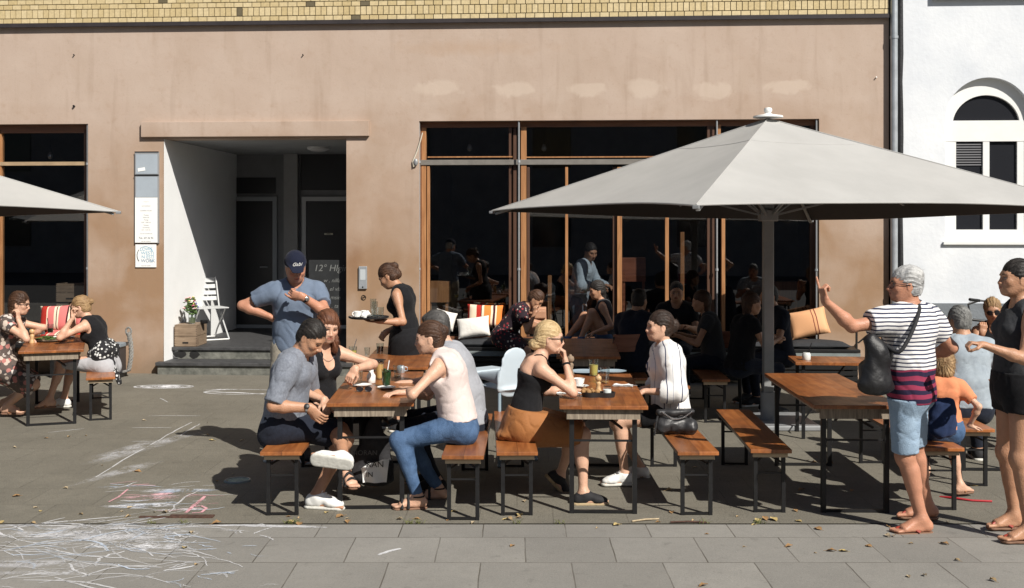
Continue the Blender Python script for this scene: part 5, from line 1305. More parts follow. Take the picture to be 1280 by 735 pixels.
def stripe_mat(name, cols, widths, axis='X', off=0.0, noise=True):
    m = bpy.data.materials.new(name); m.use_nodes = True; N, L, b = nodes_of(m); b.inputs['Roughness'].default_value = .95; b.inputs['Specular IOR Level'].default_value = .2
    tc = N.new('ShaderNodeTexCoord'); sx = N.new('ShaderNodeSeparateXYZ'); L.new(tc.outputs['Object'], sx.inputs[0]); tot = sum(widths)
    ad = N.new('ShaderNodeMath'); ad.operation = 'ADD'; ad.inputs[1].default_value = 100*tot+off
    n0 = N.new('ShaderNodeTexNoise'); n0.inputs['Scale'].default_value = 6; L.new(tc.outputs['Object'], n0.inputs['Vector']); nm = N.new('ShaderNodeMath'); nm.operation = 'MULTIPLY_ADD'; nm.inputs[1].default_value = .02; L.new(n0.outputs['Fac'], nm.inputs[0]); L.new(sx.outputs[axis], nm.inputs[2]); L.new(nm.outputs[0], ad.inputs[0])
    dv_ = N.new('ShaderNodeMath'); dv_.operation = 'DIVIDE'; dv_.inputs[1].default_value = tot; L.new(ad.outputs[0], dv_.inputs[0]); fr_ = N.new('ShaderNodeMath'); fr_.operation = 'FRACT'; L.new(dv_.outputs[0], fr_.inputs[0])
    cr = N.new('ShaderNodeValToRGB'); cr.color_ramp.interpolation = 'CONSTANT'; p = 0
    for i, (c, w) in enumerate(zip(cols, widths)):
        el = cr.color_ramp.elements[i] if i < 2 else cr.color_ramp.elements.new(p/tot); el.position = p/tot; el.color = (*c, 1); p += w
    L.new(fr_.outputs[0], cr.inputs[0]); L.new(cr.outputs[0], b.inputs['Base Color'])
    n = N.new('ShaderNodeTexNoise'); n.inputs['Scale'].default_value = 60; L.new(tc.outputs['Object'], n.inputs['Vector']); bp = N.new('ShaderNodeBump'); bp.inputs['Strength'].default_value = .3; bp.inputs['Distance'].default_value = .003; L.new(n.outputs['Fac'], bp.inputs['Height']); L.new(bp.outputs[0], b.inputs['Normal'])
    return m
RE, OR, CR, DK, PK = (.42, .03, .02), (.75, .22, .05), (.75, .62, .46), (.06, .015, .02), (.62, .17, .16)
M_STR = stripe_mat('orange_stripes', [RE, CR, RE, DK, CR, OR, CR, DK, CR, OR, RE], [.07, .09, .06, .012, .03, .09, .025, .03, .02, .10, .03], off=.26)
M_STR2 = stripe_mat('red_stripes', [RE, CR, PK, CR, DK, CR, PK, DK, CR, RE, CR, DK], [.08, .018, .09, .03, .012, .025, .10, .02, .03, .08, .04, .02], off=.2)
M_STR3 = stripe_mat('sand_stripes', [(.62, .33, .17), (.2, .06, .04), (.62, .33, .17), (.2, .06, .04), (.66, .37, .2)], [.30, .012, .03, .014, .10], off=.23)
M_PIL = mat('white_cotton', (.74, .71, .66), rough=.95, noise=.06, nscale=9, bump=1.5, bscale=7, sheen=.1)
M_SEATC = mat('dark_seat_cushion', (.03, .032, .036), rough=.9, noise=.3, nscale=12, bump=.4)
def on(px, y, v): return W(U(px, v), v, ZW(px, y, v))
for i, (x0, x1) in enumerate(((566, 690), (692, 835), (837, 978), (984, 1059))):
    c = (on(x0, 430, -.28)+on(x1, 430, -.28))/2; c[2] = .475
    cushion('seat_cushion', ['dark seat cushion under the striped cushion and white pillow', 'dark seat cushion under the woman leaning at the glass', 'dark seat cushion in deep shade behind the parasol pole', 'dark grey seat cushion below the sand coloured cushion'][i], M_SEATC, c, (x1-x0)/97, .5, .10, (0, 0, -TH), group='seat cushions on the window bench')
cushion('striped_cushion', 'orange and red striped cushion leaning on the shop window behind a white pillow', M_STR, on(606, 395, -.12), .47, .30, .13, (R(76), R(2), -TH))
cushion('white_pillow', 'crumpled white pillow in front of the orange striped cushion', M_PIL, on(592, 409, -.28), .42, .27, .13, (R(68), R(-7), -TH))
cushion('white_pillow', 'white pillow showing behind the neck of the man in grey', M_PIL, on(556, 400, -.2), .28, .25, .12, (R(70), R(14), -TH))
cushion('sand_cushion', 'sand coloured cushion with thin dark stripes on the right end of the window bench', M_STR3, on(1010, 404, -.16), .50, .36, .14, (R(70), R(-12), -TH-R(4)))
cushion('red_cushion', 'big red and pink striped cushion behind the far left table', M_STR2, on(73, 398, -.30), .52, .36, .16, (R(72), R(-3), -TH))
cushion('red_cushion', 'red striped cushion with grey edge behind the blonde head at far left', M_STR2, on(98, 395, -.24), .26, .34, .14, (R(78), R(-5), -TH-R(20)))
cushion('red_cushion', 'flat red striped seat cushion under the big striped one at far left', M_STR2, on(76, 419, -.42), .5, .36, .10, (R(8), 0, -TH))
lb = wthing('window_bench', 'dark low bench below the far left shop window', 'bench', U(0), -.02, 0); MB().box2(-.5, U(104)-U(0), -.55, -.02, .40, .44).build('seat', M_BLACK, lb)
for x in (-.45, .2, .95): MB().box2(x, x+.05, -.5, -.03, 0, .399).build('leg', M_BLACK, lb)
# folding arm with a cross at the right end
xa = wthing('folding_stand', 'black folding steel cross frame at the right end of the window bench', 'stand', U(1064), -.32, 0)
MB().box2(-.02, .0, -.02, .02, 0, .80).build('post', M_BLACK, xa); MB().box2(.0, .30, -.015, .005, .76, .785).build('rail', M_BLACK, xa)
MB().bar((.01, 0, .5), (.30, 0, .75), .018).build('brace', M_BLACK, xa); MB().bar((.01, .03, .75), (.30, .03, .5), .018).build('brace', M_BLACK, xa); MB().box2(.30, .32, -.02, .02, 0, .80).build('post', M_BLACK, xa)

# ---------------------------------------------------------------- high chair
M_HC = mat('pale_blue_plastic', (.50, .58, .64), rough=.38, noise=.05, nscale=4); M_HCL = mat('blue_grey_tube', (.22, .29, .34), rough=.35)
hc = empty('high_chair', (-.10, 9.45, 0), R(-48)); tag(hc, 'pale blue plastic high chair on tube legs behind the blonde woman', 'high chair')
sh = [Prim((.15, 0, .66), (.175, 0, .85), (.16, .016), (.14, .014), lat=(0, 1, 0), k=.03, re=.12), Prim((.14, .0, .62), (-.10, 0, .63), (.135, .014), (.125, .014), lat=(0, 1, 0), k=.03, re=.05),
      Prim((.14, .14, .72), (-.16, .15, .72), (.016, .06), (.014, .02), lat=(0, 1, 0), k=.03), Prim((.14, -.14, .72), (-.16, -.15, .72), (.016, .06), (.014, .02), lat=(0, 1, 0), k=.03)]
so_ = blob('seat_shell', sh, M_HC, hc, (0, 0, 0), .009)
ty = MB(); ty.box((-.20, 0, .745), (.20, .34, .022), bev=.01); ty.build('tray', M_HC, hc)
for x, y in ((.17, .15), (.17, -.15), (-.17, .15), (-.17, -.15)):
    MB().tube([(x*.75, y*.8, .64), (x*1.3, y*1.35, .02)], .0145, 10).build('leg', M_HCL, hc, smooth=True); MB().ball((x*1.3, y*1.35, .015), (.02, .02, .014)).build('foot_cap', M_HC, hc, smooth=True)
# black bentwood style chair backs in the shade
def chair(x, y, rz, label, m):
    e = empty('cafe_chair', (x, y, 0), R(rz)); tag(e, label, 'chair', 'cafe chairs in the shade')
    MB().box2(-.2, .2, -.2, .2, .44, .46, bev=.006).build('seat', m, e)
    for a, b in ((-.17, -.17), (.17, -.17)): MB().tube([(a, b, 0), (a*.95, b*.95, .44)], .014, 8).build('leg', M_BLACK, e, smooth=True)
    for a in (-.17, .17): MB().tube([(a, .21, 0), (a, .18, .44), (a, .23, .82)], .014, 8).build('leg', M_BLACK, e, smooth=True)
    MB().add([(-.18+.36*i/8, .225+.02*math.cos(i/8*PI)*0+.03*math.sin(i/8*PI)+s*.012, z) for z in (.66, .84) for s in (0, 1) for i in range(9)],
             [(i, i+1, 18+i+1, 18+i) for i in range(8)]+[(9+i, 27+i, 27+i+1, 9+i+1) for i in range(8)]+[(18+i, 18+i+1, 27+i+1, 27+i) for i in range(8)]+[(i, 9+i, 9+i+1, i+1) for i in range(8)]+[(0, 18, 27, 9), (8, 17, 35, 26)]).build('backrest', m, e, smooth=40)
    return e
M_CH = wood_mat('chair_ply', (.30, .11, .06), (.18, .06, .03), axis='X', rough=.4)
chair(1.15, 12.0, 200, 'brown plywood cafe chair under the parasol behind the coffee table', M_CH)
chair(2.35, 12.4, 170, 'dark plywood cafe chair near the parasol pole', M_CH)

# ---------------------------------------------------------------- porch: chair, crate, flowers, board, signs
fc = empty('folding_chair', tuple(W(U(262, 1.35), 1.35, .331)), R(34)); fc.scale = (1.12, 1.15, 1.04); tag(fc, 'white slatted folding bistro chair on the porch', 'chair')
M_WCH = mat('grey_white_paint', (.50, .51, .51), rough=.5, noise=.2, nscale=9)
for i in range(5): MB().box2(-.20, .20, -.17+i*.078, -.105+i*.078, .44, .455, bev=.003).build('seat_slat', M_WCH, fc)
for i, z in enumerate((.56, .64, .73, .82)): MB().box((0, .245+.028*i, z), (.40, .014, .06 if i < 3 else .07), rot=Matrix.Rotation(R(-18), 3, 'X'), bev=.003).build('back_slat', M_WCH, fc)
for x in (-.19, .19):
    MB().tube([(x, -.2, .01), (x, .16, .40), (x, .30, .86)], .011, 8).build('frame_tube', M_WCH, fc, smooth=True)
    MB().tube([(x*.9, .27, .01), (x*.9, .20, .12), (x*.9, -.12, .435)], .011, 8).build('frame_tube', M_WHITE, fc, smooth=True)
MB().tube([(-.19, -.2, .012), (.19, -.2, .012)], .010, 8).build('foot_rail', M_WHITE, fc); MB().tube([(-.17, .27, .012), (.17, .27, .012)], .010, 8).build('foot_rail', M_WHITE, fc)
def crate(e, w, d, h, m):
    t = .012
    for z in (0, h/2): 
        MB().box2(0, w, 0, t, z+.003, z+h/2-.003).build('board', m, e); MB().box2(0, w, d-t, d, z+.003, z+h/2-.003).build('board', m, e)
        MB().box2(-.001+w-t, w+.001, t, d-t, z+.003, z+h/2-.003).build('board', m, e); MB().box2(-.001, t, t, d-t, z+.003, z+h/2-.003).build('board', m, e)
    MB().box2(t, w-t, t, d-t, 0, .01).build('bottom', m, e)
    for x in (t, w-t-.03):
        for y in (t, d-t-.03): MB().box2(x, x+.03, y, y+.03, .01, h).build('corner_post', m, e)
    MB().box2(w*.36, w*.62, -.002, .0, h*.14, h*.22).build('hand_slot', M_BLACK, e)
    nl = MB()
    for z in [h*(i+.5)/9 for i in range(9)]:
        for x in (.006, w-.006): nl.box2(x-.004, x+.004, -.0025, 0, z-.004, z+.004)
    nl.build('finger_joints', M_WRAP, e)
crt = empty('wooden_crate', tuple(W(U(218, .32), .32, .331)), -TH+R(2)); tag(crt, 'weathered wooden fruit crate on the porch edge with flowers on top', 'crate'); crate(crt, .31, .46, .285, M_CRATE)
MB().box2(.0, .31, .0, .46, .286, .298).build('lid_board', M_CRATE, crt)
fv = empty('flower_vase', tuple(W(U(240, .5), .5, .630)), 0); tag(fv, 'glass jar of mixed meadow flowers on the fruit crate', 'vase')
MB().lathe([(.04, 0), (.05, .01), (.05, .12), (.036, .15), (.04, .17)], n=20).build('jar', M_TGLASS, fv, smooth=50)
MB().lathe([(0, .012), (.045, .014), (.045, .09), (0, .09)], n=16).build('water', mat('vase_water', (.10, .12, .07), rough=.1), fv)
rr = random.Random(12); sm_ = MB(); lf = MB(); FC = [((.60, .12, .22), []), ((.70, .55, .15), []), ((.20, .16, .55), []), ((.75, .45, .45), []), ((.7, .68, .6), [])]
heads = [MB() for _ in FC]
for i in range(46):
    a = rr.uniform(0, 6.28); t = rr.uniform(.2, 1); tip = V(.12*t*math.cos(a), .12*t*math.sin(a), rr.uniform(.20, .37)); sm_.tube([(.02*math.cos(a+2), .02*math.sin(a+2), .02), (.015*math.cos(a), .015*math.sin(a), .16), tip], .0022, 4)
    if i < 26:
        hb_ = heads[i % 5]
        for j in range(7):
            b_ = 2*PI*j/7; hb_.ball(tip+V(.014*math.cos(b_), .014*math.sin(b_), rr.uniform(-.006, .008)), (.011, .011, .007), 6, 4)
        hb_.ball(tip+V(0, 0, .006), .009, 6, 4)
    for j in range(4):
        q = tip*rr.uniform(.5, .95)+V(rr.uniform(-.03, .03), rr.uniform(-.03, .03), .02); lf.ball(q, (rr.uniform(.008, .024), rr.uniform(.005, .012), rr.uniform(.006, .016)), 6, 4)
sm_.build('stems', mat('stem_green', (.10, .16, .06), rough=.6), fv); lf.build('leaves', M_GREENL, fv)
for (c, _), hb_ in zip(FC, heads): hb_.build('blossoms', mat('petal', c, rough=.7), fv, smooth=True)
tn = thing('ashtray', 'small black ashtray on the fruit crate beside the flowers', 'ashtray', W(U(255, .55), .55, .630)); MB().lathe([(.045, 0), (.05, .005), (.05, .05), (.042, .05), (.04, .01), (0, .01)], n=18).build('bowl', M_BLACK, tn, smooth=50)
def text(s, size, m, parent, loc, rot=(PI/2, 0, 0), align='CENTER', name='lettering', depth=.0008, shear=0, sx=1):
    c = bpy.data.curves.new(name, 'FONT'); c.body = s; c.size = size; c.align_x = align; c.extrude = depth; c.shear = shear
    o = bpy.data.objects.new(name, c); COL.objects.link(o); dg = bpy.context.evaluated_depsgraph_get(); me = bpy.data.meshes.new_from_object(o.evaluated_get(dg)); bpy.data.objects.remove(o)
    me.materials.clear(); me.materials.append(m); q = bpy.data.objects.new(name, me); COL.objects.link(q); q.parent = parent; q.location = loc; q.rotation_euler = rot; q.scale = (sx, 1, 1); return q
cb = wthing('chalkboard', 'black chalkboard with white handwriting in the right half of the doorway', 'board', U(437, .16), .16, ZW(411, 399, .16))
cw, chh = U(437, .16)-U(386, .16), ZW(411, 325, .16)-ZW(411, 399, .16)
MB().box2(-cw, 0, 0, .02, 0, chh, bev=.003).build('slate', mat('slate_board', (.022, .024, .026), rough=.8, noise=.5, nscale=7), cb)
M_CHALKW = mat('board_chalk', (.16, .165, .16), rough=1)
text('12° Hlgin', .125, M_CHALKW, cb, (-cw*.46, -.002, chh-.15), shear=.2)
for i, s in enumerate(('w . nilla', 'v . el vls', 'o . msin', 'ac . ta')): text(s, .075, M_CHALKW, cb, (-cw*.44, -.002, chh-.30-.115*i), shear=.3)
pst = MB().box2(U(434, .16), U(437.5, .16), .1, .2, .33, wB[3]-.002) if False else None
stk = wthing('door_sticker', 'small pale label on the glass of the right porch door', 'sticker', U(410, 3.1), 3.145, ZW(410, 292.5, 3.1)); MB().box2(-.07, .07, 0, .004, -.014, .014).build('label', mat('sticker_cream', (.55, .52, .42), rough=.7), stk); text('OFFEN', .026, M_BLACK, stk, (0, -.002, -.009))
# wall lamp dome under the porch ceiling
e = wthing('ceiling_lamp', 'flat round lamp under the porch ceiling', 'lamp', U(398, 1.6), 1.6, wB[3]-.002); MB().lathe([(.17, 0), (.165, -.03), (.10, -.06), (0, -.07)], n=24).build('shade', mat('lamp_glass', (.5, .5, .5), rough=.3), e, smooth=True)
# intercom, small round sticker
e = wthing('door_intercom', 'slim steel intercom panel on the brown wall right of the doorway', 'intercom', U(454), -.001, ZW(454, 361))
MB().box2(-.055, .055, -.03, 0, 0, .30, bev=.006).build('housing', M_STEEL, e); MB().box2(-.035, .035, -.033, -.03, .12, .26).build('button_plate', mat('light_plate', (.62, .66, .68), rough=.3, metal=.3), e); MB().lathe([(.01, 0), (.01, .004), (0, .004)], (0, -.03, .025), 12, axis=(0, -1, 0)).build('button', M_BLACK, e)
e = wthing('no_smoking_sticker', 'tiny round black barred circle sticker below the intercom', 'sticker', U(454.5), -.002, ZW(454, 372)); MB().tube([(.03*math.cos(a), -.002, .03*math.sin(a)) for a in np.linspace(0, 2*PI, 21)[:-1]], .005, 5, closed=True).build('ring', M_BLACK, e); MB().bar((-.022, -.003, -.022), (.022, -.003, .022), .008, .004).build('bar', M_BLACK, e); MB().bar((-.018, -.003, .004), (.018, -.003, .002), .008, .003).build('symbol', M_BLACK, e)
# sign column beside the doorway
sc_ = wthing('sign_column', 'tall narrow notice board with two grey panels and white opening hours sheet', 'sign', U(184.5), -.001, ZW(184, 304))
w2 = (U(199.5)-U(169.5))/2; hz = lambda y: ZW(184, y)-ZW(184, 304)
MB().box2(-w2, w2, -.03, 0, 0, hz(190), bev=.003).build('housing', mat('alu_frame', (.42, .43, .44), rough=.4, metal=.5), sc_)
MG = mat('grey_panel', (.38, .43, .48), rough=.3, noise=.15, nscale=4)
MB().box2(-w2+.018, w2-.018, -.034, -.0305, hz(217.5), hz(193)).build('upper_panel', MG, sc_); MB().box2(-w2+.018, w2-.018, -.034, -.0305, hz(246.5), hz(221)).build('lower_panel', MG, sc_)
MB().box2(-w2, w2, -.036, -.0305, hz(220), hz(218.3)).build('divider', M_BLACK, sc_); MB().box2(-w2, w2, -.036, -.0305, hz(190.6), hz(189.5)).build('top_edge', M_BLACK, sc_)
MB().box2(-w2+.006, w2-.018, -.036, -.0305, .008, hz(247)).build('notice', M_PAPER, sc_)
MB().box((-.07, -.037, hz(212)), (.10, .003, .045), rot=Matrix.Rotation(R(-9), 3, 'Y')).build('paper_slip', M_PAPER, sc_)
MTX = mat('grey_print', (.30, .30, .30), rough=.9); MTD = mat('dark_print', (.10, .12, .13), rough=.9); MTB = mat('blue_print', (.16, .38, .52), rough=.9)
for s, y, sz, m_ in (('~ s ~', 253, .034, MTX), ('oooooooooo', 258, .022, MTX), ('BUSINESS HOURS', 264, .020, MTX), ('Montag', 269.5, .022, MTX), ('Mittwoch', 272.5, .022, MTX), ('Freitag', 275.5, .022, MTX), ('10.00 - 18.00 Uhr', 278.5, .019, MTX), ('Dienstag', 282, .020, MTX), ('Donnerstag', 285, .020, MTX), ('9.00 - 15.00 Uhr', 288, .019, MTX), ('und nach Vereinbarung', 292.5, .018, MTX), ('Tel.: 69 36 92', 298.5, .036, MTD), ('info und anmeldung', 302, .016, MTX)):
    text(s, sz, m_, sc_, (-.006, -.037, hz(y)), depth=.0004)
sq = wthing('round_logo_sign', 'small square white sign with blue lettering in a half ring below the notice board', 'sign', U(183), -.001, ZW(184, 334))
w3 = .145; h3 = ZW(184, 305.5)-ZW(184, 334); MB().box2(-w3, w3-.005, -.018, 0, 0, h3, bev=.002).build('plate', M_PAPER, sq)
for s, i in (('ᗡ OWE', 0), ('WEST', 1), ('N EST', 2), ('WORK', 3)): text(s if i else 'LOWE', .062, MTB if i != 3 else mat('navy_print', (.08, .17, .28), rough=.9), sq, (.005+.008*i, -.019, h3-.085-.052*i), depth=.0004)
MB().tube([(-.005+.115*math.cos(a), -.019, h3*.52+.12*math.sin(a)) for a in np.linspace(PI*.78, PI*1.22, 10)], .005, 5).build('ring_arc', MTD, sq); MB().tube([(-.005+.115*math.cos(a), -.019, h3*.52+.12*math.sin(a)) for a in np.linspace(-.9, PI*.7, 14)], .003, 5).build('ring_arc', MTB, sq)
text('raum fuer arbeit', .02, MTX, sq, (0, -.019, .016), depth=.0004)
# nails and hooks on the wall
for px, y in ((93, 69), (379, 69), (93, 133), (1095, 97)):
    e = wthing('wall_hook', {(93, 69): 'tiny screw high on the brown wall at left', (379, 69): 'tiny screw high on the brown wall above the doorway', (93, 133): 'dark stub on the brown wall above the far left window', (1095, 97): 'pale plug in the brown wall near the drain pipe'}[(px, y)], 'hook', U(px), 0, ZW(px, y)); MB().tube([(0, .0, 0), (0, -.03, .004)], .014 if y == 133 else .008, 7).build('pin', M_BLACK if px < 1000 else M_PAPER, e)
# lantern box with rope at the corner
lt = wthing('lantern_box', 'grey lidded box with dark glass front against the brown wall behind the bench', 'box', U(158), -.36, 0)
MB().box2(-.17, .12, -.13, .13, .40, .45, bev=.008).build('lid', mat('blue_grey_lid', (.22, .26, .29), rough=.5), lt); MB().box2(-.15, .10, -.11, .11, .06, .399, bev=.006).build('case', mat('dark_case', (.03, .03, .034), rough=.3), lt); MB().box2(-.16, .11, -.12, .12, 0, .059, bev=.004).build('base', M_BLACK, lt)
rp = wthing('thick_rope', 'thick grey plaited rope hanging in a loop beside the lantern box', 'rope', U(168), -.34, 0)
mrope = mat('rope', (.30, .29, .27), rough=.95, noise=.5, nscale=60, bump=1, bscale=60)
for ph in (0, 2.1, 4.2):
    pts = []
    for i in range(60):
        t = i/59; base = V(-.10+.13*math.sin(t*PI*.5)*1.0, -.02, 0) if False else None
        if t < .4: b0 = V(-.14+.20*(t/.4), 0, .05+.03*(t/.4)**2)
        else: q = (t-.4)/.6; b0 = V(.06+.035*math.sin(q*PI), 0, .08+.50*q)
        pts.append(b0+V(.017*math.cos(t*38+ph), .017*math.sin(t*38+ph), .008*math.cos(t*38+ph)))
    MB().tube(pts, .016, 7).build('strand', mrope, rp, smooth=True)
MB().tube([(.06+.035*math.cos(a), 0, .60+.05*math.sin(a)) for a in np.linspace(0, 2*PI, 15)[:-1]], .013, 7, closed=True).build('loop', mrope, rp, smooth=True)
# crates stacked behind the left window
for i, (px, y) in enumerate(((86, 403), (84, 381))):
    e = wthing('wooden_crate', ['lower wooden crate stacked inside the far left window', 'upper wooden crate stacked inside the far left window'][i], 'crate', U(70, .5), .5, ZW(85, 403-i*25.5, .5), 'crates inside the left window'); crate(e, .40, .3, .26, M_CRATE)
MB_SH = None
# furniture dimly visible inside
def inner(label, px, y, v, w, h, m, name='wooden_stool', cat='stool'):
    e = wthing(name, label, cat, U(px, v), v, ZW(px, y, v)); z = e.location.z
    MB().box2(-w/2, w/2, -.02, .25, 0, h, bev=.004).build('panel', m, e)
    for x in (-w/2+.03, w/2-.03): MB().box2(x-.02, x+.02, .0, .03, -z, 0).build('leg', m, e)
inner('orange wooden chair back inside the window behind the striped cushion', 548, 378, 1.2, .30, .30, M_FRAME, 'indoor_chair', 'chair')
inner('dim wooden chair back inside the window at the shaded middle', 792, 352, 1.2, .34, .34, M_CH, 'indoor_chair', 'chair')
inner('orange wooden cabinet lit inside the window beside the parasol pole', 982, 372, .9, .34, .22, M_FRAME, 'indoor_cabinet', 'cabinet')
inner('narrow light wood menu rack inside the window', 687, 370, .8, .05, .28, M_FRAME, 'menu_rack', 'rack')

# ---------------------------------------------------------------- bags and loose things
M_LEA = mat('black_leather', (.03, .03, .032), rough=.42, noise=.3, nscale=20, bump=.9, bscale=9)
def bag_wr(s): 
    def g(P): return .006*fbm(P, 24, s)+.003*fbm(P, 60, s+1)
    return g
# handbag on the bench right of the striped blouse woman
p0 = gd(835, 545, BZ); hb0 = V(1.20, 8.20, BZ)
e = empty('handbag', tuple(hb0)); e.scale = (.82, .82, .86); tag(e, 'shiny black leather handbag with chain strap on the bench beside the striped blouse woman', 'handbag')
blob('bag_body', [Prim((-.13, 0, .07), (.13, .0, .07), (.07, .065), (.07, .065), lat=(0, 1, 0), k=.05), Prim((-.15, 0, .19), (.14, 0, .20), (.05, .03), lat=(0, 1, 0), k=.06)], M_LEA, e, h=.008, disp=bag_wr(3), cuts=[(V(0, 0, .001), V(0, 0, -1)), (V(0, 0, .215), V(0, 0, 1))])
ch = MB(); mch = mat('chain', (.5, .5, .5), rough=.25, metal=.9)
for i in range(22):
    t = i/21; c = V(-.13+.26*t, -.06, .20-.06*math.sin(t*PI)); ch.ball(c, (.008, .005, .006), 6, 4)
ch.build('chain', mch, e)
MB().tube([(-.15, 0, .2), (-.18, -.05, .12), (-.2, -.06, .0)], .009, 6).build('strap', M_LEA, e)
# tote bag hanging under the table
tb = empty('tote_bag', (-1.02, 8.15, .02)); tag(tb, 'dark tote bag with white printed patch hanging under the mint drink table', 'bag')
blob('bag_body', [Prim((0, 0, .12), (0.02, 0, .40), (.17, .06), (.10, .03), lat=(1, 0, 0), k=.04), Prim((0.02, 0, .40), (0.03, 0, .62), (.09, .025), (.012, .01), lat=(1, 0, 0), k=.04)], mat('tote_cloth', (.028, .027, .03), rough=.9, noise=.3, nscale=40, bump=.5), tb, h=.010, disp=bag_wr(7))
pm = MB(); g_ = 8; pts = []
for j in range(g_+1):
    for i in range(g_+1):
        x = -.055+.17*i/g_-.02*j/g_*(1 if i < g_/2 else -1)+.0; z = .10+.17*j/g_; top_ = .20+.10*i/g_
        z = min(z, top_); pts.append((x, -.068+.012*math.sin(i*1.1+j*.6)-.012*(1-abs(i/g_-.5)), z))
pm.add(pts, [(j*(g_+1)+i, j*(g_+1)+i+1, (j+1)*(g_+1)+i+1, (j+1)*(g_+1)+i) for j in range(g_) for i in range(g_)]); pm.build('printed_patch', M_PAPER, tb, smooth=True, fix=False)
text('RAN', .062, M_BLACK, tb, (.035, -.092, .215), depth=.001); text('IN', .05, M_BLACK, tb, (-.005, -.092, .145), depth=.001)
text('NORAN', .05, mat('faint_print', (.10, .10, .10), rough=.9), tb, (-.04, -.082, .30), depth=.001)
# stroller like bag / red leash at right
ls = tag(MB().tube([gd(1175, 621), gd(1190, 624)+V(0, 0, .012), gd(1215, 627)+V(0, 0, .008), gd(1240, 628)+V(0, 0, .008)], .008, 6).build('leash', mat('red_nylon', (.42, .02, .03), rough=.6), None, smooth=True), 'red dog leash lying on the paving behind the standing woman in black', 'leash')
# bicycle behind the seated people at right
bc = wthing('bicycle', 'dark bicycle leaning at the white house, only handlebar and saddle showing', 'bicycle', U(1215), -.95, 0)
for x in (-.52, .52):
    wh_ = MB().tube([(x+.33*math.cos(a), 0, .34+.33*math.sin(a)) for a in np.linspace(0, 2*PI, 33)[:-1]], .018, 8, closed=True).build('wheel', M_BLACK, bc, smooth=True)
    sp_ = MB()
    for i in range(14): sp_.tube([(x, 0, .34), (x+.32*math.cos(i*.449), 0, .34+.32*math.sin(i*.449))], .0015, 4)
    sp_.build('spokes', M_GREYM, wh_)
fm = MB(); fm.tube([(-.52, 0, .34), (-.38, 0, .86), (-.36, 0, .98)], .016, 8); fm.tube([(-.40, 0, .78), (.08, 0, .36)], .018, 8); fm.tube([(-.38, 0, .86), (.16, 0, .80)], .016, 8); fm.tube([(.08, 0, .36), (.18, 0, .92)], .016, 8); fm.tube([(.08, 0, .36), (.52, 0, .34)], .012, 8); fm.tube([(.17, 0, .8), (.52, 0, .34)], .011, 8); fm.build('frame', M_BLACK, bc, smooth=True)
MB().tube([(-.36, 0, .98), (-.37, 0, 1.04), (-.27, .10, 1.09), (-.12, .26, 1.07)], .012, 8).build('handlebar', M_GREYM, bc, smooth=True)
MB().tube([(-.37, 0, 1.04), (-.27, -.10, 1.09), (-.20, -.24, 1.09)], .012, 8).build('handlebar', M_GREYM, bc, smooth=True)
MB().tube([(-.27, -.10, 1.09), (-.42, -.20, 1.11)], .018, 8).build('grip', M_BLACK, bc, smooth=True)
blob('saddle', [Prim((.06, 0, .95), (.26, 0, .97), (.03, .02), (.085, .03), lat=(0, 1, 0))], M_BLACK, bc, h=.01)

# ---------------------------------------------------------------- loose marks and litter on the ground
def chalk_mat(name, c, dens=.5, sc=60):
    m = bpy.data.materials.new(name); m.use_nodes = True; N, L, b = nodes_of(m); b.inputs['Base Color'].default_value = (*c, 1); b.inputs['Roughness'].default_value = 1; b.inputs['Specular IOR Level'].default_value = 0
    tc = N.new('ShaderNodeTexCoord'); n1 = N.new('ShaderNodeTexNoise'); n1.inputs['Scale'].default_value = sc; n1.inputs['Detail'].default_value = 6; n1.inputs['Roughness'].default_value = .7; L.new(tc.outputs['Object'], n1.inputs['Vector'])
    n2 = N.new('ShaderNodeTexNoise'); n2.inputs['Scale'].default_value = 6; n2.inputs['Detail'].default_value = 4; L.new(tc.outputs['Object'], n2.inputs['Vector'])
    ad = N.new('ShaderNodeMath'); ad.operation = 'ADD'; L.new(n1.outputs['Fac'], ad.inputs[0]); L.new(n2.outputs['Fac'], ad.inputs[1])
    r = N.new('ShaderNodeMapRange'); r.inputs['From Min'].default_value = 1.12-dens*.4; r.inputs['From Max'].default_value = 1.36-dens*.4; r.inputs['To Max'].default_value = .85; L.new(ad.outputs[0], r.inputs['Value'])
    a = N.new('ShaderNodeAttribute'); a.attribute_name = 'fade'; mu = N.new('ShaderNodeMath'); mu.operation = 'MULTIPLY'; L.new(r.outputs[0], mu.inputs[0]); L.new(a.outputs['Fac'], mu.inputs[1]); L.new(mu.outputs[0], b.inputs['Alpha'])
    return m
CH_W = chalk_mat('white_chalk', (.68, .68, .69), .95, 90); CH_B = chalk_mat('blue_chalk', (.55, .62, .72), .9, 90); CH_P = chalk_mat('pink_chalk', (.66, .36, .39), .85, 90)
SM_W = chalk_mat('smudged_chalk', (.70, .70, .72), .62, 40); SM_P = chalk_mat('smudged_pink_chalk', (.66, .42, .44), .6, 40); SM_B = chalk_mat('smudged_blue_chalk', (.46, .54, .66), .55, 40)
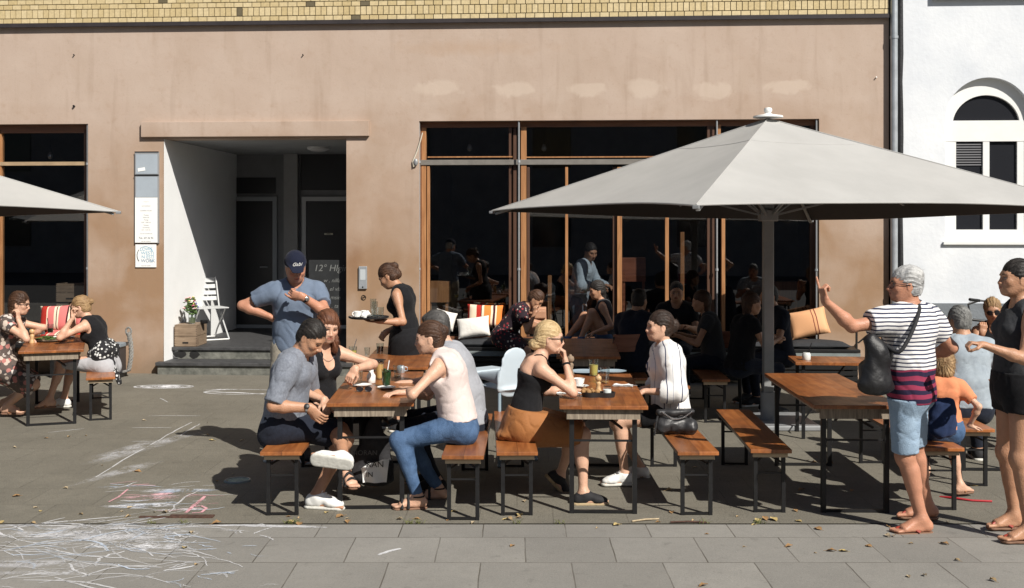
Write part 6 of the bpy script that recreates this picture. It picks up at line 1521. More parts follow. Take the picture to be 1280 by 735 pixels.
class Chalk:
    def __init__(s, z): s.v = []; s.f = []; s.fd = []; s.z = z
    def stroke(s, pts, w, fade=1.0):
        pts = [np.asarray(p, float) for p in pts]; o = len(s.v); n = len(pts)
        for i, p in enumerate(pts):
            t = nrm(pts[min(i+1, n-1)]-pts[max(i-1, 0)]); nx = V(-t[1], t[0], 0)*w/2*(.5+.5*math.sin(PI*(i+.5)/n))
            for q in (p-nx, p+nx): s.v.append((q[0], q[1], s.z)); s.fd.append(fade)
        s.f += [(o+2*i, o+2*i+1, o+2*i+3, o+2*i+2) for i in range(n-1)]
    def smear(s, c, rx, ry, rot=0, fade=.8, seed=0):
        o = len(s.v); n = 26; rr = random.Random(seed); c = np.asarray(c, float); s.v.append((c[0], c[1], s.z)); s.fd.append(fade)
        for ring, (q, fd_) in enumerate(((.55, fade*.8), (1.0, 0.0))):
            for i in range(n):
                a = 2*PI*i/n; k_ = q*(1+.15*math.sin(3*a+seed)+.1*math.sin(7*a)); x, y = rx*k_*math.cos(a), ry*k_*math.sin(a)
                s.v.append((c[0]+x*math.cos(rot)-y*math.sin(rot), c[1]+x*math.sin(rot)+y*math.cos(rot), s.z)); s.fd.append(fd_)
        s.f += [(o, o+1+i, o+1+(i+1) % n) for i in range(n)]+[(o+1+i, o+1+n+i, o+1+n+(i+1) % n, o+1+(i+1) % n) for i in range(n)]
    def build(s, name, m, parent):
        me = bpy.data.meshes.new(name); me.from_pydata(s.v, [], s.f); me.update(); at_ = me.attributes.new('fade', 'FLOAT', 'POINT'); at_.data.foreach_set('value', np.array(s.fd, np.float32)); me.materials.append(m)
        o = bpy.data.objects.new(name, me); COL.objects.link(o); o.parent = parent; return o
def curve(p0, p1, bend, n=12, wob=.01, rr=random):
    p0 = np.asarray(p0); p1 = np.asarray(p1); d = p1-p0; nx = V(-d[1], d[0], 0); return [p0+d*t+nx*bend*math.sin(PI*t)+V(rr.uniform(-wob, wob), rr.uniform(-wob, wob), 0) for t in np.linspace(0, 1, n)]
rr = random.Random(21)
e = empty('chalk_drawing', (0, 0, 0)); tag(e, 'dense white and blue chalk scribbles on the pavement slabs at the lower left', 'chalk drawing')
A1, A2, A3, S1 = Chalk(.0030), Chalk(.0040), Chalk(.0046), Chalk(.0020)
for i in range(150):
    px, y = rr.uniform(-10, 235) if rr.random() < .8 else rr.uniform(200, 330), rr.choice((rr.uniform(653, 690), rr.uniform(655, 735))); p = gd(px, y); a = rr.choice((rr.uniform(-.5, .5), rr.uniform(.4, 1.2), rr.uniform(-1, -.4))); l = rr.uniform(.15, .75) if px < 200 else rr.uniform(.06, .2)
    (A1 if rr.random() < .75 else A2).stroke(curve(p, p+V(l*math.cos(a), l*math.sin(a)*.8, 0), rr.uniform(-.25, .25), 14, .006, rr), rr.uniform(.008, .02), rr.uniform(.3, .95))
for i in range(7):  # larger loops
    p = gd(rr.uniform(20, 200), rr.uniform(660, 690)); r0_ = rr.uniform(.05, .22); A1.stroke([p+V(r0_*math.cos(a)*(1+.1*math.sin(3*a)), r0_*.7*math.sin(a), 0) for a in np.linspace(0, rr.uniform(4, 9), 30)], rr.uniform(.008, .014), .8)
A1.stroke(curve(gd(-5, 651.5+5), gd(110, 658), .0, 20), .03, .7); A1.stroke(curve(gd(285, 657), gd(410, 660), .01, 20), .05, .7); A1.stroke(curve(gd(475, 694), gd(502, 686), .05, 8), .03, 1)
A1.stroke(curve(gd(0, 725), gd(70, 716), .1, 12), .02, .8); A1.stroke(curve(gd(205, 714), gd(245, 708), .02, 8), .025, .9); A1.stroke(curve(gd(120, 707), gd(155, 690), .2, 12), .02, .9)
for (px, y, rx, ry, fd) in ((60, 668, .55, .10, .8), (140, 672, .35, .09, .9), (185, 683, .10, .12, 1.3), (40, 705, .5, .09, .6), (110, 660, .4, .05, .8), (60, 716, .35, .06, .7), (215, 683, .07, .08, .8), (300, 657, .25, .03, 1.1), (345, 658, .25, .03, .9)): S1.smear(gd(px, y), rx, ry, rr.uniform(-.1, .1), fd, px)
A1.build('chalk_lines', CH_W, e); A2.build('blue_chalk_lines', CH_B, e); S1.build('chalk_smudge', SM_W, e)
e = empty('chalk_drawing', (0, 0, 0)); tag(e, 'pink, blue and white chalk patch with pink hook on the terrace by the iron grate', 'chalk drawing')
A1, A2, A3, S1, S2, S3 = Chalk(.0030), Chalk(.0040), Chalk(.0046), Chalk(.0020), Chalk(.0024), Chalk(.0028)
for i in range(34):
    p = gd(rr.uniform(132, 255), rr.uniform(604, 640)); a = rr.uniform(-.3, .7); l = rr.uniform(.08, .3); rr.choice((A1, A1, A2, A3)).stroke(curve(p, p+V(l*math.cos(a), l*math.sin(a), 0), rr.uniform(-.15, .15), 10, .006, rr), rr.uniform(.007, .018), rr.uniform(.4, 1))
for (S, px, y, rx, ry, fd) in ((S1, 180, 632, .28, .07, 1.5), (S1, 215, 613, .28, .06, 1.0), (S2, 195, 622, .30, .09, 1.0), (S3, 228, 614, .24, .07, 1.1), (S3, 150, 609, .15, .05, 1.0), (S1, 230, 637, .2, .04, 1.1), (S1, 168, 634, .14, .04, 1.4), (S2, 205, 618, .1, .06, 1.6)): S.smear(gd(px, y), rx, ry, .1, fd, px)
A3.stroke([gd(*q) for q in ((232, 642), (243, 632), (252, 625), (256, 621))], .03, 1.4); A3.stroke([gd(*q) for q in ((242, 634), (252, 633), (258, 636), (252, 641), (240, 642))], .022, 1.3); A3.stroke([gd(*q) for q in ((136, 628), (148, 622), (160, 612))], .018, 1.2)
A1.stroke(curve(gd(170, 603), gd(135, 612), .1), .012); A1.stroke(curve(gd(250, 612), gd(212, 641), -.05), .016, .8)
A1.build('chalk_lines', CH_W, e); A2.build('blue_chalk_lines', CH_B, e); A3.build('pink_chalk_lines', CH_P, e); S1.build('chalk_smudge', SM_W, e); S2.build('pink_smudge', SM_P, e); S3.build('blue_smudge', SM_B, e)
e = empty('chalk_drawing', (0, 0, 0)); tag(e, 'white chalk oval and faint loop on the terrace in front of the doorway steps', 'chalk drawing')
A1, S1 = Chalk(.0030), Chalk(.0020)
for k_, (px, y, rx, ry) in enumerate(((205, 483.5, .36, .16), (207, 483, .30, .11), (300, 490, .42, .2))):
    c = gd(px, y); A1.stroke([c+V(rx*math.cos(a), ry*math.sin(a), 0) for a in np.linspace(.3*k_, 6.6, 44)], .03, .9)
S1.smear(gd(205, 483.5), .36, .17, 0, 1.6, 3); S1.smear(gd(280, 487), .25, .06, 0, 1.1, 5); A1.stroke(curve(gd(255, 490), gd(330, 493), .04), .06, .9)
A1.build('chalk_lines', CH_W, e); S1.build('chalk_smudge', SM_W, e)
e = empty('chalk_drawing', (0, 0, 0)); tag(e, 'long thin chalk lines like a hopscotch on the terrace left of the seated man', 'chalk drawing')
A1, S1 = Chalk(.0030), Chalk(.0020)
for a_, b_ in (((120, 597), (196, 552)), ((196, 552), (240, 528)), ((165, 535), (215, 535)), ((165, 552), (200, 552)), ((185, 520), (250, 520)), ((200, 486+12), (210, 503)), ((60, 541), (105, 536)), ((225, 545), (250, 530))):
    A1.stroke(curve(gd(*a_), gd(*b_), .01, 10, .006, rr), .016, .8)
S1.smear(gd(175, 560), .16, .8, -.35, .6, 4); S1.smear(gd(150, 590), .1, .5, -.4, .5, 6)
A1.build('chalk_lines', CH_W, e); S1.build('chalk_smudge', SM_W, e)
# grate and cap
gp = gd(236, 646); e = empty('iron_grate', tuple(gp), R(-1)); tag(e, 'rusty flat iron strip set in the joint between pavement and terrace', 'grate')
mr_ = mat('rusty_iron', (.10, .05, .035), rough=.85, noise=.6, nscale=30, bump=.6); MB().box2(-.13, .17, -.035, .03, -.004, .010, bev=.003).build('plate', mr_, e); MB().box2(-.33, -.131, -.035, -.005, -.004, .008, bev=.002).build('strip', mr_, e)
cp = gd(297, 601); e = empty('valve_cap', tuple(cp)); tag(e, 'small round pale green iron valve cap in the terrace paving', 'manhole'); MB().lathe([(.105, -.002), (.105, .004), (.085, .007), (.082, .004), (0, .0045)], n=28).build('lid', mat('green_iron', (.36, .46, .41), rough=.8, noise=.5, nscale=40, bump=.6), e, smooth=40); MB().tube([(.095*math.cos(a), .095*math.sin(a), .006) for a in np.linspace(0, 2*PI, 25)[:-1]], .006, 5, closed=True).build('rim', M_GREYM, e)
# leaves and crumbs
def leaf_mesh(seed, L_=.055):
    rr = random.Random(seed); mb = MB(); n = 7; vs = []
    for i in range(n):
        t = i/(n-1); w = .5*L_*math.sin(PI*min(1, t*1.05+.02))**.7*(.55+.25*rr.random()); z = .004+.012*math.sin(t*PI)*rr.uniform(.4, 1)
        vs += [(t*L_, -w, z+rr.uniform(0, .008)), (t*L_, 0, z*.6), (t*L_, w, z+rr.uniform(0, .010))]
    mb.add(vs, [(3*i+j, 3*i+3+j, 3*i+4+j, 3*i+1+j) for i in range(n-1) for j in (0, 1)]); mb.tube([(-.02, 0, .003), (0, 0, .004)], .0012, 4); return mb
LM = [mat('dry_leaf', c, rough=.8, noise=.4, nscale=60) for c in ((.42, .30, .16), (.50, .40, .26), (.36, .21, .09), (.55, .42, .18))]
protoL = [leaf_mesh(i, .045+.012*i).build('fallen_leaf', LM[i], None, smooth=True) for i in range(4)]; ul = [0]*4
GL_ = 'dry leaves scattered on the paving'
spots = [(182, 526), (106, 545), (205, 640), (270, 601), (128, 582), (268, 551), (262, 544), (300, 552), (240, 665), (232, 684), (247, 706), (430, 634), (497, 649), (330+100, 645), (517, 649), (628, 650), (645, 648), (652, 644), (640, 651), (888, 643), (970, 652), (947, 653), (958, 651), (982, 684), (1021, 692), (1033, 689), (1027, 663), (1135, 708+12), (1155, 719), (1245, 728), (932, 684), (886, 668), (865, 652), (1112, 672), (1118, 670), (1165, 634), (1136, 680), (996, 640), (1008, 576), (1015, 578), (1022, 572), (1035, 580), (866, 585), (790, 598), (800, 598), (700, 604), (560, 650), (360, 652), (410, 640), (290, 593), (60, 548), (20, 560), (80, 610), (50, 640), (150, 640), (590, 655), (745, 661), (1200, 702), (1060, 690), (1090, 684)]
for i in range(45): spots.append((rr.uniform(0, 1280), rr.choice((rr.uniform(640, 656), rr.uniform(500, 735), rr.uniform(560, 660)))))
for i, (px, y) in enumerate(spots):
    k_ = rr.randrange(4); o = protoL[k_] if not ul[k_] else protoL[k_].copy()
    if ul[k_]: COL.objects.link(o)
    ul[k_] = 1; o.location = tuple(gd(px, y)+V(0, 0, .001)); s_ = rr.uniform(.4, 1.0); o.scale = (s_, s_, s_); o.rotation_euler = (rr.uniform(-.15, .15), rr.uniform(-.15, .15), rr.uniform(0, 6.28))
    tag(o, 'small dry brown leaf lying on the paving', 'leaf', GL_)
for px, y, l in ((800, 651, .16), (843, 654, .30), (815, 650, .14)): pass
for i, (px, y, l, a) in enumerate(((790, 653, .20, .35), (838, 654, .24, .0))):
    p = gd(px, y); tag(MB().tube([p+V(0, 0, .008), p+V(l*.5*math.cos(a), l*.5*math.sin(a), .012), p+V(l*math.cos(a), l*math.sin(a), .006)], .006, 6).build('twig', LM[1] if i == 0 else mr_, None, smooth=True), ['pale broken twig lying at the joint below the coffee table', 'brown twig lying on the joint right of the pale one'][i], 'twig')
# weeds in the joint
gr = MB(); rr = random.Random(6)
for px in (362, 366, 370, 513, 518, 525, 946, 950, 645, 700, 880, 190, 230):
    for j in range(10):
        p = gd(px+rr.uniform(-6, 6), 654+rr.uniform(-.8, .8)); a = rr.uniform(0, 6.28); h_ = rr.uniform(.01, .035); gr.tube([p, p+V(.01*math.cos(a), .01*math.sin(a), h_*.6), p+V(.03*math.cos(a), .03*math.sin(a), h_)], [.002, .0015, .0004], 4)
tag(gr.build('joint_weeds', mat('weed', (.14, .15, .05), rough=.8), None), 'tiny weeds growing in the paving joint', 'weeds', kind='stuff')
# ---------------------------------------------------------------- the people
def cloth(name, c, nz=.15, sc=40, bump=.35, bs=250, rough=.92, c2=None):
    return folds(mat(name, c, rough=rough, noise=nz, nscale=sc, bump=bump, bscale=bs, spec=.2, col2=c2, sheen=.05))
def folds(m, st=.6, dist=.016, scale=7.0):
    N, L, b = nodes_of(m); tc = N.new('ShaderNodeTexCoord'); mp = N.new('ShaderNodeMapping'); mp.inputs['Scale'].default_value = (1.2, 1.2, .7); mp.inputs['Rotation'].default_value = (.3, .5, 0); L.new(tc.outputs['Object'], mp.inputs[0])
    n = N.new('ShaderNodeTexNoise'); n.noise_type = 'RIDGED_MULTIFRACTAL'; n.inputs['Scale'].default_value = scale; n.inputs['Detail'].default_value = 2.5; n.inputs['Distortion'].default_value = .9; L.new(mp.outputs[0], n.inputs['Vector'])
    bp = N.new('ShaderNodeBump'); bp.inputs['Strength'].default_value = st; bp.inputs['Distance'].default_value = dist; L.new(n.outputs['Fac'], bp.inputs['Height'])
    old = b.inputs['Normal'].links[0].from_node if b.inputs['Normal'].links else None
    if old is not None and old.type == 'BUMP': L.new(bp.outputs[0], old.inputs['Normal'])
    else: L.new(bp.outputs[0], b.inputs['Normal'])
    return m
C_HEATH = cloth('heather_grey', (.23, .25, .29), 1, 70, c2=(.15, .165, .20)); C_BLUEG = cloth('faded_blue_tee', (.15, .19, .26), 1, 9, c2=(.115, .15, .21)); C_GREY = cloth('light_grey_tee', (.34, .35, .38), .12)
C_BLACK = cloth('black_jersey', (.014, .014, .016), .3); C_NAVY = cloth('navy_cloth', (.018, .022, .035), .3); C_DGREY = cloth('charcoal_jersey', (.045, .047, .052), .25)
C_PINK = cloth('pale_pink_cotton', (.66, .56, .53), .06); C_ORANGE = cloth('rust_orange_satin', (.33, .135, .045), .15, 12, rough=.6); C_CORAL = cloth('coral_tee', (.70, .26, .13), .08)
C_BEIGE = cloth('beige_shorts', (.40, .36, .29)); C_WHITE = cloth('white_cotton_shirt', (.72, .71, .69), .05); C_LBLUE = cloth('pale_blue_shirt', (.42, .50, .56), .1); C_GREY2 = cloth('blue_grey_tee', (.33, .38, .42), 1, 14, c2=(.26, .30, .34))
def denim(name, c, c2):
    m = mat(name, c, rough=.9, noise=1, nscale=7, col2=c2, bump=.6, bscale=180, detail=9, spec=.2); return folds(m, .6, .012, 9)
D_BLUE = denim('blue_denim', (.10, .17, .30), (.035, .07, .14)); D_LIGHT = denim('light_denim', (.34, .45, .57), (.23, .32, .43)); D_PALE = denim('washed_denim', (.22, .28, .34), (.14, .18, .23))
def vor_mat(name, base, cols, scale, thr=.28):
    m = mat(name, base, rough=.9, bump=.3, bscale=150); N, L, b = nodes_of(m); tc = N.new('ShaderNodeTexCoord'); v = N.new('ShaderNodeTexVoronoi'); v.inputs['Scale'].default_value = scale; L.new(tc.outputs['Object'], v.inputs['Vector'])
    lt = N.new('ShaderNodeMath'); lt.operation = 'LESS_THAN'; lt.inputs[1].default_value = thr; L.new(v.outputs['Distance'], lt.inputs[0]); sx = N.new('ShaderNodeSeparateColor'); L.new(v.outputs['Color'], sx.inputs[0])
    cr = N.new('ShaderNodeValToRGB'); cr.color_ramp.interpolation = 'CONSTANT'
    for i, c in enumerate(cols):
        e_ = cr.color_ramp.elements[i] if i < 2 else cr.color_ramp.elements.new(i/len(cols)); e_.position = i/len(cols); e_.color = (*c, 1)
    L.new(sx.outputs[0], cr.inputs[0]); x = N.new('ShaderNodeMix'); x.data_type = 'RGBA'; L.new(lt.outputs[0], x.inputs['Factor']); x.inputs['A'].default_value = (*base, 1); L.new(cr.outputs[0], x.inputs['B']); L.new(x.outputs['Result'], b.inputs['Base Color']); return m
C_FLORAL = vor_mat('floral_dress', (.022, .012, .018), [(.30, .03, .04), (.50, .42, .36), (.03, .02, .03), (.25, .05, .05)], 26, .36)
C_PATT = vor_mat('patterned_dress', (.10, .075, .065), [(.55, .50, .46), (.40, .16, .14), (.06, .05, .05), (.48, .40, .34)], 20, .5)
H_BROWN = hair_mat('brown_hair', (.030, .014, .008), (.085, .038, .018)); H_DBROWN = hair_mat('dark_brown_hair', (.016, .009, .006), (.038, .019, .011)); H_DARK = hair_mat('dark_hair', (.008, .007, .006), (.020, .015, .012)); H_RED = hair_mat('auburn_hair', (.075, .026, .012), (.16, .06, .025))
H_BLONDE = hair_mat('blonde_hair', (.42, .28, .13), (.62, .47, .26)); H_DBLONDE = hair_mat('dark_blonde_hair', (.20, .11, .05), (.42, .28, .14)); H_GREY = hair_mat('grey_hair', (.30, .30, .30), (.55, .55, .54)); H_SALT = hair_mat('salt_pepper_hair', (.10, .10, .095), (.26, .26, .25))
M_WSHOE = mat('white_leather', (.76, .76, .74), rough=.5, noise=.05, nscale=20); M_SOLE = mat('shoe_sole', (.62, .61, .56), rough=.8, noise=.2, nscale=40, bump=.3); M_DKSH = mat('black_canvas', (.016, .016, .018), rough=.8); M_JUTE = mat('jute_sole', (.42, .32, .19), rough=.9, noise=.3, nscale=50)
M_REDL = mat('red_leather', (.36, .05, .03), rough=.5, noise=.2, nscale=30); M_BRSOLE = mat('brown_sole', (.20, .11, .07), rough=.8); M_LENS = mat('sunglass_lens', (.012, .012, .015), rough=.08)
M_WATCH = mat('watch_metal', (.5, .5, .5), rough=.25, metal=.9); M_TAN = mat('tan_leather', (.36, .16, .07), rough=.5); M_GREENT = mat('green_tab', (.05, .25, .12), rough=.6)
X, Y_, Z_ = V(1, 0, 0), V(0, 1, 0), V(0, 0, 1)

# seated man in grey, left of the mint drink table
p = Person('man in heather grey tee looking down beside the auburn woman, white sneaker crossed', 'm', 1.78, 'tan', pelvis=at(354, 533, 7.95), yaw=-8, lean=10, hunch=.9, head=(-22, -36, 0), heft=1.02,
           armR=dict(w=at(388, 510, 7.72), h=V(-1, -.35, -.5), curl=.4, d=V(.8, -.1, -.8), n=V(.3, 1, 0)), armL=dict(w=at(413, 507, 8.10), h=V(-.3, .8, -.6), curl=.3, d=V(.8, -.3, -.8)),
           legR=dict(a=at(429, 571, 7.62), h=V(.5, .95, .12), fy=178, fp=8, roll=72), legL=dict(a=at(396, 618, 7.82), h=V(1, .1, .2), fy=-12), brow=(.03, .02, .015))
p.stubble = .35
p.top(C_HEATH, sleeve=.93, hem=.05, seed=2, amp=.006, loose=.02, sfl=.012); p.bottoms(C_NAVY, 'shorts', upto=.95, t=.016, seed=4, amp=.005, tap=.01); p.hair(H_DARK, ('short', ('ear',), ('line', 0, .058)), amp=.0025)
for o_ in p.shoes(M_WSHOE, M_SOLE, name='sneaker', mlace=M_PAPER): pass
p.band(M_WATCH, p.AR, .90, .031, .008, 'wristwatch', face=(V(.2, -1, .5), M_BLACK))
# auburn woman
p = Person('auburn long haired woman in black vest looking towards the camera, behind the man in grey', 'f', 1.76, 'fair', pelvis=at(394, 516, 8.50), yaw=-42, lean=9, hunch=.4, head=(-60, -12, -6), heft=1.04,
           armR=dict(w=at(406, 500, 8.05), h=V(-.8, .3, 0), curl=.3, d=V(.2, -.2, -1)), armL=dict(w=at(444, 461, 8.35), h=V(.8, .4, -.2), curl=.45, d=V(-.45, -.3, -.75), n=V(-.2, .5, -.8)),
           legR=dict(a=at(432, 590, 8.1), h=V(1, -.8, .4), fy=-60), legL=dict(a=at(452, 588, 8.3), h=V(1, -.3, .4), fy=-40))
p.top(C_BLACK, sleeve=0, arms=False, armhole=.066, scoop=.10, seed=5, hem=.06); p.bottoms(C_BLACK, upto=1.5); p.sandals(M_DKSH, M_BRSOLE, style='strap')
p.hair(H_RED, ('long', ('long',), ('ecap', (-.03, 0, .0), (-.045, 0, -.19), (.088, .07), (.085, .05)), ('cap', (-.0, .072, .02), (.035, .082, -.17), .030, .024), ('cap', (-.0, -.072, .02), (.035, -.082, -.17), .030, .024), ('line', 0, .056)), amp=.004)
p.band(M_TAN, p.AL, .93, .026, .006)
mb = MB(); mb.tube([p.S3-p.origin+p.F3*(.055+.045*math.sin(a))+p.L3*.075*math.cos(a)-p.U3*(-.01+.09*math.sin(a)) for a in np.linspace(0, PI, 11)], .0018, 5); mb.build('necklace', M_WATCH, p.o)
# woman in pink
p = Person('woman in pale pink sleeveless blouse and blue jeans leaning on crossed arms', 'f', 1.70, 'fair', pelvis=at(573, 531, 7.92), yaw=178, lean=10, hunch=1.15, head=(180, -5, 0), neckf=.6,
           armL=dict(w=at(512, 489, 7.86), h=V(-1, -.15, -.9), curl=.35, d=V(1, .25, .1), n=V(0, 0, -1)), armR=dict(w=at(497, 491, 8.06), h=V(-.2, .5, -1), curl=.35, d=V(-.6, -.6, 0)),
           legL=dict(a=at(522, 620, 7.80), h=V(-1, 0, .3), fy=186), legR=dict(a=at(548, 610, 8.1), h=V(-1, .1, .3), fy=182), shl=V(-.03, 0, -.01), heft=.98)
p.top(C_PINK, 'blouse', sleeve=0, arms=False, armhole=.066, neck=.056, hem=-.035, seed=8, amp=.006, loose=.012, t=.02); p.bottoms(D_BLUE, 'jeans', seed=6, amp=.005, t=.010); p.sandals(M_DKSH, M_BRSOLE, style='strap')
p.hair(H_DBLONDE if False else H_BROWN, ('mid', ('ear',), ('bun', -.105, .045, 0, (.040, .038, .040)), ('bun', -.085, .015, 0, (.045, .05, .05)), ('line', 0, .066)), amp=.0045)
# grey tee man behind her
p = Person('broad man in light grey tee with shaved temples, half hidden behind the woman in pink', 'm', 1.84, 'fair', pelvis=at(583, 520, 8.48), yaw=178, lean=12, hunch=1.3, head=(172, -12, 0), heft=1.12,
           armL=dict(w=at(508, 487, 8.45), h=V(-.2, -.6, -1), curl=.4), armR=dict(w=at(500, 480, 8.75), h=V(-.2, .5, -1), curl=.4), legL=dict(a=at(545, 600, 8.4), h=V(-1, 0, .3), fy=180), legR=dict(a=at(540, 592, 8.6), h=V(-1, .2, .3), fy=175))
p.top(C_GREY, sleeve=.6, seed=11, amp=.006, loose=.02, neck=.07); p.bottoms(C_NAVY, seed=12); p.hair(hair_mat('shaved_dark_hair', (.035, .033, .032), (.09, .085, .08)), ('short', ('ear',), ('bun', .03, .085, 0, (.055, .06, .03)), ('line', 0, .062)), amp=.003); p.shoes(M_DKSH, M_SOLE)
# blonde woman
p = Person('blonde woman with sunglasses in black camisole and rust orange skirt, chin on hand', 'f', 1.70, 'fair', pelvis=at(655, 531, 8.08), yaw=2, lean=11, hunch=.7, head=(0, -4, 0), neckf=.3,
           armR=dict(w=at(707, 452, 8.02), h=V(.35, -.55, -1), curl=.75, d=V(-.12, .05, 1), n=V(-1, .2, -.1)), armL=dict(w=at(722, 489, 8.33), h=V(.2, .6, -1), curl=.3, d=V(1, -.1, 0)),
           legR=dict(a=at(729, 616, 7.93), h=V(1, 0, .2), fy=2), legL=dict(a=at(700, 594, 8.35), h=V(1, .2, .2), fy=10, fp=-48), shr=V(.02, 0, -.01))
p.top(C_BLACK, 'camisole', sleeve=0, arms=False, topcut=.125, neck=.01, seed=13, amp=.003, t=.011, hem=.02); p.straps(C_BLACK, .0055); p.skirt(C_ORANGE, upto=.96, seed=14, amp=.008, f=30, t=.024, drop=.03, waist=.13, extra=[Prim(p.P+V(-.04, -.03, 0), p.P+V(-.17, -.07, -.062), (.09, .05), (.10, .022), lat=V(0, 1, 0), k=.05), Prim(p.P+V(-.17, -.07, -.066), p.P+V(.12, -.13, -.066), (.05, .018), (.06, .018), lat=V(0, 1, 0), k=.04)]); p.shoes(M_DKSH, M_JUTE, name='espadrille', t=.004)
p.hair(H_BLONDE, ('mid', ('ear',), ('bun', -.10, -.055, 0, (.055, .058, .048)), ('bun', -.07, -.01, 0, (.05, .068, .06)), ('line', 0, .062), ('nape', -.12)), amp=.0035); p.glasses(M_LENS, M_DKSH); p.band(C_BLACK, p.AR, .9, .027, .009)
# bow on the skirt
# striped blouse woman
C_VSTR = stripe_mat('thin_striped_blouse', [(.72, .71, .69), (.06, .07, .12), (.72, .71, .69), (.30, .32, .38)], [.055, .008, .04, .004], axis='X', off=.01); folds(C_VSTR)
p = Person('dark haired woman in loose white blouse with thin dark stripes facing the blonde', 'f', 1.70, 'fair', pelvis=at(838, 515, 8.55), yaw=183, lean=4, hunch=.9, head=(188, 2, 0), heft=1.02,
           armL=dict(w=at(806, 489, 8.35), h=V(.4, -.5, -1), curl=.4, d=V(-1, .2, -.2)), armR=dict(w=at(806, 486, 8.6), h=V(.2, .5, -1), curl=.4, d=V(-1, -.2, 0)),
           legL=dict(a=at(781, 592, 8.5), h=V(-1, 0, .3), fy=186), legR=dict(a=at(800, 584, 8.8), h=V(-1, .1, .3), fy=180))
p.top(C_VSTR, 'blouse', sleeve=1.5, hem=.0, seed=16, amp=.007, loose=.03, sfl=.018, neck=.06, t=.022, f=20); p.bottoms(C_BLACK, 'shorts', upto=.6); p.shoes(M_WSHOE, M_SOLE, name='sneaker', mlace=M_PAPER)
p.hair(H_DBROWN, ('mid', ('ear',), ('bun', -.115, .01, 0, (.045, .05, .055)), ('line', 0, .066)), amp=.003)
# cap man
p = Person('man in navy cap and faded blue tee standing with hand on hip', 'm', 1.80, 'red', pelvis=at(369, 433, 9.5), yaw=-78, lean=2, hunch=1.0, head=(-72, -24, 4), heft=1.0,
           armR=dict(w=at(337, 396, 9.42), h=V(-1, .1, .1), curl=.5, d=V(.6, .3, -.6), n=V(.5, .5, .3)), armL=dict(w=at(378, 371, 9.18), h=V(.9, -.1, -.9), curl=[.3, .6, .8, .85], d=V(-.9, -.1, .25), n=V(-.1, .9, .3)),
           legR=dict(a=V(-2.02, 9.55, .087), h=V(0, -1, 0), fy=-95), legL=dict(a=V(-1.76, 9.48, .087), h=V(0, -1, 0), fy=-70))
p.stubble = .0
p.top(C_BLUEG, sleeve=.62, hem=.06, seed=19, amp=.007, loose=.045, sfl=.012, f=20); p.bottoms(C_BEIGE, 'shorts', upto=.98, t=.02, seed=20, tap=.015); p.shoes(M_DKSH, M_SOLE); p.hair(H_GREY, ('short', ('ear',)), amp=.002)
k = p.hk; E = lambda f, l, u, r, **kw: ell(p.hp(f, l, u), tuple(x*k for x in r), p.hf, p.hl, **kw)
M_CAP = cloth('navy_cap', (.012, .015, .032), .2)
cap = p.add('cap', [E(-.010, 0, .045, (.112, .092, .098), k=.01), Prim(p.hp(.06, 0, .058), p.hp(.165, 0, .040), (.075*k, .008), (.050*k, .006), lat=p.hl, k=.02, re=.03*k), E(.0, 0, -.06, (.105, .088, .105), op=1, k=.006)], M_CAP, h=.0055, cuts=[(p.hp(0, 0, .034), -p.hu)])
mrot = Matrix((tuple(p.hl), tuple(p.hu), tuple(p.hf))).transposed()
tx = text('Gabi', .042, M_PAPER, cap, (0, 0, 0), (0, 0, 0), name='cap_lettering', shear=.4, depth=.0015); mt4 = mrot.to_4x4(); mt4.translation = Vector(p.hp(.104, 0, .062)-p.origin); tx.matrix_local = mt4
p.band(M_DKSH, p.AL, .88, .031, .010, 'wristwatch', face=(V(.2, -1, .3), M_WATCH))
# waitress
p = Person('waitress in black dress carrying a tray of cups and reaching for a glass', 'f', 1.70, 'tan', pelvis=at(509, 425, 10.8), yaw=172, lean=7, hunch=1.0, head=(168, -32, 0), neckf=.3,
           armL=dict(w=at(474, 402, 10.42), h=V(.6, -.3, -1), curl=.1, d=V(-1, .1, .02), n=V(0, 0, 1)), armR=dict(w=at(484, 414, 10.88), h=V(.7, .4, -.5), curl=.55, d=V(-.7, -.1, -.75), n=V(-.6, 0, -.7)),
           legL=dict(a=V(-1.0, 10.75, .087), h=V(-1, 0, 0), fy=180), legR=dict(a=V(-1.12, 10.95, .087), h=V(-1, 0, 0), fy=175))
p.top(C_BLACK, 'dress', sleeve=0, arms=False, armhole=.068, seed=22, hem=.2, flare=.02, t=.015); p.skirt(C_BLACK, upto=.75, seed=23, t=.03); p.shoes(M_DKSH, M_SOLE)
p.hair(H_BROWN, ('mid', ('ear',), ('bun', -.105, .055, 0, (.045, .045, .045)), ('bun', -.085, -.02, 0, (.05, .055, .06)), ('line', 0, .066)), amp=.0055)
tw = p.AL['w']; tc_ = V(tw[0]-.10, tw[1]+.02, tw[2]+.028)
ty = empty('serving_tray', tuple(tc_)); tag(ty, 'round dark serving tray held up by the waitress', 'tray'); MB().lathe([(0, 0), (.17, 0), (.185, .006), (.19, .02), (.183, .02), (.178, .009), (0, .007)], n=36).build('tray', M_DKSH, ty, smooth=40)
tz = V(0, 0, .0075)
cup(tc_+tz+V(-.10, -.03, 0), 'white cup and saucer at the left of the serving tray', 30, s=.9); cup(tc_+tz+V(-.045, .06, .0), 'white cup tilted on its saucer behind on the serving tray', 150, s=.9)
nb = thing('used_napkin', 'crumpled napkin heaped on the serving tray', 'napkin', tc_+tz+V(-.03, -.04, 0)); blob('crumple', [Prim((0, 0, .02), (.03, .01, .04), .03, .02, k=.02)], M_PAPER, nb, h=.006, disp=lambda P: .008*fbm(P, 70, 2))
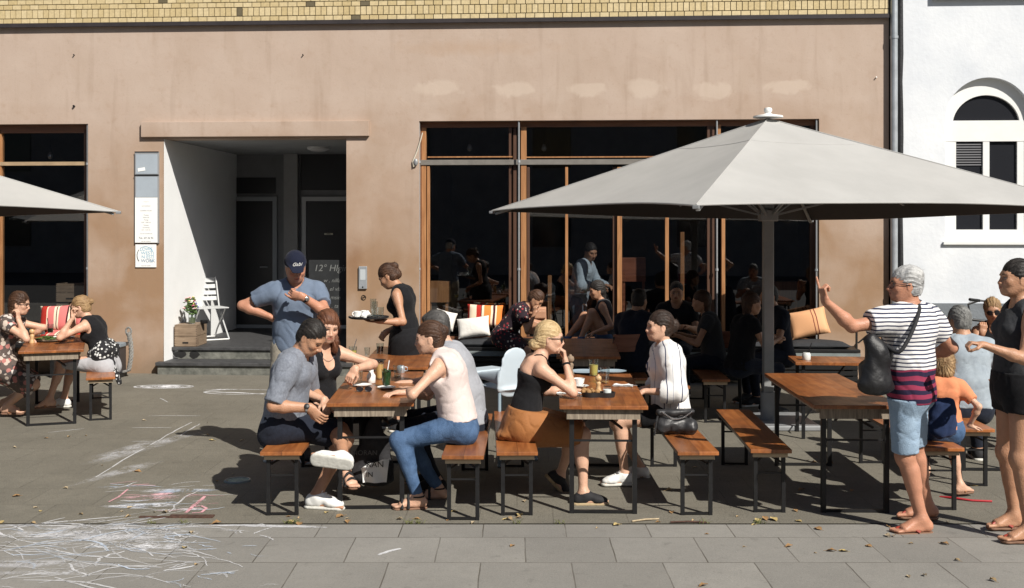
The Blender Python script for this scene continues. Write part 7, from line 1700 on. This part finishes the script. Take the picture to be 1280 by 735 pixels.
glass(tc_+tz+V(.05, .03, 0), 'tall empty glass at the back of the serving tray', .030, .15); glass(tc_+tz+V(.03, .05, 0)+V(.0, .04, 0), 'tall stemmed glass next to the tall empty one on the serving tray', .030, .17); glass(tc_+tz+V(.11, -.02, 0), 'short empty tumbler at the right edge of the serving tray', .034, .10)
# standing man with striped tee
def p17mat():
    m = stripe_mat('striped_tee', [(.70, .69, .68), (.04, .045, .085)], [.0165, .0095], axis='Z'); N, L, b = nodes_of(m)
    tc = N.new('ShaderNodeTexCoord'); sx = N.new('ShaderNodeSeparateXYZ'); L.new(tc.outputs['Object'], sx.inputs[0]); d = N.new('ShaderNodeMath'); d.operation = 'DIVIDE'; d.inputs[1].default_value = .058
    n0 = N.new('ShaderNodeTexNoise'); n0.inputs['Scale'].default_value = 5; L.new(tc.outputs['Object'], n0.inputs['Vector']); nm = N.new('ShaderNodeMath'); nm.operation = 'MULTIPLY_ADD'; nm.inputs[1].default_value = .05; L.new(n0.outputs['Fac'], nm.inputs[0]); L.new(sx.outputs['Z'], nm.inputs[2])
    L.new(nm.outputs[0], d.inputs[0]); f = N.new('ShaderNodeMath'); f.operation = 'FRACT'; L.new(d.outputs[0], f.inputs[0]); g = N.new('ShaderNodeMath'); g.operation = 'GREATER_THAN'; g.inputs[1].default_value = .5; L.new(f.outputs[0], g.inputs[0])
    x = N.new('ShaderNodeMix'); x.data_type = 'RGBA'; L.new(g.outputs[0], x.inputs['Factor']); x.inputs['A'].default_value = (.025, .018, .045, 1); x.inputs['B'].default_value = (.26, .035, .075, 1)
    g2 = N.new('ShaderNodeMath'); g2.operation = 'LESS_THAN'; g2.inputs[1].default_value = 1.085; L.new(nm.outputs[0], g2.inputs[0]); y = N.new('ShaderNodeMix'); y.data_type = 'RGBA'; L.new(g2.outputs[0], y.inputs['Factor'])
    src = b.inputs['Base Color'].links[0].from_socket; L.new(src, y.inputs['A']); L.new(x.outputs['Result'], y.inputs['B']); L.new(y.outputs['Result'], b.inputs['Base Color']); return folds(m)
C_P17 = p17mat()
p = Person('grey haired person in striped tee and denim shorts standing and pointing up', 'm', 1.74, 'red', pelvis=at(1136, 486, 7.25), yaw=146, lean=-1, hunch=.5, twist=-22, head=(176, 4, 0), heft=1.08,
           armL=dict(w=at(1032, 377, 7.05), h=V(-.2, .1, -1), pose='point', curl=.2, d=V(-.28, 0, 1), n=V(.9, .3, .3)), armR=dict(w=at(1158, 446, 7.62), h=V(1, -.3, -.6), curl=.5, d=V(-.8, .5, .2)),
           legL=dict(a=at(1152, 648, 7.2), h=V(-1, .2, 0), fy=186), legR=dict(a=at(1160, 640, 7.50), h=V(-.6, .6, 0), fy=172))
p.top(C_P17, sleeve=.58, hem=.08, seed=25, amp=.006, loose=.02, sfl=.012, t=.022, neck=.085, f=18); p.bottoms(D_LIGHT, 'denim_shorts', upto=.95, t=.017, seed=26, amp=.006, tap=.012, waist=-.05); p.sandals(M_REDL, M_BRSOLE)
p.hair(H_GREY, ('mid', ('ear',), ('bun', -.03, .075, 0, (.085, .075, .05)), ('line', 0, .060), ('nape', -.065)), amp=.0065); p.glasses(M_LENS, M_DKSH, sun=False)
o_ = p.origin; sh_ = p.shR
spts = [p.S3-p.L3*.07+p.F3*.10-p.U3*.10, p.S3-p.L3*.085+p.F3*.03+p.U3*.055, p.S3-p.L3*.075-p.F3*.12-p.U3*.01, p.S2-p.L3*.02-p.F3*.19, p.S1+p.L3*.07-p.F3*.20, p.S1+p.L3*.19-p.F3*.10-p.U1*.06]
bgp = at(1095, 456, 7.06)
bg = empty('shoulder_bag', tuple(bgp)); tag(bg, 'soft black shoulder bag hanging at the hip of the striped tee person', 'bag')
mb = MB(); q_ = [np.array(at(*s_))-bgp for s_ in ((1141, 388, 7.40), (1146, 378, 7.28), (1150, 384, 7.15), (1146, 400, 7.05), (1137, 422, 7.0), (1124, 444, 6.97))]+[V(.06, -.02, .12)]
sm2 = []
for i in range(len(q_)-1):
    for t in np.linspace(0, 1, 5)[:-1]: sm2.append(q_[i]*(1-t)+q_[i+1]*t)
sm2.append(q_[-1]); 
for _ in range(3): sm2 = [sm2[0]]+[(sm2[i-1]+2*sm2[i]+sm2[i+1])/4 for i in range(1, len(sm2)-1)]+[sm2[-1]]
mb.tube(sm2, .013, 8); mb.build('strap', M_DKSH, bg, smooth=True)
blob('bag_body', [Prim((.02, 0, .08), (.0, 0, -.12), (.075, .05), (.12, .07), lat=(1, .25, 0), k=.05), Prim((-.03, 0, .16), (.03, 0, .06), (.045, .035), (.09, .05), lat=(1, .25, 0), k=.06), Prim((-.06, .04, -.02), (-.03, .02, -.12), (.06, .04), (.085, .05), k=.06)], mat('soft_black_leather', (.014, .014, .016), rough=.5, noise=.4, nscale=16, bump=1.2, bscale=12), bg, h=.009, disp=bag_wr(9))
# standing woman at the right edge
p = Person('dark haired woman in black top and shorts standing at the right picture edge', 'f', 1.77, 'tan', pelvis=at(1272, 484, 7.08), yaw=180, lean=-2, hunch=.3, head=(180, 6, 0), heft=1.1,
           armL=dict(w=at(1229, 431, 6.85), h=V(.5, -.4, -1), curl=.8, d=V(-.9, .1, .15), n=V(0, 0, -1)), armR=dict(w=at(1262, 452, 7.35), h=V(.7, .3, -1), curl=.8),
           legL=dict(a=at(1287, 665, 6.95), h=V(-1, 0, 0), fy=184), legR=dict(a=at(1268, 650, 7.25), h=V(-1, 0, 0), fy=182))
p.top(C_DGREY, 'tank_top', sleeve=0, arms=False, armhole=.07, seed=28, hem=.08, loose=.015, neck=.07); p.bottoms(C_BLACK, 'shorts', upto=.36, t=.026, seed=29, tap=.0); p.sandals(M_REDL, M_BRSOLE); p.hair(H_DARK, ('mid', ('ear',), ('bun', -.10, .0, 0, (.05, .06, .06)), ('line', 0, .064)), amp=.003)
# child
p = Person('small blonde child in coral tee on the bench behind the striped tee person', 'f', 1.16, 'fair', pelvis=at(1180, 536, 8.0), yaw=72, lean=4, hunch=.4, head=(60, -8, 0), chead=1.28,
           armR=dict(w=at(1212, 532, 7.95), h=V(.4, -.6, .2), curl=.15, d=V(.9, .2, -.2)), armL=dict(w=V(3.0, 8.3, .72), h=V(-.5, 0, -1)), legL=dict(a=V(3.05, 8.25, .2), h=V(0, 1, .2), fy=80), legR=dict(a=at(1200, 606, 8.15), h=V(.2, 1, .2), fy=20), h=.008)
p.top(C_CORAL, sleeve=.7, hem=.0, seed=31, t=.014, neck=.06); p.bottoms(D_BLUE, 'shorts', upto=.8, t=.014); p.sandals(M_TAN, M_BRSOLE); p.hair(H_DBLONDE, ('long', ('long',), ('ecap', (-.03, 0, .0), (-.035, 0, -.075), (.088, .085), (.092, .07)), ('line', 0, .05)), amp=.005)
e = empty('blue_bag', tuple(at(1178, 520, 7.78))); tag(e, 'dark blue cloth bag on the bench beside the child', 'bag'); blob('bag_body', [Prim((0, 0, .08), (0, 0, -.10), (.09, .05), (.10, .06), lat=(1, 0, 0), k=.04)], cloth('dark_blue_cloth', (.02, .035, .09), .3), e, h=.009, disp=bag_wr(5))
# grey tee man seen from behind
p = Person('grey haired man in blue grey tee seated with his back to the camera', 'm', 1.78, 'tan', pelvis=at(1210, 506, 9.05), yaw=84, lean=10, hunch=1.0, head=(110, -6, 0), heft=1.15,
           armR=dict(w=V(4.0, 9.45, .85), h=V(.6, -.3, -1)), armL=dict(w=V(3.5, 9.5, .85), h=V(-.6, -.3, -1)), legL=dict(a=V(3.35, 9.5, .09), h=V(-.3, 1, .3), fy=90), legR=dict(a=V(3.95, 9.5, .09), h=V(.3, 1, .3), fy=80))
p.top(C_GREY2, sleeve=.6, seed=33, amp=.006, loose=.03, hem=.03, sfl=.01); p.bottoms(C_NAVY, seed=34); p.hair(H_SALT, ('short', ('ear',), ('nape', -.08)), amp=.003); p.shoes(M_DKSH, M_SOLE)
# sunglasses woman
p = Person('woman with big sunglasses and hand at her mouth behind the grey haired man', 'f', 1.68, 'tan', pelvis=at(1240, 470, 10.65), yaw=-100, lean=8, hunch=.7, head=(-112, -8, 8),
           armR=dict(w=at(1228, 416, 10.35), h=V(-.3, -.3, -1), curl=.7, d=V(.1, 0, 1), n=V(.2, 1, 0)), armL=dict(w=at(1246, 420, 10.3), h=V(.5, -.3, -1), curl=.6, d=V(-.1, 0, 1), n=V(-.2, 1, 0)), legL=dict(a=V(4.7, 10.2, .09), fy=-90), legR=dict(a=V(4.5, 10.2, .09), fy=-90), h=.012, hh=.0055)
p.top(C_BLACK, sleeve=0, arms=False, armhole=.066); p.bottoms(C_BLACK); p.hair(H_DBLONDE, ('mid', ('ear',), ('bun', -.06, .095, 0, (.04, .045, .035)), ('line', 0, .062)), amp=.005); p.glasses(M_LENS, M_DKSH); p.sandals(M_DKSH, M_BRSOLE)
# far left pair
p = Person('woman in patterned dress resting her cheek on her hand at the left picture edge', 'f', 1.68, 'fair', pelvis=at(0, 455, 11.55), yaw=5, lean=12, hunch=.9, head=(8, -8, 0),
           armR=dict(w=at(23, 399, 11.45), h=V(.5, -.4, -1), curl=.6, d=V(-.05, 0, 1), n=V(-1, .2, 0)), armL=dict(w=at(30, 424, 11.8), h=V(.3, .5, -1), curl=.3, d=V(1, -.1, 0)),
           legR=dict(a=at(9, 507, 11.6), h=V(1, -.1, .2), fy=0), legL=dict(a=at(4, 503, 11.9), h=V(1, .1, .2), fy=0), h=.010, hh=.005)
p.top(C_PATT, 'dress', sleeve=.3, seed=35, hem=.04, scoop=.08); p.skirt(C_PATT, upto=1.0, seed=36, drop=.08, t=.03); p.sandals(M_TAN, M_BRSOLE)
p.hair(H_BROWN, ('long', ('long',), ('ear',), ('ecap', (-.05, 0, .0), (-.055, 0, -.17), (.07, .055), (.06, .04))), amp=.005); p.glasses(M_LENS, M_DKSH, sun=False)
p = Person('blonde woman in black tank top lifting food to her mouth at the far left table', 'f', 1.68, 'fair', pelvis=at(130, 454, 11.92), yaw=178, lean=16, hunch=.9, head=(180, -16, 0),
           armL=dict(w=at(91, 397, 11.7), h=V(-.5, -.3, -1), curl=.65, d=V(-.1, 0, 1), n=V(1, 0, 0)), armR=dict(w=at(90, 390, 12.0), h=V(-.5, .3, -1), curl=.6, d=V(-.1, 0, 1), n=V(1, 0, 0)),
           legL=dict(a=at(62, 499, 11.75), h=V(-1, 0, .3), fy=170, fp=-5), legR=dict(a=at(80, 499, 12.0), h=V(-1, .2, .3), fy=178), h=.010, hh=.005)
p.top(C_BLACK, 'tank_top', sleeve=0, arms=False, armhole=.066, seed=37, hem=.0, neck=.07); p.bottoms(cloth('light_grey_sweats', (.42, .42, .44), .1), 'trousers', upto=.95, seed=38, t=.02); p.sandals(M_TAN, M_BRSOLE, which='L'); p.shoes(M_WSHOE, M_SOLE, which='R', name='sneaker'); p.hair(H_DBLONDE, ('mid', ('ear',), ('bun', -.125, .03, 0, (.035, .035, .035)), ('line', 0, .066)), amp=.004); p.glasses(M_LENS, M_DKSH)
cj = thing('tied_jacket', 'black and white patterned jacket tied round the waist of the far left blonde', 'jacket', p.P+V(0, 0, .1)); blob('jacket', [Prim((-.01, 0, -.01), (.01, 0, .03), (.20, .145), (.19, .135), lat=p.L0, k=.03), Prim((.08, -.06, .0), (.20, -.10, -.30), (.035, .03), (.05, .02), k=.03)], vor_mat('black_white_print', (.014, .014, .016), [(.6, .6, .58), (.02, .02, .02), (.3, .3, .3)], 34, .40), cj, h=.010, disp=lambda P: .007*fbm(P, 40, 4))
# people on the window bench
p = Person('woman in dark floral dress bent forward on the window bench, hand in her hair', 'f', 1.66, 'tan', pelvis=at(630, 420, 14.2), yaw=-15, lean=34, hunch=.6, head=(-20, -40, 0),
           armR=dict(w=at(668, 392, 13.95), h=V(.2, -.2, -1), curl=.5, d=V(.1, .1, 1)), armL=dict(w=at(672, 395, 14.2), h=V(.2, .4, -1), curl=.5, d=V(0, 0, 1)), legR=dict(a=V(.30, 13.75, .09), h=V(1, -.6, .3), fy=-30), legL=dict(a=V(.42, 13.9, .09), h=V(1, -.4, .3), fy=-30), h=.012, hh=.0065)
p.top(C_FLORAL, 'dress', sleeve=.6, seed=41, loose=.02, sfl=.015); p.skirt(C_FLORAL, upto=.95, seed=42); p.shoes(M_DKSH, M_SOLE); p.hair(H_BROWN, ('mid', ('bun', -.09, .02, 0, (.045, .05, .05))), amp=.005)
p = Person('dark haired woman in dark vest and jeans sitting sideways on the window bench', 'f', 1.68, 'tan', pelvis=at(758, 426, 14.1), yaw=176, lean=6, hunch=.6, head=(190, -10, 0),
           armL=dict(w=at(742, 416, 13.85), h=V(.5, -.4, -1), curl=.4), armR=dict(w=at(735, 400, 14.3), h=V(.3, .4, -1), curl=.4), legL=dict(a=at(724, 428, 13.9), h=V(-1, -.3, 1.2), fy=180), legR=dict(a=at(706, 426, 14.1), h=V(-.6, 0, 1), fy=180), h=.012, hh=.0065)
p.top(C_DGREY, sleeve=0, arms=False, armhole=.066, seed=43); p.bottoms(D_BLUE, 'jeans', seed=44); p.shoes(M_DKSH, M_SOLE); p.hair(H_DARK, ('long', ('long',), ('ecap', (-.05, 0, .02), (-.06, 0, -.12), (.065, .055), (.05, .04))), amp=.006)
p = Person('person in pale blue shirt standing behind the shop window glass', 'm', 1.78, 'tan', pelvis=W(U(722, .95), .95, .98), yaw=-20, lean=12, hunch=.8, head=(-60, -20, 0), armR=dict(w=W(U(748, .7), .7, 1.15), h=V(.3, -.4, -1), curl=.4), armL=dict(w=W(U(760, .9), .9, 1.15), h=V(.3, .4, -1)), h=.013, hh=.007)
p.top(C_LBLUE, sleeve=1.8, seed=45, amp=.008, loose=.03, sfl=.01); p.bottoms(D_PALE); p.hair(H_DARK, ('short', ('ear',))); p.shoes(M_DKSH, M_SOLE)
# guests deep in the shade under the parasol
def shade_guest(label, px, y, D, yaw, m, hm, sex='m', lean=8, sk='tan', seat=.535, **kw):
    s_ = F_PX/D; pz = V((px-640)/s_, D, seat); y_ = R(yaw); f = V(math.cos(y_), math.sin(y_), 0); l = V(-f[1], f[0], 0); k_ = 1.0
    q = Person(label, sex, 1.74 if sex == 'm' else 1.66, sk, pelvis=pz, yaw=yaw, lean=lean, hunch=.8, head=(yaw+kw.get('hy', 0), -6, 0), armL=dict(w=pz+f*.38+l*.12+V(0, 0, .26), h=l*.5-Z_, curl=.4), armR=dict(w=pz+f*.36-l*.14+V(0, 0, .26), h=-l*.5-Z_, curl=.4),
               legL=dict(a=pz*V(1, 1, 0)+f*.38+l*.12+V(0, 0, .09), h=f+.3*Z_), legR=dict(a=pz*V(1, 1, 0)+f*.34-l*.12+V(0, 0, .09), h=f+.3*Z_), h=.013, hh=.007)
    q.top(m, sleeve=.6 if sex == 'm' else .35, seed=int(px), amp=.006, loose=.02); q.bottoms(C_NAVY, seed=int(px)+1); q.shoes(M_DKSH, M_SOLE); q.hair(hm, ('short', ('ear',)) if sex == 'm' else ('long', ('long',), ('ecap', (-.04, 0, .02), (-.05, 0, -.15), (.07, .06), (.06, .04))), amp=.004); return q
shade_guest('broad man in dark navy tee turned away in the shade behind the coffee table', 790, 0, 11.9, 60, C_NAVY, H_DARK, lean=12)
shade_guest('dark haired guest in black tee facing out from the shade before the shop window', 846, 0, 13.6, -100, C_BLACK, H_DARK)
shade_guest('long haired woman in charcoal top in the deep shade left of the parasol pole', 893, 0, 12.1, 170, C_DGREY, H_BROWN, 'f')
shade_guest('brown haired woman in black top just left of the parasol pole', 925, 0, 11.7, 20, C_BLACK, H_BROWN, 'f', hy=-10)
shade_guest('man in dark blue shirt behind the parasol pole', 975, 0, 12.6, 200, C_NAVY, H_DARK)
bench(1.9, 11.2, -2, 'beer bench in the deep shade under the two women by the pole'); bench(1.1, 11.3, -2, 'beer bench in the shade under the broad man in navy')
